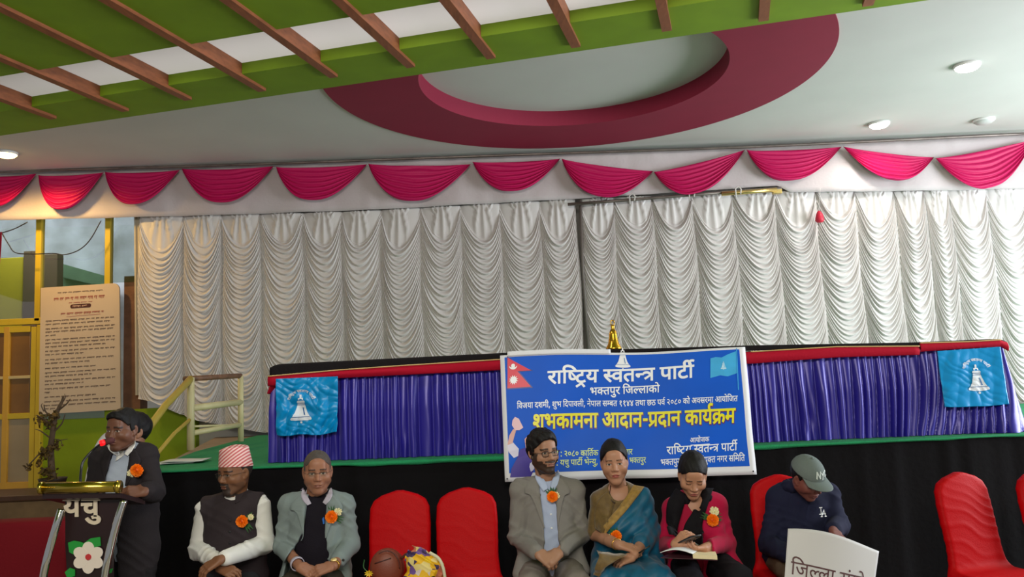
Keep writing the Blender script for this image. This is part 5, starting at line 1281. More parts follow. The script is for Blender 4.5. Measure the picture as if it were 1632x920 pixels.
def place_chair(px, Yb, label, yaw=0.0, kind=0, scale=None):
    """chair whose back is centred on a pixel column at depth Yb"""
    top = at(px, 790, Yb)
    if kind not in _proto:
        r = thing('covered_chair', label, 'chair', (0, 0, 0), 'red covered banquet chairs')
        c = MO('chair_cover', _cc[kind], M_chair, r, True); c.data.name = 'chair_cover'
        _proto[kind] = (r, c)
        root = r
    else:
        r0, c0 = _proto[kind]
        root = r0.copy(); COL.objects.link(root); root['label'] = label
        ch = c0.copy(); COL.objects.link(ch); ch.parent = root
    off = Vector((-math.sin(yaw)*-0.24, -math.cos(yaw)*0.24, 0))
    root.location = (top[0] + math.sin(yaw)*0.24, Yb - 0.24*math.cos(yaw), 0.001)
    root.rotation_euler = (0, 0, yaw)
    if scale: root.scale = scale
    return root
CY = 5.08
place_chair(637, CY, 'red covered chair holding the brown bag and the printed cloth bag')
place_chair(743, CY, 'empty red covered chair just left of the bearded man')
place_chair(1243, CY, 'red covered chair under the man in the grey cap')
place_chair(1532, 4.85, 'wrinkled red covered chair turned to the right, second from the right edge', 0.30, 1)
place_chair(1662, 4.85, 'wrinkled red covered chair cut by the right edge', 0.30, 1)
place_chair(372, CY, 'red covered chair hidden under the man in the patterned cap', scale=(0.8, 1, 0.88))
place_chair(505, CY, 'red covered chair hidden under the man in the grey-green blazer', scale=(0.8, 1, 0.88))
place_chair(870, CY, 'red covered chair hidden under the bearded man with glasses', scale=(0.8, 1, 0.88))
place_chair(985, CY, 'red covered chair hidden under the woman in the teal saree', scale=(0.8, 1, 0.88))
place_chair(1108, CY, 'red covered chair hidden under the woman in the crimson cardigan', scale=(0.8, 1, 0.88))

# ------------------------------------------------------------------ people
M_skin = mat('skin', None, 0.5, attr='Col', spec=0.4)
M_hair = mat('black_hair', (14, 11, 12), 0.55, bump=0.3, bscale=220, spec=0.25)
def fabric(name, col, rough=0.85, **k): return mat(name, col, rough, bump=k.pop('bump', 0.2), bscale=k.pop('bscale', 260), sheen=k.pop('sheen', 0.0), spec=k.pop('spec', 0.2), **k)
class Body:
    """joints of one person: shoulders, neck, hips, elbows, wrists (world points)"""
    def __init__(s, shl, shr, neck, ell, elr, wrl, wrr, hipx=None, Y=4.8, zhip=0.56, seated=True, lean=0.0):
        A = lambda q: at(q[0], q[1], q[2] if len(q) > 2 else Y)
        s.sh = (A(shl), A(shr)); s.neck = A(neck); s.el = (A(ell), A(elr)); s.wr = (A(wrl), A(wrr))
        s.mid = (s.sh[0]+s.sh[1])/2; s.Y = Y; s.seated = seated
        s.hip = np.array([s.mid[0] if hipx is None else at(hipx, 850, Y)[0], Y + (0.04 if seated else 0.0) + lean, zhip])
        dx = s.sh[1]-s.sh[0]; s.yaw = math.atan2(dx[1], dx[0])
        s.R = np.array([[math.cos(s.yaw), math.sin(s.yaw), 0], [-math.sin(s.yaw), math.cos(s.yaw), 0], [0, 0, 1.0]])
        if seated:
            s.knee = [s.hip + [k*0.13, -0.42, 0.0] for k in (-1, 1)]; s.hj = [s.hip + [k*0.085, 0.0, 0.0] for k in (-1, 1)]
            s.ank = [np.array([kk[0], kk[1]-0.02, 0.10]) for kk in s.knee]
        else:
            s.hj = [s.hip + [k*0.09, 0, -0.02] for k in (-1, 1)]
            s.knee = [np.array([j[0], j[1]-0.02, 0.48]) for j in s.hj]; s.ank = [np.array([j[0], j[1], 0.09]) for j in s.hj]
    def lerp(s, t): return s.mid + (s.hip - s.mid)*t
    def torso(s, f, w=1.0, d=1.0, belly=1.0, off=0.0, k=0.05, hips=True, bust=0.0):
        f.cap(s.sh[0], s.sh[1], 0.046+off, 0.046+off, k)
        for j in (0, 1): f.cap(s.neck + [0, 0.012, -0.040], s.sh[j] + [0, 0, 0.004], 0.050+off, 0.038+off, k)
        f.ell(s.lerp(0.26) + [0, 0.0, 0], (0.150*w+off, 0.108*d+off, 0.20), k, R=s.R)
        f.ell(s.lerp(0.62) + [0, -0.012, 0], (0.150*w*belly+off, 0.115*d*belly+off, 0.19), k, R=s.R)
        if hips: f.ell(s.lerp(0.93), (0.165*w+off, 0.13*d+off, 0.13), k, R=s.R)
        if bust:
            for q in (-1, 1): f.ell(s.lerp(0.36) + [q*0.065, -0.085*d, 0], (0.062+off, 0.05+off, 0.06), 0.05, R=s.R)
        return f
    def arm(s, f, j, r=(0.056, 0.049, 0.046, 0.038), off=0.0, k=0.012, upto=1.0):
        f.cap(s.sh[j], s.el[j], r[0]+off, r[1]+off, k)
        f.cap(s.el[j], s.el[j] + (s.wr[j]-s.el[j])*upto, r[2]+off, r[3]+off, 0.02)
        return f
    def legs(s, f, off=0.0, r=(0.078, 0.062, 0.058, 0.045), k=0.03):
        for j in (0, 1):
            f.cap(s.hj[j], s.knee[j], r[0]+off, r[1]+off, k); f.cap(s.knee[j], s.ank[j], r[2]+off, r[3]+off, k)
        return f
    def bounds(s, pts, pad=0.11):
        P = np.array(pts); return P.min(0)-pad, P.max(0)+pad
def make_person(key, label, B, hd, skin, face, hands_fn, hair=None, hair_m=None, headkw={}, trousers=None, shoes=True, rough=0.012, hairname='hair'):
    t = thing('person', label, 'person', (B.hip[0], B.hip[1], 0.0))
    f = head_sdf(hd, B.neck, **headkw); V, F = f.mesh()
    hv, hf = hd.wm((V, F)); hc = facecol(V, skin, **face)
    # forearms and hands
    P = [B.wr[0], B.wr[1]]
    lo, hi = B.bounds(P, 0.17); f = Fld(lo, hi, 0.0028)
    for j in (0, 1):
        e = B.wr[j] + (B.el[j]-B.wr[j])*0.35
        f.cap(e, B.wr[j], 0.031, 0.024, 0.01)
    hands_fn(f)
    av, af = f.mesh()
    # trunk, upper arms, legs
    lo, hi = B.bounds([B.sh[0], B.sh[1], B.hip, B.el[0], B.el[1], B.knee[0], B.knee[1]] + B.ank, 0.17); lo[2] = 0.02
    f = Fld(lo, hi, rough); B.torso(f, 0.88, 0.85); 
    for j in (0, 1): B.arm(f, j, (0.04, 0.034, 0.034, 0.028), upto=0.9)
    B.legs(f, -0.012)
    cv, cf = f.mesh()
    V, F = joinm((hv, hf), (av, af), (cv, cf))
    sk = np.array(lin(skin)[:3])
    C = np.concatenate([hc, np.tile(sk*1.0, (len(av), 1)), np.tile(sk, (len(cv), 1))])
    MO('body', (V, F), M_skin, t, True, C)
    if hair is not None:
        V, F = hair.mesh(); MO(hairname, hd.wm((V, F)), hair_m or M_hair, t, True)
    if trousers is not None:
        f = Fld(lo, hi, 0.010); f.ell(B.hip + [0, 0, 0.02], (0.165, 0.125, 0.13), 0.03); B.legs(f, 0.010); f.disp(folds(0.004, 0.8, len(key)))
        MO('trousers', f.mesh(), trousers, t, True)
    if shoes:
        f = Fld((lo[0], lo[1]-0.1, 0.0), (hi[0], hi[1], 0.18), 0.009)
        for j in (0, 1):
            a = B.ank[j]; f.cap((a[0], a[1]+0.03, 0.055), (a[0], a[1]-0.13, 0.042), 0.042, 0.036, 0.02)
        f.intersect(lambda X, Y, Z: 0.004-Z + 0*X + 0*Y)
        V, F = f.mesh()
        for j in (0, 1):
            pass
        m = V[:, 0] < (B.ank[0][0]+B.ank[1][0])/2
        for sel in (m, ~m):
            ids = np.where(sel)[0]; mp = np.full(len(V), -1); mp[ids] = np.arange(len(ids)); ff = mp[F]; ff = ff[(ff >= 0).all(1)]
            MO('shoe', (V[ids], ff), mat('black_leather', (24, 20, 20), 0.4), t, True)
    return t
def px_open(rows, Y):
    z = [at(r[1], r[0], Y)[2] for r in rows][::-1]; xl = [at(r[1], r[0], Y)[0] for r in rows][::-1]; xr = [at(r[2], r[0], Y)[0] for r in rows][::-1]
    return z, xl, xr
def carve(f, rows, B, Yf=None, k=0.006):
    """open a garment at the front between two pixel edges"""
    z, xl, xr = px_open(rows, (Yf or B.Y-0.12))
    def fn(X, Y, Z):
        zz = Z.ravel(); a = np.interp(zz, z, xl).reshape(Z.shape); b = np.interp(zz, z, xr).reshape(Z.shape)
        ax = np.interp(X.ravel()*0, [0], [0])
        inside = np.maximum(np.maximum(a-X, X-b), Y-(B.Y+0.0))
        return (-inside).astype(np.float32)
    f.intersect(fn, k)
def collar(B, hd, m, parent, r0=0.062, r1=0.082, gap=0.30, tip=0.045, rise=0.028, name='shirt_collar', yaw=0.0, z0=0.012):
    c = B.neck + [0, 0.005, z0]
    def fn(U, Vv):
        a = -math.pi*(1-0.0) + gap + (2*math.pi-2*gap)*U        # angle from the front
        th = a
        fr = np.abs(a)/math.pi
        front = np.clip((np.abs(a) - (math.pi-1.1))/1.1, 0, 1)    # 1 at the front tips
        ang = th + math.pi                                        # 0 .. at front
        r = r0 + (r1-r0)*Vv + 0.042*front*Vv
        x = c[0] + r*1.0*np.sin(ang+yaw)*0.98; y = c[1] - r*0.92*np.cos(ang+yaw)
        z = c[2] + rise*(1-0.55*front) - (rise+0.018)*Vv - tip*front*Vv - 0.012*front
        return x, y, z
    return MO(name, thicken(grid(60, 8, fn), (0, 0, -0.003)), m, parent, True)
PAPER = mat('white_paper')
def corsage(Vs, px, py, label, white=(14, -4), leaves=((-12, -8), (8, 12)), r=0.034, Y=4.7, wr=0.021, ribbon=None):
    p = on_surf(Vs, px, py, 0.006, Y)
    t = thing('marigold_corsage', label, 'corsage', p, 'marigold corsages pinned on the guests')
    rs_ = np.random.RandomState(int(px))
    def bloom(c, rad, layers, npet, m, nm):
        mb = MB()
        for L_ in range(layers):
            fr = L_/(layers-1); n_ = max(5, int(npet*(1-0.6*fr))); el = 0.15 + 1.25*fr
            for i in range(n_):
                a = 2*math.pi*(i + 0.5*(L_ % 2))/n_ + rs_.uniform(-.15, .15)
                dirv = np.array([math.cos(a)*math.cos(el), -math.sin(el), math.sin(a)*math.cos(el)])
                tn = np.array([-math.sin(a), 0, math.cos(a)])
                nn = np.cross(dirv, tn)
                b0 = c + dirv*rad*0.35; b1 = c + dirv*rad*(1-0.12*fr)*rs_.uniform(0.92, 1.05)
                w_ = rad*0.26
                V_ = [b0 - tn*w_*0.4, b0 + tn*w_*0.4, b1 + tn*w_ + nn*0.003, b1*1.0 + dirv*0.003 + nn*-0.001, b1 - tn*w_ + nn*0.003]
                mb.add(V_, [(0, 1, 2, 3, 4)])
        s_ = []
        V_, F_ = MB().lathe([(0.0, rad*0.62)] + [(rad*0.62*math.sin(q), rad*0.62*math.cos(q)) for q in np.linspace(0.3, math.pi-0.3, 7)] + [(0.0, -rad*0.62)], (0, 0, 0), 12).get()
        mb.add(V_ + c, F_)
        return MO(nm, mb.get(), m, t)
    for dx, dy in leaves:
        q = at(px+dx, py+dy, p[1]-0.004); d = q-p; n_ = np.array([-d[2], 0, d[0]]); n_ /= np.linalg.norm(n_)+1e-9
        mb = MB()
        for s in (-0.5, 0, 0.5):
            tip_ = p + d*1.25 + n_*s*0.035
            mb.add([p, p + d*0.6 + n_*(0.007+s*0.02), tip_, p + d*0.6 - n_*(0.007-s*0.02)], [(0, 1, 2, 3)])
        MO('leaf', mb.get(), mat('leaf_green', (40, 90, 40), 0.6), t)
    if white is not None:
        q = at(px+white[0], py+white[1], p[1]-0.012)
        bloom(q, wr, 4, 10, mat('white_petal', (236, 230, 190), 0.6), 'white_flower')
    if ribbon:
        q = at(px+ribbon[0], py+ribbon[1], p[1]-0.002)
        mb = MB()
        for s in (-1, 1):
            mb.add([q + [s*0.004, -0.006, 0.012], q + [s*0.014, -0.010, 0.002], q + [s*0.010, -0.006, -0.030], q + [s*0.002, -0.004, -0.026]], [(0, 1, 2, 3)])
        MO('ribbon', mb.get(), mat('blue_ribbon', (40, 110, 200), 0.5), t)
    bloom(p + [0, -0.022, 0], r, 6, 15, mat('marigold', (255, 128, 4), 0.6, var=0.15, vscale=60), 'marigold_flower')
    return t
HAIRLINE = [(-0.14, -0.070), (-0.08, -0.062), (-0.035, -0.045), (-0.012, -0.02), (0.004, -0.02), (0.016, 0.0), (0.022, 0.035), (0.05, 0.058), (0.075, 0.072), (0.12, 0.082)]
def hline(dz=0.0, side=0.0):
    return [(y, z + dz*(1 if y > 0.03 else 0) + side*(1 if -0.02 < y < 0.03 else 0)) for y, z in HAIRLINE]

# ---------------- man in the grey-green blazer
B = Body((463, 806), (547, 806), (505, 792), (451, 870, 4.80), (558, 868, 4.80), (477, 903, 4.53), (531, 903, 4.53))
hd = Head(at(506, 752, 4.74), 0.24, -0.08, 0.0, 1.0)
def hands_g(f):
    hand(f, B.wr[0] + [0.0, -0.01, 0], (0.85, -0.35, -0.28), (0.2, 0.4, -0.9), 1, 0.95, (0.35, 0.7, 0.5))
    hand(f, B.wr[1] + [0.0, -0.02, 0.004], (-0.85, -0.30, -0.16), (-0.2, 0.5, -0.85), -1, 0.95, (0.45, 0.8, 0.5))
tg = make_person('grey', 'man in grey-green blazer and dark jumper, hair shorn, hands clasped on his lap', B, hd, (150, 102, 78),
                 dict(lips=(128, 80, 68), brow=(46, 36, 32), stubble=0.12), hands_g,
                 hair_sdf(hline(-0.002, 0.012), 0.0045, 0.0, lump=0.0006), mat('shorn_hair', (74, 66, 62), 0.8, var=0.2, vscale=90), dict(wide=1.0, jaw=1.1, cheek=1.05), fabric('olive_trousers', (62, 56, 46)))
f = Fld(*B.bounds([B.sh[0], B.sh[1], B.hip], 0.20), 0.008); B.torso(f, 0.96, 0.98, 1.02, 0.008); f.ell(B.neck + [0, 0, 0.05], (0.062, 0.062, 0.06), 0.01, 'sub'); f.disp(folds(0.002))
MESHV = {}; _j = f.mesh(); MESHV['grey'] = _j[0]
MO('jumper', _j, fabric('navy_jumper', (26, 22, 32)), tg, True)
f = Fld(*B.bounds([B.sh[0], B.sh[1], B.hip, B.el[0], B.el[1], B.wr[0], B.wr[1]], 0.14), 0.0065)
B.torso(f, 1.02, 1.04, 1.10, 0.018)
for j in (0, 1): B.arm(f, j, (0.062, 0.056, 0.055, 0.046), 0.0, 0.012, (0.86, 0.68)[j])
for j in (0, 1): f.cap(B.lerp(0.7) + [(-1, 1)[j]*0.12, -0.05, 0], B.hip + [(-1, 1)[j]*0.17, -0.12, -0.02], 0.06, 0.05, 0.03)
f.ell(B.neck + [0, -0.01, 0.06], (0.075, 0.075, 0.075), 0.01, 'sub')
carve(f, [(775, 494, 521), (800, 487, 521), (825, 485, 519), (850, 482, 517), (875, 468, 520), (905, 452, 524), (960, 445, 530)], B)
f.disp(folds(0.0042, 1.0, 1.0))
Jg, Fg = f.mesh(); M_gb = fabric('grey_green_wool', (124, 136, 136))
MO('blazer', (Jg, Fg), M_gb, tg, True)
MO('lapel', patch(Jg, [(480, 788), (466, 800), (462, 812), (472, 818), (482, 850), (480, 862)], [(492, 788), (489, 800), (486, 812), (485, 825), (484, 850), (482, 862)], 5, 0.008), M_gb, tg, True)
MO('lapel', patch(Jg, [(519, 788), (520, 800), (520, 812), (519, 825), (518, 845), (518, 858)], [(530, 788), (542, 800), (546, 812), (535, 818), (524, 845), (520, 858)], 5, 0.008), M_gb, tg, True)
collar(B, hd, fabric('pale_lilac_cotton', (180, 174, 190)), tg, 0.060, 0.082, 0.42, 0.035, 0.030)
MO('sleeve_button', MB().lathe([(0, 0.004), (0.007, 0.003), (0.008, 0)], (0, 0, 0), 10).get() and (lambda q: (np.array(MB().lathe([(0, 0.004), (0.007, 0.003), (0.008, 0)], (0, 0, 0), 10).get()[0]) @ np.array([[1, 0, 0], [0, 0, 1], [0, -1, 0]]).astype(float) + q, MB().lathe([(0, 0.004), (0.007, 0.003), (0.008, 0)], (0, 0, 0), 10).get()[1]))(on_surf(Jg, 547, 893, 0.003)), mat('dark_button', (30, 30, 32), 0.4), tg)
corsage(Jg, 530, 823, 'orange marigold corsage with a blue ribbon on the grey-green blazer', (9, -7), ((-2, -14), (14, 6)), ribbon=(-12, 4))
allg = np.concatenate([Jg, MESHV['grey']])
M_cg = fabric('pale_lilac_cotton', None)
MO('collar_wing', patch(allg, [(483, 778), (480, 787), (482, 797), (490, 806)], [(486, 782), (489, 790), (493, 797), (496, 803)], 5, 0.012), M_cg, tg, True)
MO('collar_wing', patch(allg, [(525, 781), (521, 789), (517, 796), (514, 801)], [(528, 777), (530, 786), (527, 796), (519, 805)], 5, 0.012), M_cg, tg, True)
w0 = B.wr[1] + (B.el[1]-B.wr[1])*0.06; dv = B.el[1]-B.wr[1]; dv /= np.linalg.norm(dv); x1 = np.cross(dv, [0, 0, 1]); x1 /= np.linalg.norm(x1); x2 = np.cross(dv, x1)
def cuffring(w_, dv, r, wd):
    x1 = np.cross(dv, [0, 0, 1]); x1 /= np.linalg.norm(x1); x2 = np.cross(dv, x1); V = []; F = []; n = 24
    prof = [(r, -wd), (r+0.004, -wd), (r+0.004, wd), (r, wd)]
    for i in range(n):
        a = 2*math.pi*i/n
        for rr, q in prof: V.append(w_ + dv*q + (x1*math.cos(a)+x2*math.sin(a))*rr)
    for i in range(n):
        for k in range(4): F.append((i*4+k, i*4+(k+1) % 4, ((i+1) % n)*4+(k+1) % 4, ((i+1) % n)*4+k))
    return np.array(V), F
wo = MO('wristwatch', cuffring(w0, dv, 0.0265, 0.007), mat('gold_metal', (214, 168, 80), 0.25, 0.9), tg, True, label='gold wristwatch')
mb = MB(); V_, F_ = MB().lathe([(0, 0.008), (0.014, 0.008), (0.017, 0.004), (0.017, 0.0), (0, 0)], (0, 0, 0), 20).get()
fd = np.array([-0.1, -0.8, 0.6]); fd -= dv*(fd @ dv); fd /= np.linalg.norm(fd); tt = np.cross(dv, fd)
MO('watch_face', (w0 + fd*0.027 + V_ @ np.stack([dv, tt, fd]), F_), mat('gold_face', (250, 220, 150), 0.2, 0.4), wo, True)
MO('shirt_cuff', cuffring(B.wr[0] + (B.el[0]-B.wr[0])*0.12, (B.el[0]-B.wr[0])/np.linalg.norm(B.el[0]-B.wr[0]), 0.034, 0.012), fabric('pale_lilac_cotton', None), tg, True)
glasses(hd, mat('thin_rim', (60, 48, 40), 0.3, 0.5), tg, 0.0010, 0.021, 0.014, True)

# ---------------- bearded man with glasses
B = Body((831, 782), (914, 784), (872, 767), (824, 856, 4.80), (926, 852, 4.80), (857, 882, 4.52), (893, 878, 4.55))
hd = Head(at(866, 721, 4.74), 0.44, -0.02, 0.03, 0.98)
def hands_b(f):
    hand(f, B.wr[0] + [0, -0.005, 0], (0.75, -0.35, -0.45), (0.3, 0.5, -0.8), 1, 0.92, (0.4, 0.7, 0.5))
    hand(f, B.wr[1] + [0, -0.035, 0], (-0.72, -0.25, -0.40), (-0.3, 0.6, -0.7), -1, 0.92, (0.5, 0.8, 0.6))
tb = make_person('beard', 'bearded man with glasses and thick black hair in a warm grey blazer', B, hd, (158, 116, 92),
                 dict(lips=(140, 90, 80), beard=((24, 18, 16), True), brow_w=1.3), hands_b,
                 hair_sdf(hline(-0.004), 0.016, 0.012, lump=0.004, front=0.012, seed=1.0), None, dict(jaw=1.05), fabric('grey_trousers', (124, 116, 110)))
f = Fld(*B.bounds([B.sh[0], B.sh[1], B.hip], 0.20), 0.008); B.torso(f, 0.96, 0.98, 0.98, 0.008); f.ell(B.neck + [0, -0.005, 0.05], (0.058, 0.062, 0.06), 0.01, 'sub'); f.disp(folds(0.003, 1, 3))
Sb, Fb = f.mesh(); M_bs = fabric('pale_blue_cotton', (172, 184, 212))
MO('shirt', (Sb, Fb), M_bs, tb, True)
f = Fld(*B.bounds([B.sh[0], B.sh[1], B.hip, B.el[0], B.el[1], B.wr[0], B.wr[1]], 0.14), 0.0065)
B.torso(f, 1.02, 1.03, 1.06, 0.017)
for j in (0, 1): B.arm(f, j, (0.060, 0.053, 0.052, 0.044), 0.0, 0.012, 0.92)
for j in (0, 1): f.cap(B.lerp(0.7) + [(-1, 1)[j]*0.12, -0.05, 0], B.hip + [(-1, 1)[j]*0.17, -0.10, 0.0], 0.055, 0.05, 0.03)
f.ell(B.neck + [0, -0.01, 0.06], (0.072, 0.075, 0.075), 0.01, 'sub')
carve(f, [(748, 858, 888), (775, 860, 887), (800, 862, 886), (830, 866, 888), (860, 868, 890), (885, 868, 893), (960, 864, 900)], B)
f.disp(folds(0.0042, 1.0, 2.0))
Jb, Fjb = f.mesh(); M_bb = fabric('warm_grey_wool', (126, 122, 118))
MO('blazer', (Jb, Fjb), M_bb, tb, True)
MO('lapel', patch(Jb, [(848, 762), (838, 775), (836, 786), (846, 791), (862, 830), (867, 842)], [(859, 762), (860, 775), (861, 790), (863, 805), (866, 830), (868, 842)], 5, 0.008), M_bb, tb, True)
MO('lapel', patch(Jb, [(886, 762), (886, 775), (886, 790), (887, 805), (888, 825), (889, 838)], [(896, 762), (906, 775), (908, 786), (899, 792), (892, 825), (890, 838)], 5, 0.008), M_bb, tb, True)
collar(B, hd, M_bs, tb, 0.058, 0.078, 0.40, 0.055, 0.032)
allb = np.concatenate([Jb, Sb])
MO('collar_wing', patch(allb, [(855, 750), (853, 760), (858, 772), (866, 784)], [(861, 755), (867, 764), (872, 773), (873, 779)], 5, 0.010), M_bs, tb, True)
MO('collar_wing', patch(allb, [(885, 754), (881, 763), (878, 771), (877, 777)], [(890, 749), (892, 759), (889, 771), (883, 782)], 5, 0.010), M_bs, tb, True)
for q in (800, 820, 842):
    pp = on_surf(Sb, 877 + (q-800)*0.05, q, 0.002); V_, F_ = MB().lathe([(0, 0.003), (0.005, 0.002), (0.006, 0)], (0, 0, 0), 10).get()
    MO('shirt_button', (pp + V_ @ np.array([[1., 0, 0], [0, 0, 1], [0, -1, 0]]), F_), mat('pearl_button', (225, 225, 230), 0.3), tb)
glasses(hd, mat('brown_rim', (50, 24, 18), 0.3), tb, 0.0019, 0.0215, 0.0155)
corsage(Sb, 880, 791, 'orange and pale yellow corsage at the bearded man\'s open blazer', (6, -1), ((-6, -10), (2, -12)), 0.030, wr=0.02)

# ---------------- man in the patterned cap
B = Body((329, 812), (414, 806), (376, 790), (318, 876, 4.80), (421, 868, 4.80), (348, 898, 4.48), (352, 892, 4.42))
hd = Head(at(374, 754, 4.76), -0.52, -0.10, 0.0, 1.0)
def hands_h(f):
    hand(f, B.wr[1], (-0.75, -0.30, -0.40), (-0.2, 0.3, -0.9), -1, 0.95, (0.3, 0.5, 0.4))
    hand(f, B.wr[0] + [0.0, 0.0, -0.02], (0.92, -0.25, -0.30), (0.2, 0.4, -0.9), 1, 0.95, (0.35, 0.6, 0.5))
th = make_person('hat', 'man in pink striped cap, white shirt and dark waistcoat looking to the left', B, hd, (124, 82, 56),
                 dict(lips=(104, 60, 48), beard=((26, 18, 15), False), stubble=0.35), hands_h,
                 hair_sdf([(-0.14, -0.05), (-0.03, -0.03), (-0.005, 0.01), (0.01, 0.03), (0.03, 0.09), (0.12, 0.1)], 0.004, lump=0.0008), mat('shorn_dark_hair', (40, 32, 30), 0.8), dict(jaw=1.05, cheek=1.1), fabric('charcoal_trousers', (58, 60, 66)))
f = Fld(*B.bounds([B.sh[0], B.sh[1], B.hip, B.el[0], B.el[1], B.wr[0], B.wr[1]], 0.14), 0.0065)
B.torso(f, 0.96, 0.96, 1.0, 0.006)
for j in (0, 1): B.arm(f, j, (0.058, 0.056, 0.058, 0.040), 0.002, 0.012, 0.90)
f.ell(B.neck + [0, -0.005, 0.055], (0.056, 0.060, 0.06), 0.008, 'sub')
f.disp(folds(0.0055, 1.0, 4.0))
M_ws = fabric('white_cotton', (222, 220, 216), 0.7)
MO('shirt', f.mesh(), M_ws, th, True)
f = Fld(*B.bounds([B.sh[0], B.sh[1], B.hip], 0.20), 0.0065)
B.torso(f, 1.03, 1.06, 1.08, 0.020, 0.04); f.cap(B.sh[0], B.sh[1], 0.073, 0.073, 0.02)
f.ell(B.neck + [0.0, -0.03, 0.05], (0.062, 0.085, 0.075), 0.01, 'sub')
for j in (0, 1): f.ell(B.sh[j] + [(-1, 1)[j]*0.062, 0, -0.03], (0.062, 0.16, 0.125), 0.012, 'sub')
f.intersect(lambda X, Y, Z: (B.hip[2]+0.0-Z + 0*X + 0*Y).astype(np.float32), 0.01)
f.disp(folds(0.003, 0.8, 2.0))
Vh, Fh = f.mesh(); M_vest = fabric('dark_waistcoat', (52, 44, 48))
MO('waistcoat', (Vh, Fh), M_vest, th, True)
collar(B, hd, M_ws, th, 0.060, 0.078, 0.40, 0.035, 0.034, yaw=-0.2)
collar(B, hd, M_vest, th, 0.070, 0.088, 0.45, 0.02, 0.014, 'stand_collar', -0.2)
for q in (830, 848, 866):
    pp = on_surf(Vh, 366, q, 0.002); V_, F_ = MB().lathe([(0, 0.003), (0.006, 0.002), (0.007, 0)], (0, 0, 0), 10).get()
    MO('waistcoat_button', (pp + V_ @ np.array([[1., 0, 0], [0, 0, 1], [0, -1, 0]]), F_), mat('dark_button'), th)
corsage(Vh, 388, 830, 'orange marigold corsage with green sprig on the dark waistcoat', (12, -6), ((14, -8), (10, 14)), 0.033, wr=0.016)
# cap: tall soft cloth cap, slightly higher at the back
def topi():
    n, mz = 48, 14; V = []
    for k in range(mz):
        v = k/(mz-1)
        for i in range(n):
            a = 2*math.pi*i/n
            rx = 0.083 - 0.012*v; ry = 0.104 - 0.016*v
            x = rx*math.sin(a); y = -0.014 + ry*math.cos(a)
            z = 0.036 + 0.016*math.cos(a) + (0.108 - 0.014*math.cos(a) + 0.006*math.sin(a*2))*v
            if k == 0: pass
            V.append((x, y + 0.004*v, z))
    F = [(k*n+i, k*n+(i+1) % n, (k+1)*n+(i+1) % n, (k+1)*n+i) for k in range(mz-1) for i in range(n)]
    c0 = len(V)
    for q, dz_ in ((0.7, 0.004), (0.35, -0.004)):
        b = (mz-1)*n
        for i in range(n):
            p = np.array(V[b+i]); cc = np.array([0, -0.010, p[2]]); V.append(tuple(cc + (p-cc)*q + [0, 0, dz_]))
    F += [((mz-1)*n+i, (mz-1)*n+(i+1) % n, c0+(i+1) % n, c0+i) for i in range(n)] + [(c0+i, c0+(i+1) % n, c0+n+(i+1) % n, c0+n+i) for i in range(n)]
    F.append([c0+n+i for i in range(n)])
    return np.array(V), F
m = bpy.data.materials.new('striped_cap'); m.use_nodes = True; MATS['striped_cap'] = m; nt = m.node_tree; b_ = nt.nodes['Principled BSDF']; b_.inputs['Roughness'].default_value = 0.8
tc = nt.nodes.new('ShaderNodeTexCoord'); mp_ = nt.nodes.new('ShaderNodeMapping'); mp_.inputs['Rotation'].default_value = (0, math.radians(38), 0)
wv = nt.nodes.new('ShaderNodeTexWave'); wv.inputs['Scale'].default_value = 20; wv.inputs['Distortion'].default_value = 0.6; wv.bands_direction = 'Z'
rp = nt.nodes.new('ShaderNodeValToRGB'); rp.color_ramp.elements[0].color = lin((196, 92, 96)); rp.color_ramp.elements[1].color = lin((232, 196, 192)); rp.color_ramp.elements[0].position = 0.35; rp.color_ramp.elements[1].position = 0.6
nt.links.new(tc.outputs['Object'], mp_.inputs[0]); nt.links.new(mp_.outputs[0], wv.inputs[0]); nt.links.new(wv.outputs['Fac'], rp.inputs[0]); nt.links.new(rp.outputs[0], b_.inputs['Base Color'])
MO('cap', hd.wm(topi()), m, th, True, label='pink and white striped cloth cap')
glasses(hd, mat('thin_rim'), th, 0.0009, 0.021, 0.014, True)

# ---------------- woman in the teal saree
B = Body((957, 798), (1020, 796), (986, 778), (948, 852, 4.78), (1034, 850, 4.80), (986, 869, 4.50), (1012, 884, 4.46))
hd = Head(at(979, 738, 4.75), -0.10, -0.03, 0.04, 0.97)
def hands_s(f):
    f.cap(B.el[0] + (B.wr[0]-B.el[0])*0.2, B.wr[0], 0.036, 0.024, 0.01)
    hand(f, B.wr[0], (0.92, -0.25, -0.22), (0.1, 0.3, -0.95), 1, 0.86, (0.25, 0.4, 0.3))
    hand(f, B.wr[1] + [-0.01, 0.0, -0.015], (-0.9, -0.2, -0.15), (-0.1, 0.4, -0.9), -1, 0.86, (0.4, 0.6, 0.4))
hr = hair_sdf([(-0.14, -0.075), (-0.03, -0.05), (-0.02, -0.01), (-0.004, 0.01), (0.02, 0.035), (0.045, 0.060), (0.075, 0.072), (0.12, 0.08)], 0.009, 0.018, lump=0.0012, back=0.02)
hr.ell((0.0, -0.115, -0.02), (0.05, 0.045, 0.05), 0.02)
ts = make_person('saree', 'woman in a teal saree with a golden brown border over a brown blouse', B, hd, (170, 122, 96),
                 dict(lips=(150, 66, 62), brow_w=0.7, lipstick=1.0), hands_s, hr, None, dict(jaw=0.95, wide=0.96, female=True, nose=0.97), None)
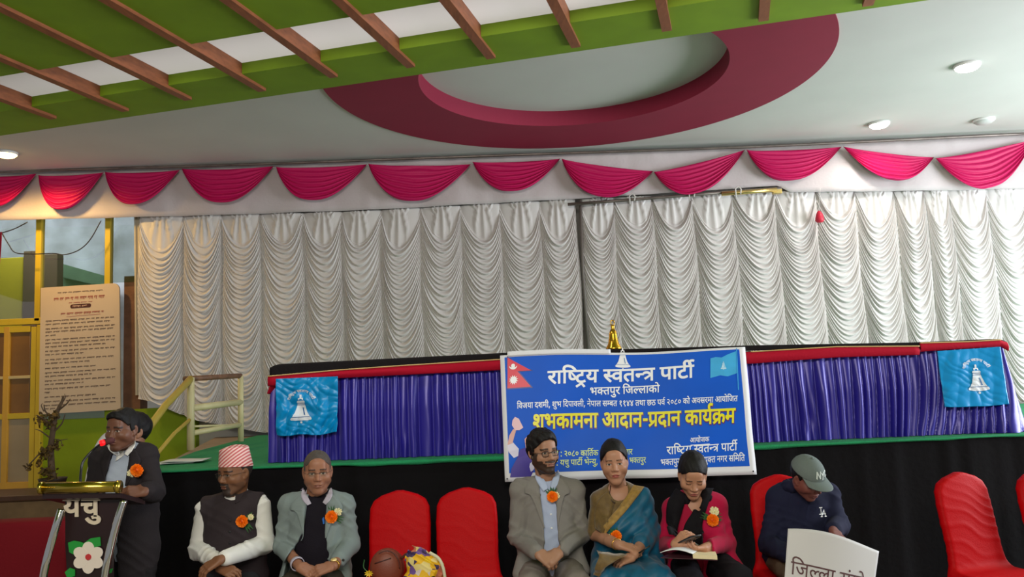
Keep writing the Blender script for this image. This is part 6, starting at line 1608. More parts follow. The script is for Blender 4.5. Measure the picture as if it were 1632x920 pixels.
# bare left forearm in the picture joins the sleeve
f = Fld(*B.bounds([B.sh[0], B.sh[1], B.hip, B.el[0], B.el[1]], 0.15), 0.0065)
B.torso(f, 0.88, 0.92, 0.94, 0.006, bust=1)
for j in (0, 1): f.cap(B.sh[j], B.sh[j] + (B.el[j]-B.sh[j])*0.92, 0.056, 0.050, 0.012)
f.ell(B.neck + [-0.008, -0.055, 0.01], (0.055, 0.075, 0.075), 0.008, 'sub')
f.disp(folds(0.003, 1.0, 3.0))
Vb_, Fb_ = f.mesh(); M_gold = fabric('golden_brown_silk', (104, 82, 44), 0.5, sheen=0.4, var=0.2, vscale=40)
MO('blouse', (Vb_, Fb_), M_gold, ts, True)
# saree: one drape over the picture-right shoulder, across the chest and over the lap
f = Fld(*B.bounds([B.sh[0], B.sh[1], B.hip, B.el[0], B.el[1], B.knee[0], B.knee[1]], 0.19), 0.008)
B.torso(f, 0.97, 1.0, 1.02, 0.016, bust=1)
f.cap(B.sh[1], B.el[1], 0.070, 0.070, 0.02); f.cap(B.el[1], B.el[1] + (B.wr[1]-B.el[1])*0.55, 0.070, 0.055, 0.02)
f.cap(B.lerp(0.55) + [0.1, -0.05, 0], B.hip + [0.16, -0.1, 0], 0.08, 0.08, 0.04)
B.legs(f, 0.026); f.cap(B.hip + [0, -0.1, 0.02], B.hip + [0, -0.40, 0.0], 0.10, 0.09, 0.04); f.cap(B.hip + [0, -0.42, -0.02], B.hip + [0, -0.44, -0.35], 0.10, 0.13, 0.04)
zsl = [at(p, q, 4.68) for p, q in ((1040, 772), (1012, 790), (992, 815), (968, 842), (945, 860), (925, 872))]
zx = [p[0] for p in zsl][::-1]; zz_ = [p[2] for p in zsl][::-1]
def cut(X, Y, Z):      # keep what lies below the diagonal edge
    lim = np.interp(X.ravel(), zx, zz_).reshape(X.shape)
    lim = np.where(Y > B.Y-0.02, lim - 0.0, lim)
    return ((Z - lim)*0.75 + 0*Y).astype(np.float32)
f.intersect(cut, 0.006)
f.disp(lambda X, Y, Z: (0.004*np.sin((X*0.8 - Z*0.75)*95 + 1.5*np.sin(Z*14 + Y*9)) + 0.002*np.sin(X*60+Y*50)).astype(np.float32))
Vs_, Fs_ = f.mesh(); M_teal = fabric('teal_silk', (0, 84, 116), 0.45, sheen=0.1, spec=0.4, var=0.12, vscale=30)
MO('saree', (Vs_, Fs_), M_teal, ts, True)
allv = np.concatenate([Vb_, Vs_])
MO('saree_border', patch(allv, [(1010, 773), (1002, 786), (990, 803), (976, 820), (964, 834), (955, 846)], [(1027, 776), (1017, 790), (1000, 812), (984, 830), (972, 843), (962, 856)], 6, 0.007, 0.005), fabric('gold_border', (150, 118, 58), 0.5, sheen=0.3, var=0.25, vscale=50), ts, True)
MO('shawl_fold', patch(allv, [(968, 783), (958, 792), (950, 806), (947, 824), (948, 842)], [(980, 800), (976, 812), (972, 826), (966, 840), (962, 852)], 6, 0.007, 0.005, puff=0.008), M_gold, ts, True)
MO('lap_fold', patch(allv, [(950, 876), (955, 886), (950, 900), (945, 916)], [(1000, 884), (985, 892), (965, 905), (955, 920)], 6, 0.006, 0.006), M_gold, ts, True)
MO('necklace', tube(curve_pts([B.neck + [-0.05, -0.03, 0.02], on_surf(Vb_, 972, 790, 0.006), on_surf(Vb_, 979, 802, 0.010), on_surf(Vb_, 988, 792, 0.008), B.neck + [0.045, -0.04, 0.025]], 24), 0.0022, 6), mat('dark_beads', (40, 22, 18), 0.4), ts, True)
dv = (B.el[0]-B.wr[0])/np.linalg.norm(B.el[0]-B.wr[0])
MO('bangle', cuffring(B.wr[0] + dv*0.02, dv, 0.027, 0.003), mat('gold_metal'), ts, True)
corsage(allv, 981, 853, 'orange and yellow corsage at the sleeve of the saree wearer', (-8, 4), ((-2, -10), (-10, -4)), 0.030, wr=0.022, Y=4.6)
pen = at(1030, 872, 4.42)
tag(MO('pen', tube([at(1018, 882, 4.40), at(1036, 870, 4.38)], 0.004, 8), mat('black_plastic', (24, 24, 26), 0.35), None, True), 'black pen held by the woman in the teal saree', 'pen')

# ---------------- woman in the crimson cardigan
B = Body((1074, 812), (1141, 806), (1107, 797), (1060, 870, 4.78), (1158, 866, 4.78), (1076, 868, 4.42), (1123, 874, 4.42))
hd = Head(at(1104, 759, 4.70), -0.12, -0.52, -0.06, 0.97)
def hands_r(f):
    hand(f, B.wr[0], (0.55, -0.25, 0.55), (0.75, 0.4, -0.3), -1, 0.84, (0.45, 0.6, 0.5), thumb_in=0.6)
    hand(f, B.wr[1], (-0.80, -0.35, 0.05), (-0.1, 0.35, 0.9), 1, 0.84, (0.45, 0.5, 0.4), thumb_in=0.7)
hr = hair_sdf([(-0.14, -0.08), (-0.03, -0.055), (-0.018, -0.01), (-0.004, 0.015), (0.02, 0.035), (0.045, 0.055), (0.075, 0.068), (0.12, 0.075)], 0.011, 0.014, lump=0.0014, back=0.015)
tr_ = make_person('red', 'woman in a crimson cardigan with a black scarf, head bent over her phone', B, hd, (178, 128, 100),
                  dict(lips=(150, 74, 70), brow_w=0.7, eyes='shut'), hands_r, hr, None, dict(jaw=0.95, wide=0.98, female=True, nose=0.97), fabric('black_trousers', (22, 20, 26)))
f = Fld(*B.bounds([B.sh[0], B.sh[1], B.hip], 0.20), 0.008); B.torso(f, 0.92, 0.94, 0.96, 0.004, bust=1); f.ell(B.neck + [-0.005, -0.06, 0.0], (0.05, 0.07, 0.065), 0.008, 'sub')
Vt_, Ft_ = f.mesh(); MO('top', (Vt_, Ft_), fabric('crimson_top', (160, 20, 56)), tr_, True)
f = Fld(*B.bounds([B.sh[0], B.sh[1], B.hip, B.el[0], B.el[1], B.wr[0], B.wr[1]], 0.15), 0.0065)
B.torso(f, 0.98, 1.0, 1.03, 0.014, bust=1)
for j in (0, 1): B.arm(f, j, (0.058, 0.052, 0.052, 0.040), 0.0, 0.012, 0.90)
f.cap(B.lerp(0.7) + [0.12, -0.05, 0], B.hip + [0.21, -0.16, -0.06], 0.055, 0.05, 0.03)
f.cap(B.lerp(0.7) + [-0.1, -0.05, 0], B.hip + [-0.15, -0.12, -0.02], 0.055, 0.05, 0.03)
f.ell(B.neck + [0, -0.02, 0.05], (0.072, 0.08, 0.07), 0.01, 'sub')
carve(f, [(785, 1094, 1125), (805, 1086, 1122), (840, 1082, 1119), (870, 1080, 1119), (920, 1078, 1122)], B)
f.disp(folds(0.003, 1.0, 5.0))
Vr_, Fr_ = f.mesh(); M_crim = fabric('crimson_wool', (176, 14, 62), 0.85, sheen=0.05)
MO('cardigan', (Vr_, Fr_), M_crim, tr_, True)
allr = np.concatenate([Vr_, Vt_])
M_scarf = fabric('black_scarf', (18, 15, 20), 0.85)
MO('scarf', patch(allr, [(1078, 778), (1066, 795), (1062, 812), (1062, 835), (1066, 852)], [(1096, 790), (1090, 806), (1086, 820), (1081, 838), (1078, 854)], 8, 0.010, 0.008, puff=0.018), M_scarf, tr_, True)
MO('scarf', patch(allr, [(1120, 778), (1113, 796), (1104, 816), (1092, 836), (1088, 852), (1086, 866)], [(1137, 778), (1131, 796), (1124, 818), (1119, 838), (1119, 856), (1118, 872)], 8, 0.010, 0.008, puff=0.016), M_scarf, tr_, True)
f = Fld(B.neck - [0.14, 0.12, 0.09], B.neck + [0.14, 0.13, 0.12], 0.007)
for a in np.linspace(0.9, 2*math.pi-0.9, 18):
    f.ell(B.neck + [0.078*math.sin(a), -0.085*math.cos(a), 0.012], (0.028, 0.028, 0.034), 0.01)
f.disp(folds(0.003, 1.5, 2.0)); MO('scarf_loop', f.mesh(), M_scarf, tr_, True)
corsage(allr, 1134, 828, 'orange marigold corsage with a white flower above it on the crimson cardigan', (4, -13), ((14, -4), (12, 6), (-14, -6)), 0.034, wr=0.026)
pc = at(1098, 860, 4.36)
t = thing('phone', 'dark phone held by the woman in the crimson cardigan', 'phone', pc)
Rm = frame(0.35, 0.15); 
def boxm(c, half, Rw, bev=0.004):
    V_, F_ = MB().bbox(-np.array(half), np.array(half), bev).get(); return c + V_ @ Rw, [f_[::-1] for f_ in F_]
MO('phone_body', boxm(pc, (0.036, 0.068, 0.0045), frame(0.45, 0.42)), mat('phone_black', (26, 24, 30), 0.3), t, True)
MO('camera_bump', boxm(pc + np.array([0.022, 0.045, -0.006]) @ frame(0.45, 0.42), (0.008, 0.014, 0.002), frame(0.45, 0.42), 0.0015), mat('phone_glass', (10, 10, 14), 0.1), t)
# open notebook on her lap
def lapq(px, py, z): return atz(px, py, z)
nb = [at(1052, 882, 4.34), at(1086, 868, 4.52), at(1139, 877, 4.50), at(1143, 886, 4.30), at(1104, 884, 4.30)]
t = thing('notebook', 'open notebook with white and cream pages on the lap of the woman in crimson', 'notebook', nb[4])
MO('cover', thicken((np.array([nb[0], nb[4], nb[3], nb[2], nb[1]]) - [0, 0, 0.022], [(0, 1, 4), (1, 2, 3), (1, 3, 4)]), (0, 0, -0.003)), mat('dark_cover', (60, 24, 34), 0.5), t)
mid_ = nb[1]*0.35 + nb[2]*0.65
MO('page_block', thicken((np.array([nb[4], nb[3], nb[2], mid_]), [(0, 1, 2, 3)]), (0, 0, -0.020)), mat('cream_pages', (224, 208, 168), 0.7), t)
def loosepage(U, Vv):
    P = (nb[0]*((1-U)*(1-Vv))[..., None] + nb[4]*(U*(1-Vv))[..., None] + mid_*(U*Vv)[..., None] + nb[1]*((1-U)*Vv)[..., None])
    return P[..., 0], P[..., 1], P[..., 2] + 0.004 + 0.018*np.sin(U*math.pi)
MO('loose_page', thicken(grid(14, 8, loosepage), (0, 0, -0.003)), PAPER, t, True)

# ---------------- man in the grey cap
B = Body((1242, 796, 4.82), (1318, 790, 4.80), (1283, 776, 4.74), (1226, 868, 4.76), (1336, 838, 4.72), (1262, 888, 4.40), (1328, 846, 4.44), hipx=1268)
hd = Head(at(1287, 762, 4.62), 0.58, -0.58, 0.16, 0.96)
def hands_c(f):
    hand(f, B.wr[1] + [-0.005, -0.01, 0.0], (0.10, -0.85, -0.35), (-0.2, -0.35, -0.9), 1, 0.92, (0.55, 0.9, 0.7), thumb_in=0.7)
    hand(f, B.wr[0], (0.5, -0.75, -0.1), (0.3, 0.3, -0.9), -1, 0.92, (0.5, 0.8, 0.6))
tc_ = make_person('capman', 'man in a grey baseball cap and navy hooded top bending over the placard', B, hd, (116, 66, 58),
                  dict(lips=(100, 52, 50), stubble=0.2, eyes='shut'), hands_c,
                  hair_sdf([(-0.14, -0.06), (-0.03, -0.045), (-0.012, -0.02), (0.004, -0.015), (0.016, 0.02), (0.03, 0.07), (0.12, 0.09)], 0.006, lump=0.001), None, {}, fabric('khaki_trousers', (104, 88, 70)))
f = Fld(*B.bounds([B.sh[0], B.sh[1], B.hip, B.el[0], B.el[1], B.wr[0], B.wr[1]], 0.16), 0.0065)
B.torso(f, 1.02, 1.05, 1.08, 0.022)
for j in (0, 1): B.arm(f, j, (0.066, 0.062, 0.060, 0.046), 0.0, 0.015, 0.88)
f.ell(B.neck + [0.0, -0.02, 0.06], (0.070, 0.078, 0.07), 0.01, 'sub')
f.disp(folds(0.0045, 1.0, 6.0))
Vc_, Fc_ = f.mesh(); M_navy = fabric('navy_fleece', (28, 30, 54))
MO('hooded_top', (Vc_, Fc_), M_navy, tc_, True)
f = Fld(B.neck - [0.17, 0.14, 0.12], B.neck + [0.17, 0.22, 0.12], 0.008)
for a in np.linspace(0.8, 2*math.pi-0.8, 20):
    f.ell(B.neck + [0.088*math.sin(a), 0.03-0.09*math.cos(a), 0.0 + 0.012*math.cos(a)], (0.036, 0.036, 0.036), 0.02)
f.disp(folds(0.005, 1.3, 2.0)); MO('hood', f.mesh(), M_navy, tc_, True)
# white interlocked letters on the chest
def strokes(lines, w_, fn):
    mb = MB()
    for ln in lines:
        for (x0, y0), (x1, y1) in zip(ln, ln[1:]):
            d = np.array([x1-x0, y1-y0], float); L_ = np.linalg.norm(d); d /= L_; n_ = np.array([-d[1], d[0]])*w_/2; d = d*w_*0.4
            q = [np.array([x0, y0])-d+n_, np.array([x0, y0])-d-n_, np.array([x1, y1])+d-n_, np.array([x1, y1])+d+n_]
            mb.add(np.array([fn(*p) for p in q]), [(0, 1, 2, 3)])
    return mb.get()
MO('chest_letters', strokes([[(1306, 809.5), (1310, 809.2)], [(1308, 809.5), (1309, 819.5)], [(1306.5, 820), (1314, 819.3)]], 1.3, lambda a, b: on_surf(Vc_, a, b, 0.004)), mat('white_thread', (235, 235, 238), 0.6), tc_)
MO('chest_letters', strokes([[(1309.5, 823.5), (1313, 813)], [(1313, 813), (1316.2, 823)], [(1310.6, 819.8), (1315.5, 819.2)], [(1308.6, 823.8), (1311, 823.6)], [(1315, 823.2), (1317, 823)]], 1.2, lambda a, b: on_surf(Vc_, a, b, 0.0055)), mat('white_thread'), tc_)
# baseball cap
f = Fld((-0.12, -0.14, -0.02), (0.12, 0.13, 0.16), 0.004)
f.ell((0, -0.014, 0.036), (0.085, 0.106, 0.096), 0)
f.intersect(lambda X, Y, Z: (0.040 - 0.10*Y*0.2 - Z + 0*X).astype(np.float32), 0.004)
f.ell((0, -0.014, 0.030), (0.078, 0.099, 0.080), 0.003, 'sub')
M_cap = fabric('grey_green_canvas', (104, 114, 112), 0.8)
capo = MO('baseball_cap', hd.wm(f.mesh()), M_cap, tc_, True, label='grey baseball cap')
def brim(U, Vv):
    a = (U-0.5)*2.5
    r0x, r0y = 0.083, 0.103
    x0 = r0x*np.sin(a); y0 = -0.014 + r0y*np.cos(a)
    ext = 0.072*np.cos(a*0.62)**0.8
    x = x0*(1+0.02*Vv); y = y0 + ext*Vv
    z = 0.043 - 0.012*Vv - 0.16*x*x/0.083*1.6*Vv*0.5 - 0.3*(x*x)*3
    return x, y, z
MO('brim', hd.wm(thicken(grid(30, 10, brim), (0, 0, 0.003))), M_cap, capo, True)
MO('cap_button', hd.wm(MB().lathe([(0, 0.137), (0.008, 0.135), (0.010, 0.131), (0, 0.13)], (0, -0.014, 0), 12).get()), M_cap, capo, True)
def capfront(x, z):     # point on the crown front in head space
    yy = -0.014 + 0.106*math.sqrt(max(0, 1 - (x/0.085)**2 - ((z-0.036)/0.096)**2)) + 0.004
    return hd.w((x, yy, z))
cs = lambda pts: [(x*0.030, 0.082 + y*0.022) for x, y in pts]
MO('cap_letters', strokes([cs([(-1.2, -0.7), (-0.95, 0.7), (-0.55, -0.6), (-0.3, 0.8)]), cs([(-0.1, 0.5), (0.12, -0.1), (0.45, 0.6)]), cs([(0.12, -0.1), (0.0, -0.9)]), cs([(1.2, 0.45), (0.9, 0.65), (0.62, 0.3), (0.6, -0.3), (0.85, -0.6), (1.2, -0.4)])], 0.006, lambda a, b: capfront(a, b)), mat('pale_thread', (196, 204, 200), 0.6), capo)
for k in (0, 1):
    dv = (B.el[1]-B.wr[1])/np.linalg.norm(B.el[1]-B.wr[1])
MO('bracelet', cuffring(B.wr[1] + dv*0.015, dv, 0.029, 0.006), mat('steel_chain', (170, 170, 175), 0.3, 0.8), tc_, True)
MO('bracelet', cuffring(B.wr[1] + dv*0.034, dv, 0.030, 0.004), mat('steel_chain'), tc_, True)
# placard in his hands
PQ = [at(1256, 843, 4.28), at(1401, 879, 4.30), at(1383, 1010, 4.18), at(1246, 985, 4.16)]
def placard_pt(u, v, off=0.0):
    u = np.asarray(u, float); v = np.asarray(v, float)
    P = (PQ[0]*((1-u)*(1-v))[..., None] + PQ[1]*(u*(1-v))[..., None] + PQ[2]*(u*v)[..., None] + PQ[3]*((1-u)*v)[..., None])
    b = np.sin(np.clip(u, 0, 1)*math.pi)
    P = P.copy(); P[..., 1] -= 0.035*b*(1-0.5*v) + off; P[..., 2] += 0.045*b*np.exp(-v*3)*(1-u*0.5)
    return P
t = thing('placard', 'curved white placard with brown hand-painted Devanagari lettering held by the man in the grey cap', 'placard', (PQ[2]+PQ[3])/2)
MO('sheet', thicken(grid(40, 30, lambda U, V: tuple(np.moveaxis(placard_pt(U, V), -1, 0))), (0, 0.003, 0)), mat('placard_white', (196, 193, 195), 0.55), t, True)
wd = TX['plac'][0]
def pfn(x, y):
    return placard_pt(0.055 + 1.12*x, 0.505 - 0.03*x - y*1.30 + 0.02*np.sin(x*3), 0.002)
V, F = text_mesh('plac', pfn, 4)
# letters past the sheet edge are left off
lim = placard_pt(np.array([0.96]), np.array([0.4]))[0][0]
F = [f_ for f_ in F if max(V[i][0] for i in f_) < lim]
MO('lettering', (V, F), mat('brown_paint', (78, 40, 44), 0.6), t)

# ---------------- speaker at the lectern
B = Body((164, 732, 4.40), (231, 728, 4.40), (193, 716, 4.38), (150, 796, 4.36), (245, 784, 4.34), (160, 794, 4.20), (232, 783, 4.12), Y=4.40, zhip=0.84, seated=False)
hd = Head(at(195, 685, 4.30), -0.24, -0.08, -0.04, 0.88)
def hands_k(f):
    hand(f, B.wr[1], (-0.80, -0.50, 0.02), (-0.4, 0.5, -0.7), -1, 0.95, (0.6, 0.9, 0.8))
    hand(f, B.wr[0], (0.35, -0.6, 0.0), (0.1, -0.1, -0.95), 1, 0.90, (0.2, 0.4, 0.3))
tk = make_person('speaker', 'man in a black blazer and pale shirt speaking behind the lectern', B, hd, (104, 66, 48),
                 dict(lips=(96, 54, 48), stubble=0.12, brow_w=1.2), hands_k,
                 hair_sdf(hline(-0.004), 0.009, 0.004, lump=0.002, front=0.003, seed=2.0), None, dict(jaw=1.1, cheek=1.15, wide=1.02), fabric('black_suit', (30, 27, 30)))
f = Fld(*B.bounds([B.sh[0], B.sh[1], B.hip], 0.20), 0.008); B.torso(f, 0.96, 0.98, 1.05, 0.008); f.ell(B.neck + [0, -0.005, 0.05], (0.058, 0.062, 0.06), 0.01, 'sub'); f.disp(folds(0.002, 1, 3))
Sk, Fk = f.mesh(); M_ks = fabric('pale_grey_cotton', (168, 178, 196))
MO('shirt', (Sk, Fk), M_ks, tk, True)
f = Fld(*B.bounds([B.sh[0], B.sh[1], B.hip + [0, 0, -0.12], B.el[0], B.el[1], B.wr[0], B.wr[1]], 0.15), 0.007)
B.torso(f, 1.02, 1.04, 1.12, 0.018); f.ell(B.hip + [0, 0, -0.06], (0.175, 0.14, 0.17), 0.05)
for j in (0, 1): B.arm(f, j, (0.062, 0.056, 0.055, 0.046), 0.0, 0.012, 0.88)
f.ell(B.neck + [0, -0.01, 0.06], (0.072, 0.075, 0.075), 0.01, 'sub')
carve(f, [(700, 180, 207), (725, 176, 206), (745, 171, 203), (765, 166, 200), (790, 168, 198), (840, 184, 190)], B)
f.disp(folds(0.003, 1.0, 7.0))
Jk, Fjk = f.mesh(); M_kb = fabric('black_wool', (38, 33, 36))
MO('blazer', (Jk, Fjk), M_kb, tk, True)
MO('lapel', patch(Jk, [(176, 714), (166, 724), (160, 738), (164, 760), (166, 775)], [(182, 716), (177, 726), (173, 742), (168, 760), (167, 775)], 5, 0.008, Y=4.24), M_kb, tk, True)
MO('lapel', patch(Jk, [(205, 714), (206, 726), (204, 742), (201, 760), (199, 775)], [(211, 712), (221, 726), (224, 738), (212, 756), (201, 775)], 5, 0.008, Y=4.24), M_kb, tk, True)
collar(B, hd, fabric('white_cotton', None), tk, 0.060, 0.080, 0.40, 0.045, 0.030, yaw=-0.25)
allk = np.concatenate([Jk, Sk])
MO('collar_wing', patch(allk, [(174, 706), (172, 713), (176, 720), (186, 727)], [(179, 712), (184, 717), (189, 721), (190, 725)], 5, 0.010, Y=4.3), fabric('white_cotton', None), tk, True)
MO('collar_wing', patch(allk, [(209, 709), (204, 714), (200, 719), (198, 724)], [(216, 702), (215, 710), (210, 719), (203, 727)], 5, 0.010, Y=4.3), fabric('white_cotton', None), tk, True)
dv = (B.el[1]-B.wr[1])/np.linalg.norm(B.el[1]-B.wr[1])
MO('shirt_cuff', cuffring(B.wr[1] + dv*0.035, dv, 0.036, 0.014), fabric('white_cotton', None), tk, True)
corsage(Jk, 222, 749, 'orange marigold corsage with a white flower on the speaker\'s black blazer', (-12, 5), ((-14, -8), (-16, 2)), 0.032, Y=4.24, wr=0.022)

# ---------------- head of another man just behind the speaker
B = Body((176, 742, 5.1), (232, 742, 5.1), (204, 724, 5.1), (170, 800, 5.1), (238, 800, 5.1), (185, 850, 4.98), (224, 850, 4.98), Y=5.1, zhip=0.80, seated=False)
hd = Head(at(210, 689, 5.06), -0.7, 0.0, 0.0, 1.0)
def hands_o(f):
    for j in (0, 1): hand(f, B.wr[j], (0.0, -0.3, -1), ((1, -1)[j], 0.2, 0), (1, -1)[j], 0.95, (0.3, 0.4, 0.3))
to_ = make_person('behind', 'man standing behind the speaker, only his black hair and one ear showing', B, hd, (140, 98, 76), dict(lips=(120, 74, 64)), hands_o,
                  hair_sdf(hline(), 0.012, 0.0, lump=0.002), None, {}, fabric('black_suit', None))
f = Fld(*B.bounds([B.sh[0], B.sh[1], B.hip, B.el[0], B.el[1], B.wr[0], B.wr[1]], 0.15), 0.010)
B.torso(f, 1.0, 1.0, 1.05, 0.015)
for j in (0, 1): B.arm(f, j, (0.055, 0.05, 0.05, 0.042), 0, 0.012, 0.9)
f.ell(B.neck + [0, -0.01, 0.06], (0.066, 0.07, 0.07), 0.01, 'sub')
MO('jacket', f.mesh(), fabric('dark_jacket', (40, 38, 44)), to_, True)
# ------------------------------------------------------------------ lectern
LY = 3.90
M_dark = mat('lectern_laminate', (34, 16, 18), 0.35, var=0.2, vscale=3, spec=0.5)
M_brassp = mat('polished_brass', (190, 164, 70), 0.22, 1.0)
M_chrome = mat('chrome', (205, 205, 200), 0.12, 1.0)
base = at(140, 920, LY)
t = thing('lectern', 'dark lectern with a brass front roll, curved chrome rails and white Devanagari letters', 'lectern', (base[0], LY, 0))
ra, rb = at(66, 778, LY-0.02), at(190, 776, LY-0.02)
def roll():
    d = (rb-ra)/np.linalg.norm(rb-ra); mb = MB()
    mb.tube([ra, rb], 0.026, 24); mb.add(*tube([rb - d*0.012, rb + d*0.006], 0.029, 24)); mb.add(*tube([ra - d*0.006, ra + d*0.012], 0.029, 24))
    return mb.get()
MO('brass_roll', roll(), M_brassp, t, True)
# sloping desk behind the roll
q0, q1 = ra + [0.0, 0.01, -0.03], rb + [0.0, 0.01, -0.03]
top = [q0, q1, q1 + [0, 0.26, -0.07], q0 + [0, 0.26, -0.07]]
MO('desk_board', MB().hexa([p - [0, 0, 0.022] for p in top], top).get(), M_dark, t)
# front panel narrowing downwards
def fp(px, py, dy=0.0): return at(px, py, LY + 0.06 + dy)
lf = [fp(104, 793), fp(202, 791), fp(176, 870), fp(170, 935), fp(108, 938), fp(104, 870)]
bot_z = 0.03
w0 = lf[4].copy(); w1 = lf[3].copy()
front = [lf[0], lf[1], lf[2], lf[3], np.array([w1[0]-0.01, w1[1], bot_z]), np.array([w0[0]+0.01, w0[1], bot_z]), lf[4], lf[5]]
front = np.array(front); n = len(front)
MO('front_panel', (np.concatenate([front, front + [0, 0.03, 0]]), [list(range(n))[::-1], list(range(n, 2*n))] + [[i, (i+1) % n, (i+1) % n + n, i+n] for i in range(n)]), M_dark, t)
MO('rear_column', MB().bbox((front[5][0]+0.03, LY+0.10, 0.03), (front[4][0]-0.02, LY+0.20, float(ra[2])-0.13), 0.01).get(), M_dark, t)
MO('base_plate', MB().bbox((front[5][0]-0.09, LY-0.06, 0.0), (front[4][0]+0.12, LY+0.24, 0.03), 0.008).get(), M_dark, t)
# curved chrome rails
def rail(pts):
    P = [at(a, b, LY+c) for a, b, c in pts]; e = P[-1].copy(); e[2] = 0.028; e[0] = e[0] + 0.02*np.sign(P[-1][0]-P[-2][0])
    return tube(curve_pts(P + [e], 60), 0.017, 14)
MO('side_rail', rail([(98, 812, 0.02), (90, 838, 0.0), (81, 868, -0.01), (74, 895, -0.02), (69, 922, -0.02), (66, 960, -0.02)]), M_chrome, t, True)
MO('side_rail', rail([(197, 798, 0.02), (187, 830, 0.0), (178, 865, -0.01), (172, 892, -0.02), (167, 922, -0.02), (165, 960, -0.02)]), M_chrome, t, True)
# raised letters
wd = TX['pod'][0]
def podf(x, y): return np.array([fp(102 + (159-102)*a, 823 - 0.5*a - b*wd/1000*46, -0.006) for a, b in zip(x, y)])
MO('letters', thicken(text_mesh('pod', podf, 26), (0, -0.008, 0)), mat('ivory_letters', (206, 192, 170), 0.4), t)
# painted flower with leaves
def fpoly(pts, off): return thicken(flat_poly([pts], lambda x, y: np.array([fp(a, b, -off) for a, b in zip(x, y)])), (0, -0.004, 0))
M_leaf = mat('leaf_paint', (24, 140, 50), 0.5); M_petal = mat('petal_white', (220, 208, 196), 0.5)
for pts in ([(109, 865), (118, 862), (130, 864), (138, 868), (128, 876), (118, 884), (111, 880)], [(134, 866), (145, 858), (160, 856), (161, 870), (150, 873), (138, 872)],
            [(104, 912), (112, 905), (120, 908), (120, 918), (108, 922)], [(172, 908), (180, 906), (178, 913), (170, 916)]):
    MO('leaf', fpoly(pts, 0.004), M_leaf, t)
pet = []
for k in range(6):
    a = math.pi/2 + k*math.pi/3; c0, s0 = math.cos(a), math.sin(a)
    pts = [(141 + 14*c0 + 11.5*math.cos(b)*c0*1.0 - 9.5*math.sin(b)*s0, 889 - (14*s0 + 11.5*math.cos(b)*s0 + 9.5*math.sin(b)*c0)*1.0) for b in np.linspace(0, 2*math.pi, 20, endpoint=False)]
    MO('petal', fpoly(pts, 0.009 + 0.0012*(k % 3)), M_petal, t)
MO('flower_centre', fpoly([(141 + 4.6*math.cos(b), 888 + 4.8*math.sin(b)) for b in np.linspace(0, 2*math.pi, 18, endpoint=False)], 0.016), mat('flower_red', (186, 44, 48), 0.5), t)
# gooseneck microphone with red ring light
m0 = at(128, 776, LY+0.08); m1 = at(163, 706, 4.06)
t2 = thing('microphone', 'black gooseneck microphone with a red light ring in front of the speaker\'s mouth', 'microphone', m0)
MO('gooseneck', tube(curve_pts([m0, at(129, 752, LY+0.13), at(133, 735, LY+0.15), at(148, 718, 4.08), m1], 30), 0.006, 8), mat('mic_black', (24, 22, 24), 0.4), t2, True)
MO('mic_base', MB().lathe([(0, 0.012), (0.03, 0.010), (0.034, 0.0), (0.0, 0.0)], m0, 20).get(), mat('mic_black'), t2, True)
d = np.array([0.55, 0.8, 0.15]); d /= np.linalg.norm(d)
MO('light_ring', tube([m1 - d*0.008, m1 + d*0.008], 0.0145, 18), mat('mic_red', (200, 20, 26), 0.4, emit=(255, 14, 24), estr=1.2), t2, True)
MO('mic_head', tube([m1 + d*0.008, m1 + d*0.05, m1 + d*0.062], [0.0155, 0.0155, 0.008], 18), mat('mic_foam', (70, 24, 26), 0.8), t2, True)

# ------------------------------------------------------------------ things at the left
c = at(157, 712, 5.80)
t = thing('plastic_chair', 'white plastic chair, its rounded back showing left of the speaker\'s shoulder', 'chair', (c[0]+0.04, 5.80, 0))
M_wp = mat('white_chair_plastic', (214, 210, 212), 0.4)
zt = at(157, 689, 5.80)[2]; xm = c[0]+0.05
def cback(U, Vv):
    a = (U-0.5)*2
    zb = 0.72 + (zt-0.72)*np.sqrt(np.clip(1-np.abs(a)**2.6, 0, 1))
    return xm + 0.20*a, 5.80 + 0.05*(1-a*a) + 0.06*Vv, 0.72*(1-Vv) + zb*Vv
MO('backrest', thicken(grid(30, 14, cback), (0, 0.02, 0)), M_wp, t, True)
MO('seat', MB().bbox((xm-0.22, 5.44, 0.70), (xm+0.22, 5.84, 0.735), 0.012).get(), M_wp, t)
for sx in (-1, 1):
    for y in (5.48, 5.81):
        MO('leg', tube([(xm+sx*0.19, y, 0.70), (xm+sx*0.21, y + (0.02 if y > 5.6 else -0.02), 0.0)], 0.018, 10), M_wp, t, True)
# maroon sofa cut by the left edge
a = at(-60, 832, 4.9); b = at(106, 829, 4.9)
t = thing('maroon_sofa', 'maroon upholstered sofa cut by the lower left corner', 'sofa', ((a[0]+b[0])/2, 4.9, 0))
M_mar = mat('maroon_velvet', (112, 14, 26), 0.85, spec=0.2, bump=0.2, bscale=60)
MO('backrest', MB().bbox((a[0]-0.3, 4.9, 0.36), (b[0], 5.08, float(b[2])), 0.03).get(), M_mar, t, True)
MO('seat', MB().bbox((a[0]-0.3, 5.082, 0.20), (b[0]-0.06, 5.30, 0.42), 0.03).get(), M_mar, t, True)
MO('armrest', MB().bbox((b[0]-0.058, 5.082, 0.16), (b[0]+0.04, 5.34, 0.58), 0.02).get(), M_mar, t, True)
MO('plinth', MB().bbox((a[0]-0.25, 4.93, 0.0), (b[0]-0.04, 5.26, 0.20), 0.01).get(), mat('dark_wood', (60, 38, 26), 0.5), t)
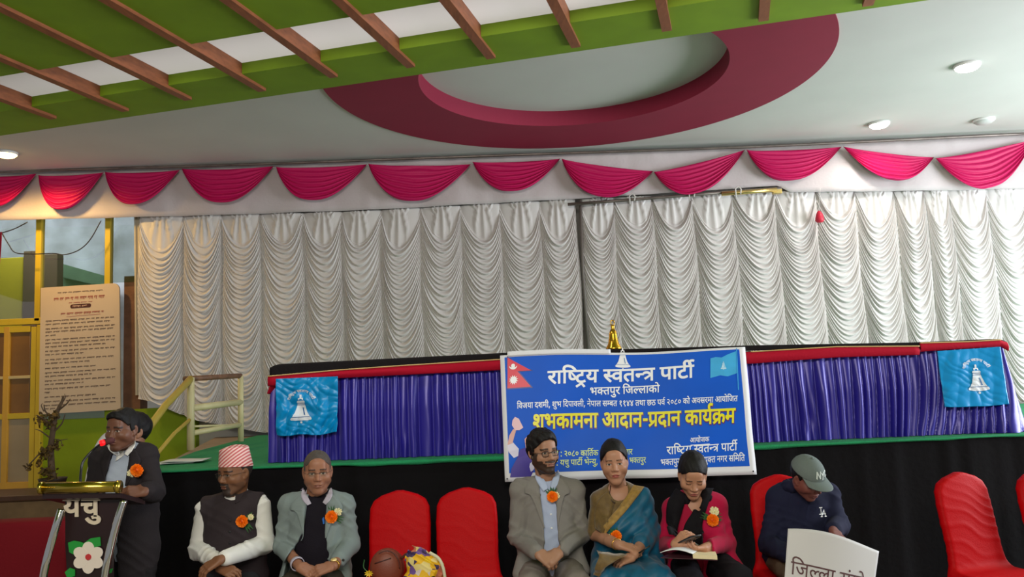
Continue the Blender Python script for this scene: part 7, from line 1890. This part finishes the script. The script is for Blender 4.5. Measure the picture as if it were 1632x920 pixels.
# low brown counter along the wall
a = at(-60, 790, 7.6); b = at(112, 786, 7.6)
t = thing('low_counter', 'low dark brown counter in front of the green wall at the left edge', 'counter', ((a[0]+b[0])/2, 7.8, 0))
MO('counter_top', MB().bbox((a[0]-0.4, 7.55, float(b[2])-0.05), (b[0], 8.15, float(b[2])), 0.01).get(), mat('counter_brown', (74, 46, 30), 0.5, var=0.2), t)
MO('counter_front', MB().bbox((a[0]-0.4, 7.60, 0.0), (b[0]-0.05, 8.1, float(b[2])-0.051), 0.01).get(), mat('counter_tan', (116, 92, 62), 0.6, var=0.2), t)
# dried plant in a pot
base = at(84, 772, 7.85); zc_ = float(b[2])
base[2] = zc_ + 0.001
t = thing('dried_plant', 'dried branching plant with brown clinging leaves standing before the green wall', 'plant', base)
M_bark = mat('grey_bark', (96, 78, 62), 0.85, var=0.3, vscale=20); M_dry = mat('dry_leaf', (72, 60, 26), 0.8, color2=(110, 84, 34), vscale=15)
MO('pot', MB().lathe([(0, 0.0), (0.09, 0.0), (0.12, 0.10), (0.125, 0.115), (0.11, 0.115), (0.10, 0.09), (0, 0.085)], base, 24).get(), mat('dark_pot', (50, 38, 32), 0.6), t, True)
A_ = lambda px, py, dy=0.0: at(px, py, 7.85+dy)
MO('trunk', tube(curve_pts([base + [0, 0, 0.08], A_(82, 745), A_(81, 715), A_(84, 690), A_(88, 668), A_(94, 650), A_(99, 640), A_(101, 632)], 40), np.linspace(0.035, 0.010, 40), 10), M_bark, t, True)
for pts, r in (([(92, 655), (101, 648), (107, 643), (112, 636)], .010), ([(86, 672), (78, 662), (72, 655), (70, 645)], .012), ([(84, 690), (98, 676), (104, 660)], .010), ([(84, 680), (70, 668), (58, 662)], .014),
               ([(82, 712), (94, 703), (108, 700)], .007), ([(82, 725), (66, 722), (52, 735), (40, 748)], .010), ([(83, 700), (96, 702), (100, 712)], .006), ([(70, 656), (66, 647), (68, 643)], .006), ([(99, 642), (104, 634), (103, 628)], .006), ([(83, 745), (70, 748), (60, 755)], .009), ([(82, 700), (66, 688), (56, 684)], .008)):
    MO('branch', tube(curve_pts([A_(x, y, -0.02*i) for i, (x, y) in enumerate(pts)], 16), np.linspace(r, r*0.4, 16), 6), M_bark, t, True)
rs = np.random.RandomState(4)
for cx, cy, n_, sp in ((72, 722, 90, 10), (88, 712, 40, 7), (76, 752, 70, 11), (64, 668, 40, 10), (80, 675, 50, 9), (46, 745, 18, 5), (88, 660, 25, 6), (62, 738, 25, 6), (84, 764, 30, 7)):
    mb = MB()
    for _ in range(n_):
        p = A_(cx + rs.normal(0, sp*0.55), cy + rs.normal(0, sp*0.55), rs.normal(0, 0.06))
        d = rs.normal(0, 1, 3); d /= np.linalg.norm(d); e = np.cross(d, rs.normal(0, 1, 3)); e /= np.linalg.norm(e); L_ = rs.uniform(0.03, 0.065)
        mb.add([p - d*L_/2, p + e*L_*0.28, p + d*L_/2 + np.array([0, 0, -0.006]), p - e*L_*0.28], [(0, 1, 2, 3)])
    MO('leaf_cluster', mb.get(), M_dry, t)['kind'] = 'stuff'

# ------------------------------------------------------------------ bags on the first empty chair
c = at(616, 906, 4.72)
t = thing('round_bag', 'round brown leather bag with a zip across it on the left empty red chair', 'bag', c - [0, 0, 0.09])
M_lea = mat('brown_leather', (122, 58, 40), 0.5, bump=0.15, bscale=150)
f = Fld(c - [0.16, 0.14, 0.17], c + [0.16, 0.14, 0.17], 0.005)
f.ell(c, (0.094, 0.060, 0.108), 0); f.ell(c + [0.0, 0.03, 0.0], (0.098, 0.05, 0.105), 0.01)
f.disp(folds(0.0012, 1.2, 3)); V, F = f.mesh(); MO('bag_body', (V, F), M_lea, t, True)
zp = [on_surf(V, 597 + 2.9*k, 898.5 - 0.95*k, 0.001, 4.65) for k in range(10)]
MO('zip', tube(zp, 0.0028, 6), mat('zip_dark', (60, 24, 18), 0.5), t, True)
seam = [on_surf(V, 616 + 24*math.cos(a)*0.86, 904 - 26*math.sin(a), 0.0, 4.66) for a in np.linspace(-0.1, 2.2, 24)]
MO('piping', tube(seam, 0.003, 6), mat('piping_brown', (84, 38, 28), 0.5), t, True)
hs = curve_pts([c + [0.085, 0.0, 0.05], c + [0.12, -0.01, 0.075], c + [0.135, -0.02, 0.04], c + [0.13, -0.03, -0.03]], 20)
MO('strap', tube(hs, 0.008, 8), mat('piping_brown'), t, True)
# printed cloth bag
c = at(672, 905, 4.66)
m = bpy.data.materials.new('printed_cloth'); m.use_nodes = True; nt = m.node_tree; b_ = nt.nodes['Principled BSDF']; b_.inputs['Roughness'].default_value = 0.6
tc = nt.nodes.new('ShaderNodeTexCoord'); vo = nt.nodes.new('ShaderNodeTexVoronoi'); vo.inputs['Scale'].default_value = 32; nt.links.new(tc.outputs['Object'], vo.inputs['Vector'])
sp = nt.nodes.new('ShaderNodeSeparateColor'); nt.links.new(vo.outputs['Color'], sp.inputs[0])
rp = nt.nodes.new('ShaderNodeValToRGB'); rp.color_ramp.interpolation = 'CONSTANT'
els = rp.color_ramp.elements; els[0].position = 0; els[0].color = lin((232, 180, 20)); els[1].position = 0.22; els[1].color = lin((225, 205, 130))
for p_, c_ in ((0.42, (240, 200, 30)), (0.55, (110, 80, 150)), (0.66, (212, 196, 190)), (0.82, (60, 44, 90)), (0.9, (200, 120, 90))):
    e = els.new(p_); e.color = lin(c_)
nt.links.new(sp.outputs[0], rp.inputs[0]); nt.links.new(rp.outputs[0], b_.inputs['Base Color'])
t = thing('cloth_bag', 'crumpled yellow and purple printed cloth bag beside the brown bag', 'bag', c - [0, 0, 0.1])
f = Fld(c - [0.17, 0.13, 0.17], c + [0.17, 0.13, 0.17], 0.005)
f.ell(c + [-0.015, 0, 0.035], (0.075, 0.05, 0.085), 0); f.ell(c + [0.04, 0.0, -0.02], (0.085, 0.055, 0.085), 0.02); f.ell(c + [-0.01, 0, -0.07], (0.10, 0.06, 0.07), 0.02)
f.disp(folds(0.011, 1.3, 2.5)); V, F = f.mesh(); MO('bag_body', (V, F), m, t, True)
f = Fld(c + [-0.02, -0.12, -0.16], c + [0.15, 0.02, 0.0], 0.005); f.ell(c + [0.055, -0.05, -0.085], (0.07, 0.03, 0.045), 0); f.disp(folds(0.007, 1.5, 1.0))
MO('dark_flap', f.mesh(), fabric('dark_bag_cloth', (30, 22, 28)), t, True)
MO('handle', tube(curve_pts([c + [0.05, -0.03, 0.085], c + [0.10, -0.045, 0.055], c + [0.125, -0.05, 0.0], c + [0.135, -0.05, -0.08]], 24), 0.009, 8), mat('pale_strap', (212, 206, 176), 0.6), t, True)
# small yellow sprig left of the bag
c = at(588, 914, 4.60)
t = thing('flower_sprig', 'small yellow flower sprig lying left of the brown bag', 'flower', c)
mb = MB()
for k in range(9):
    a = 2*math.pi*k/9
    mb.add([c, c + [0.016*math.cos(a-.3), -0.006, 0.012*math.sin(a-.3)], c + [0.026*math.cos(a), -0.010, 0.02*math.sin(a)], c + [0.016*math.cos(a+.3), -0.006, 0.012*math.sin(a+.3)]], [(0, 1, 2, 3)])
MO('blossom', mb.get(), mat('yellow_petal', (226, 190, 30), 0.6), t)
MO('stem', tube(curve_pts([c, c + [-0.03, 0.01, 0.03], c + [-0.025, 0.01, 0.07]], 10), 0.003, 5), mat('leaf_green'), t)
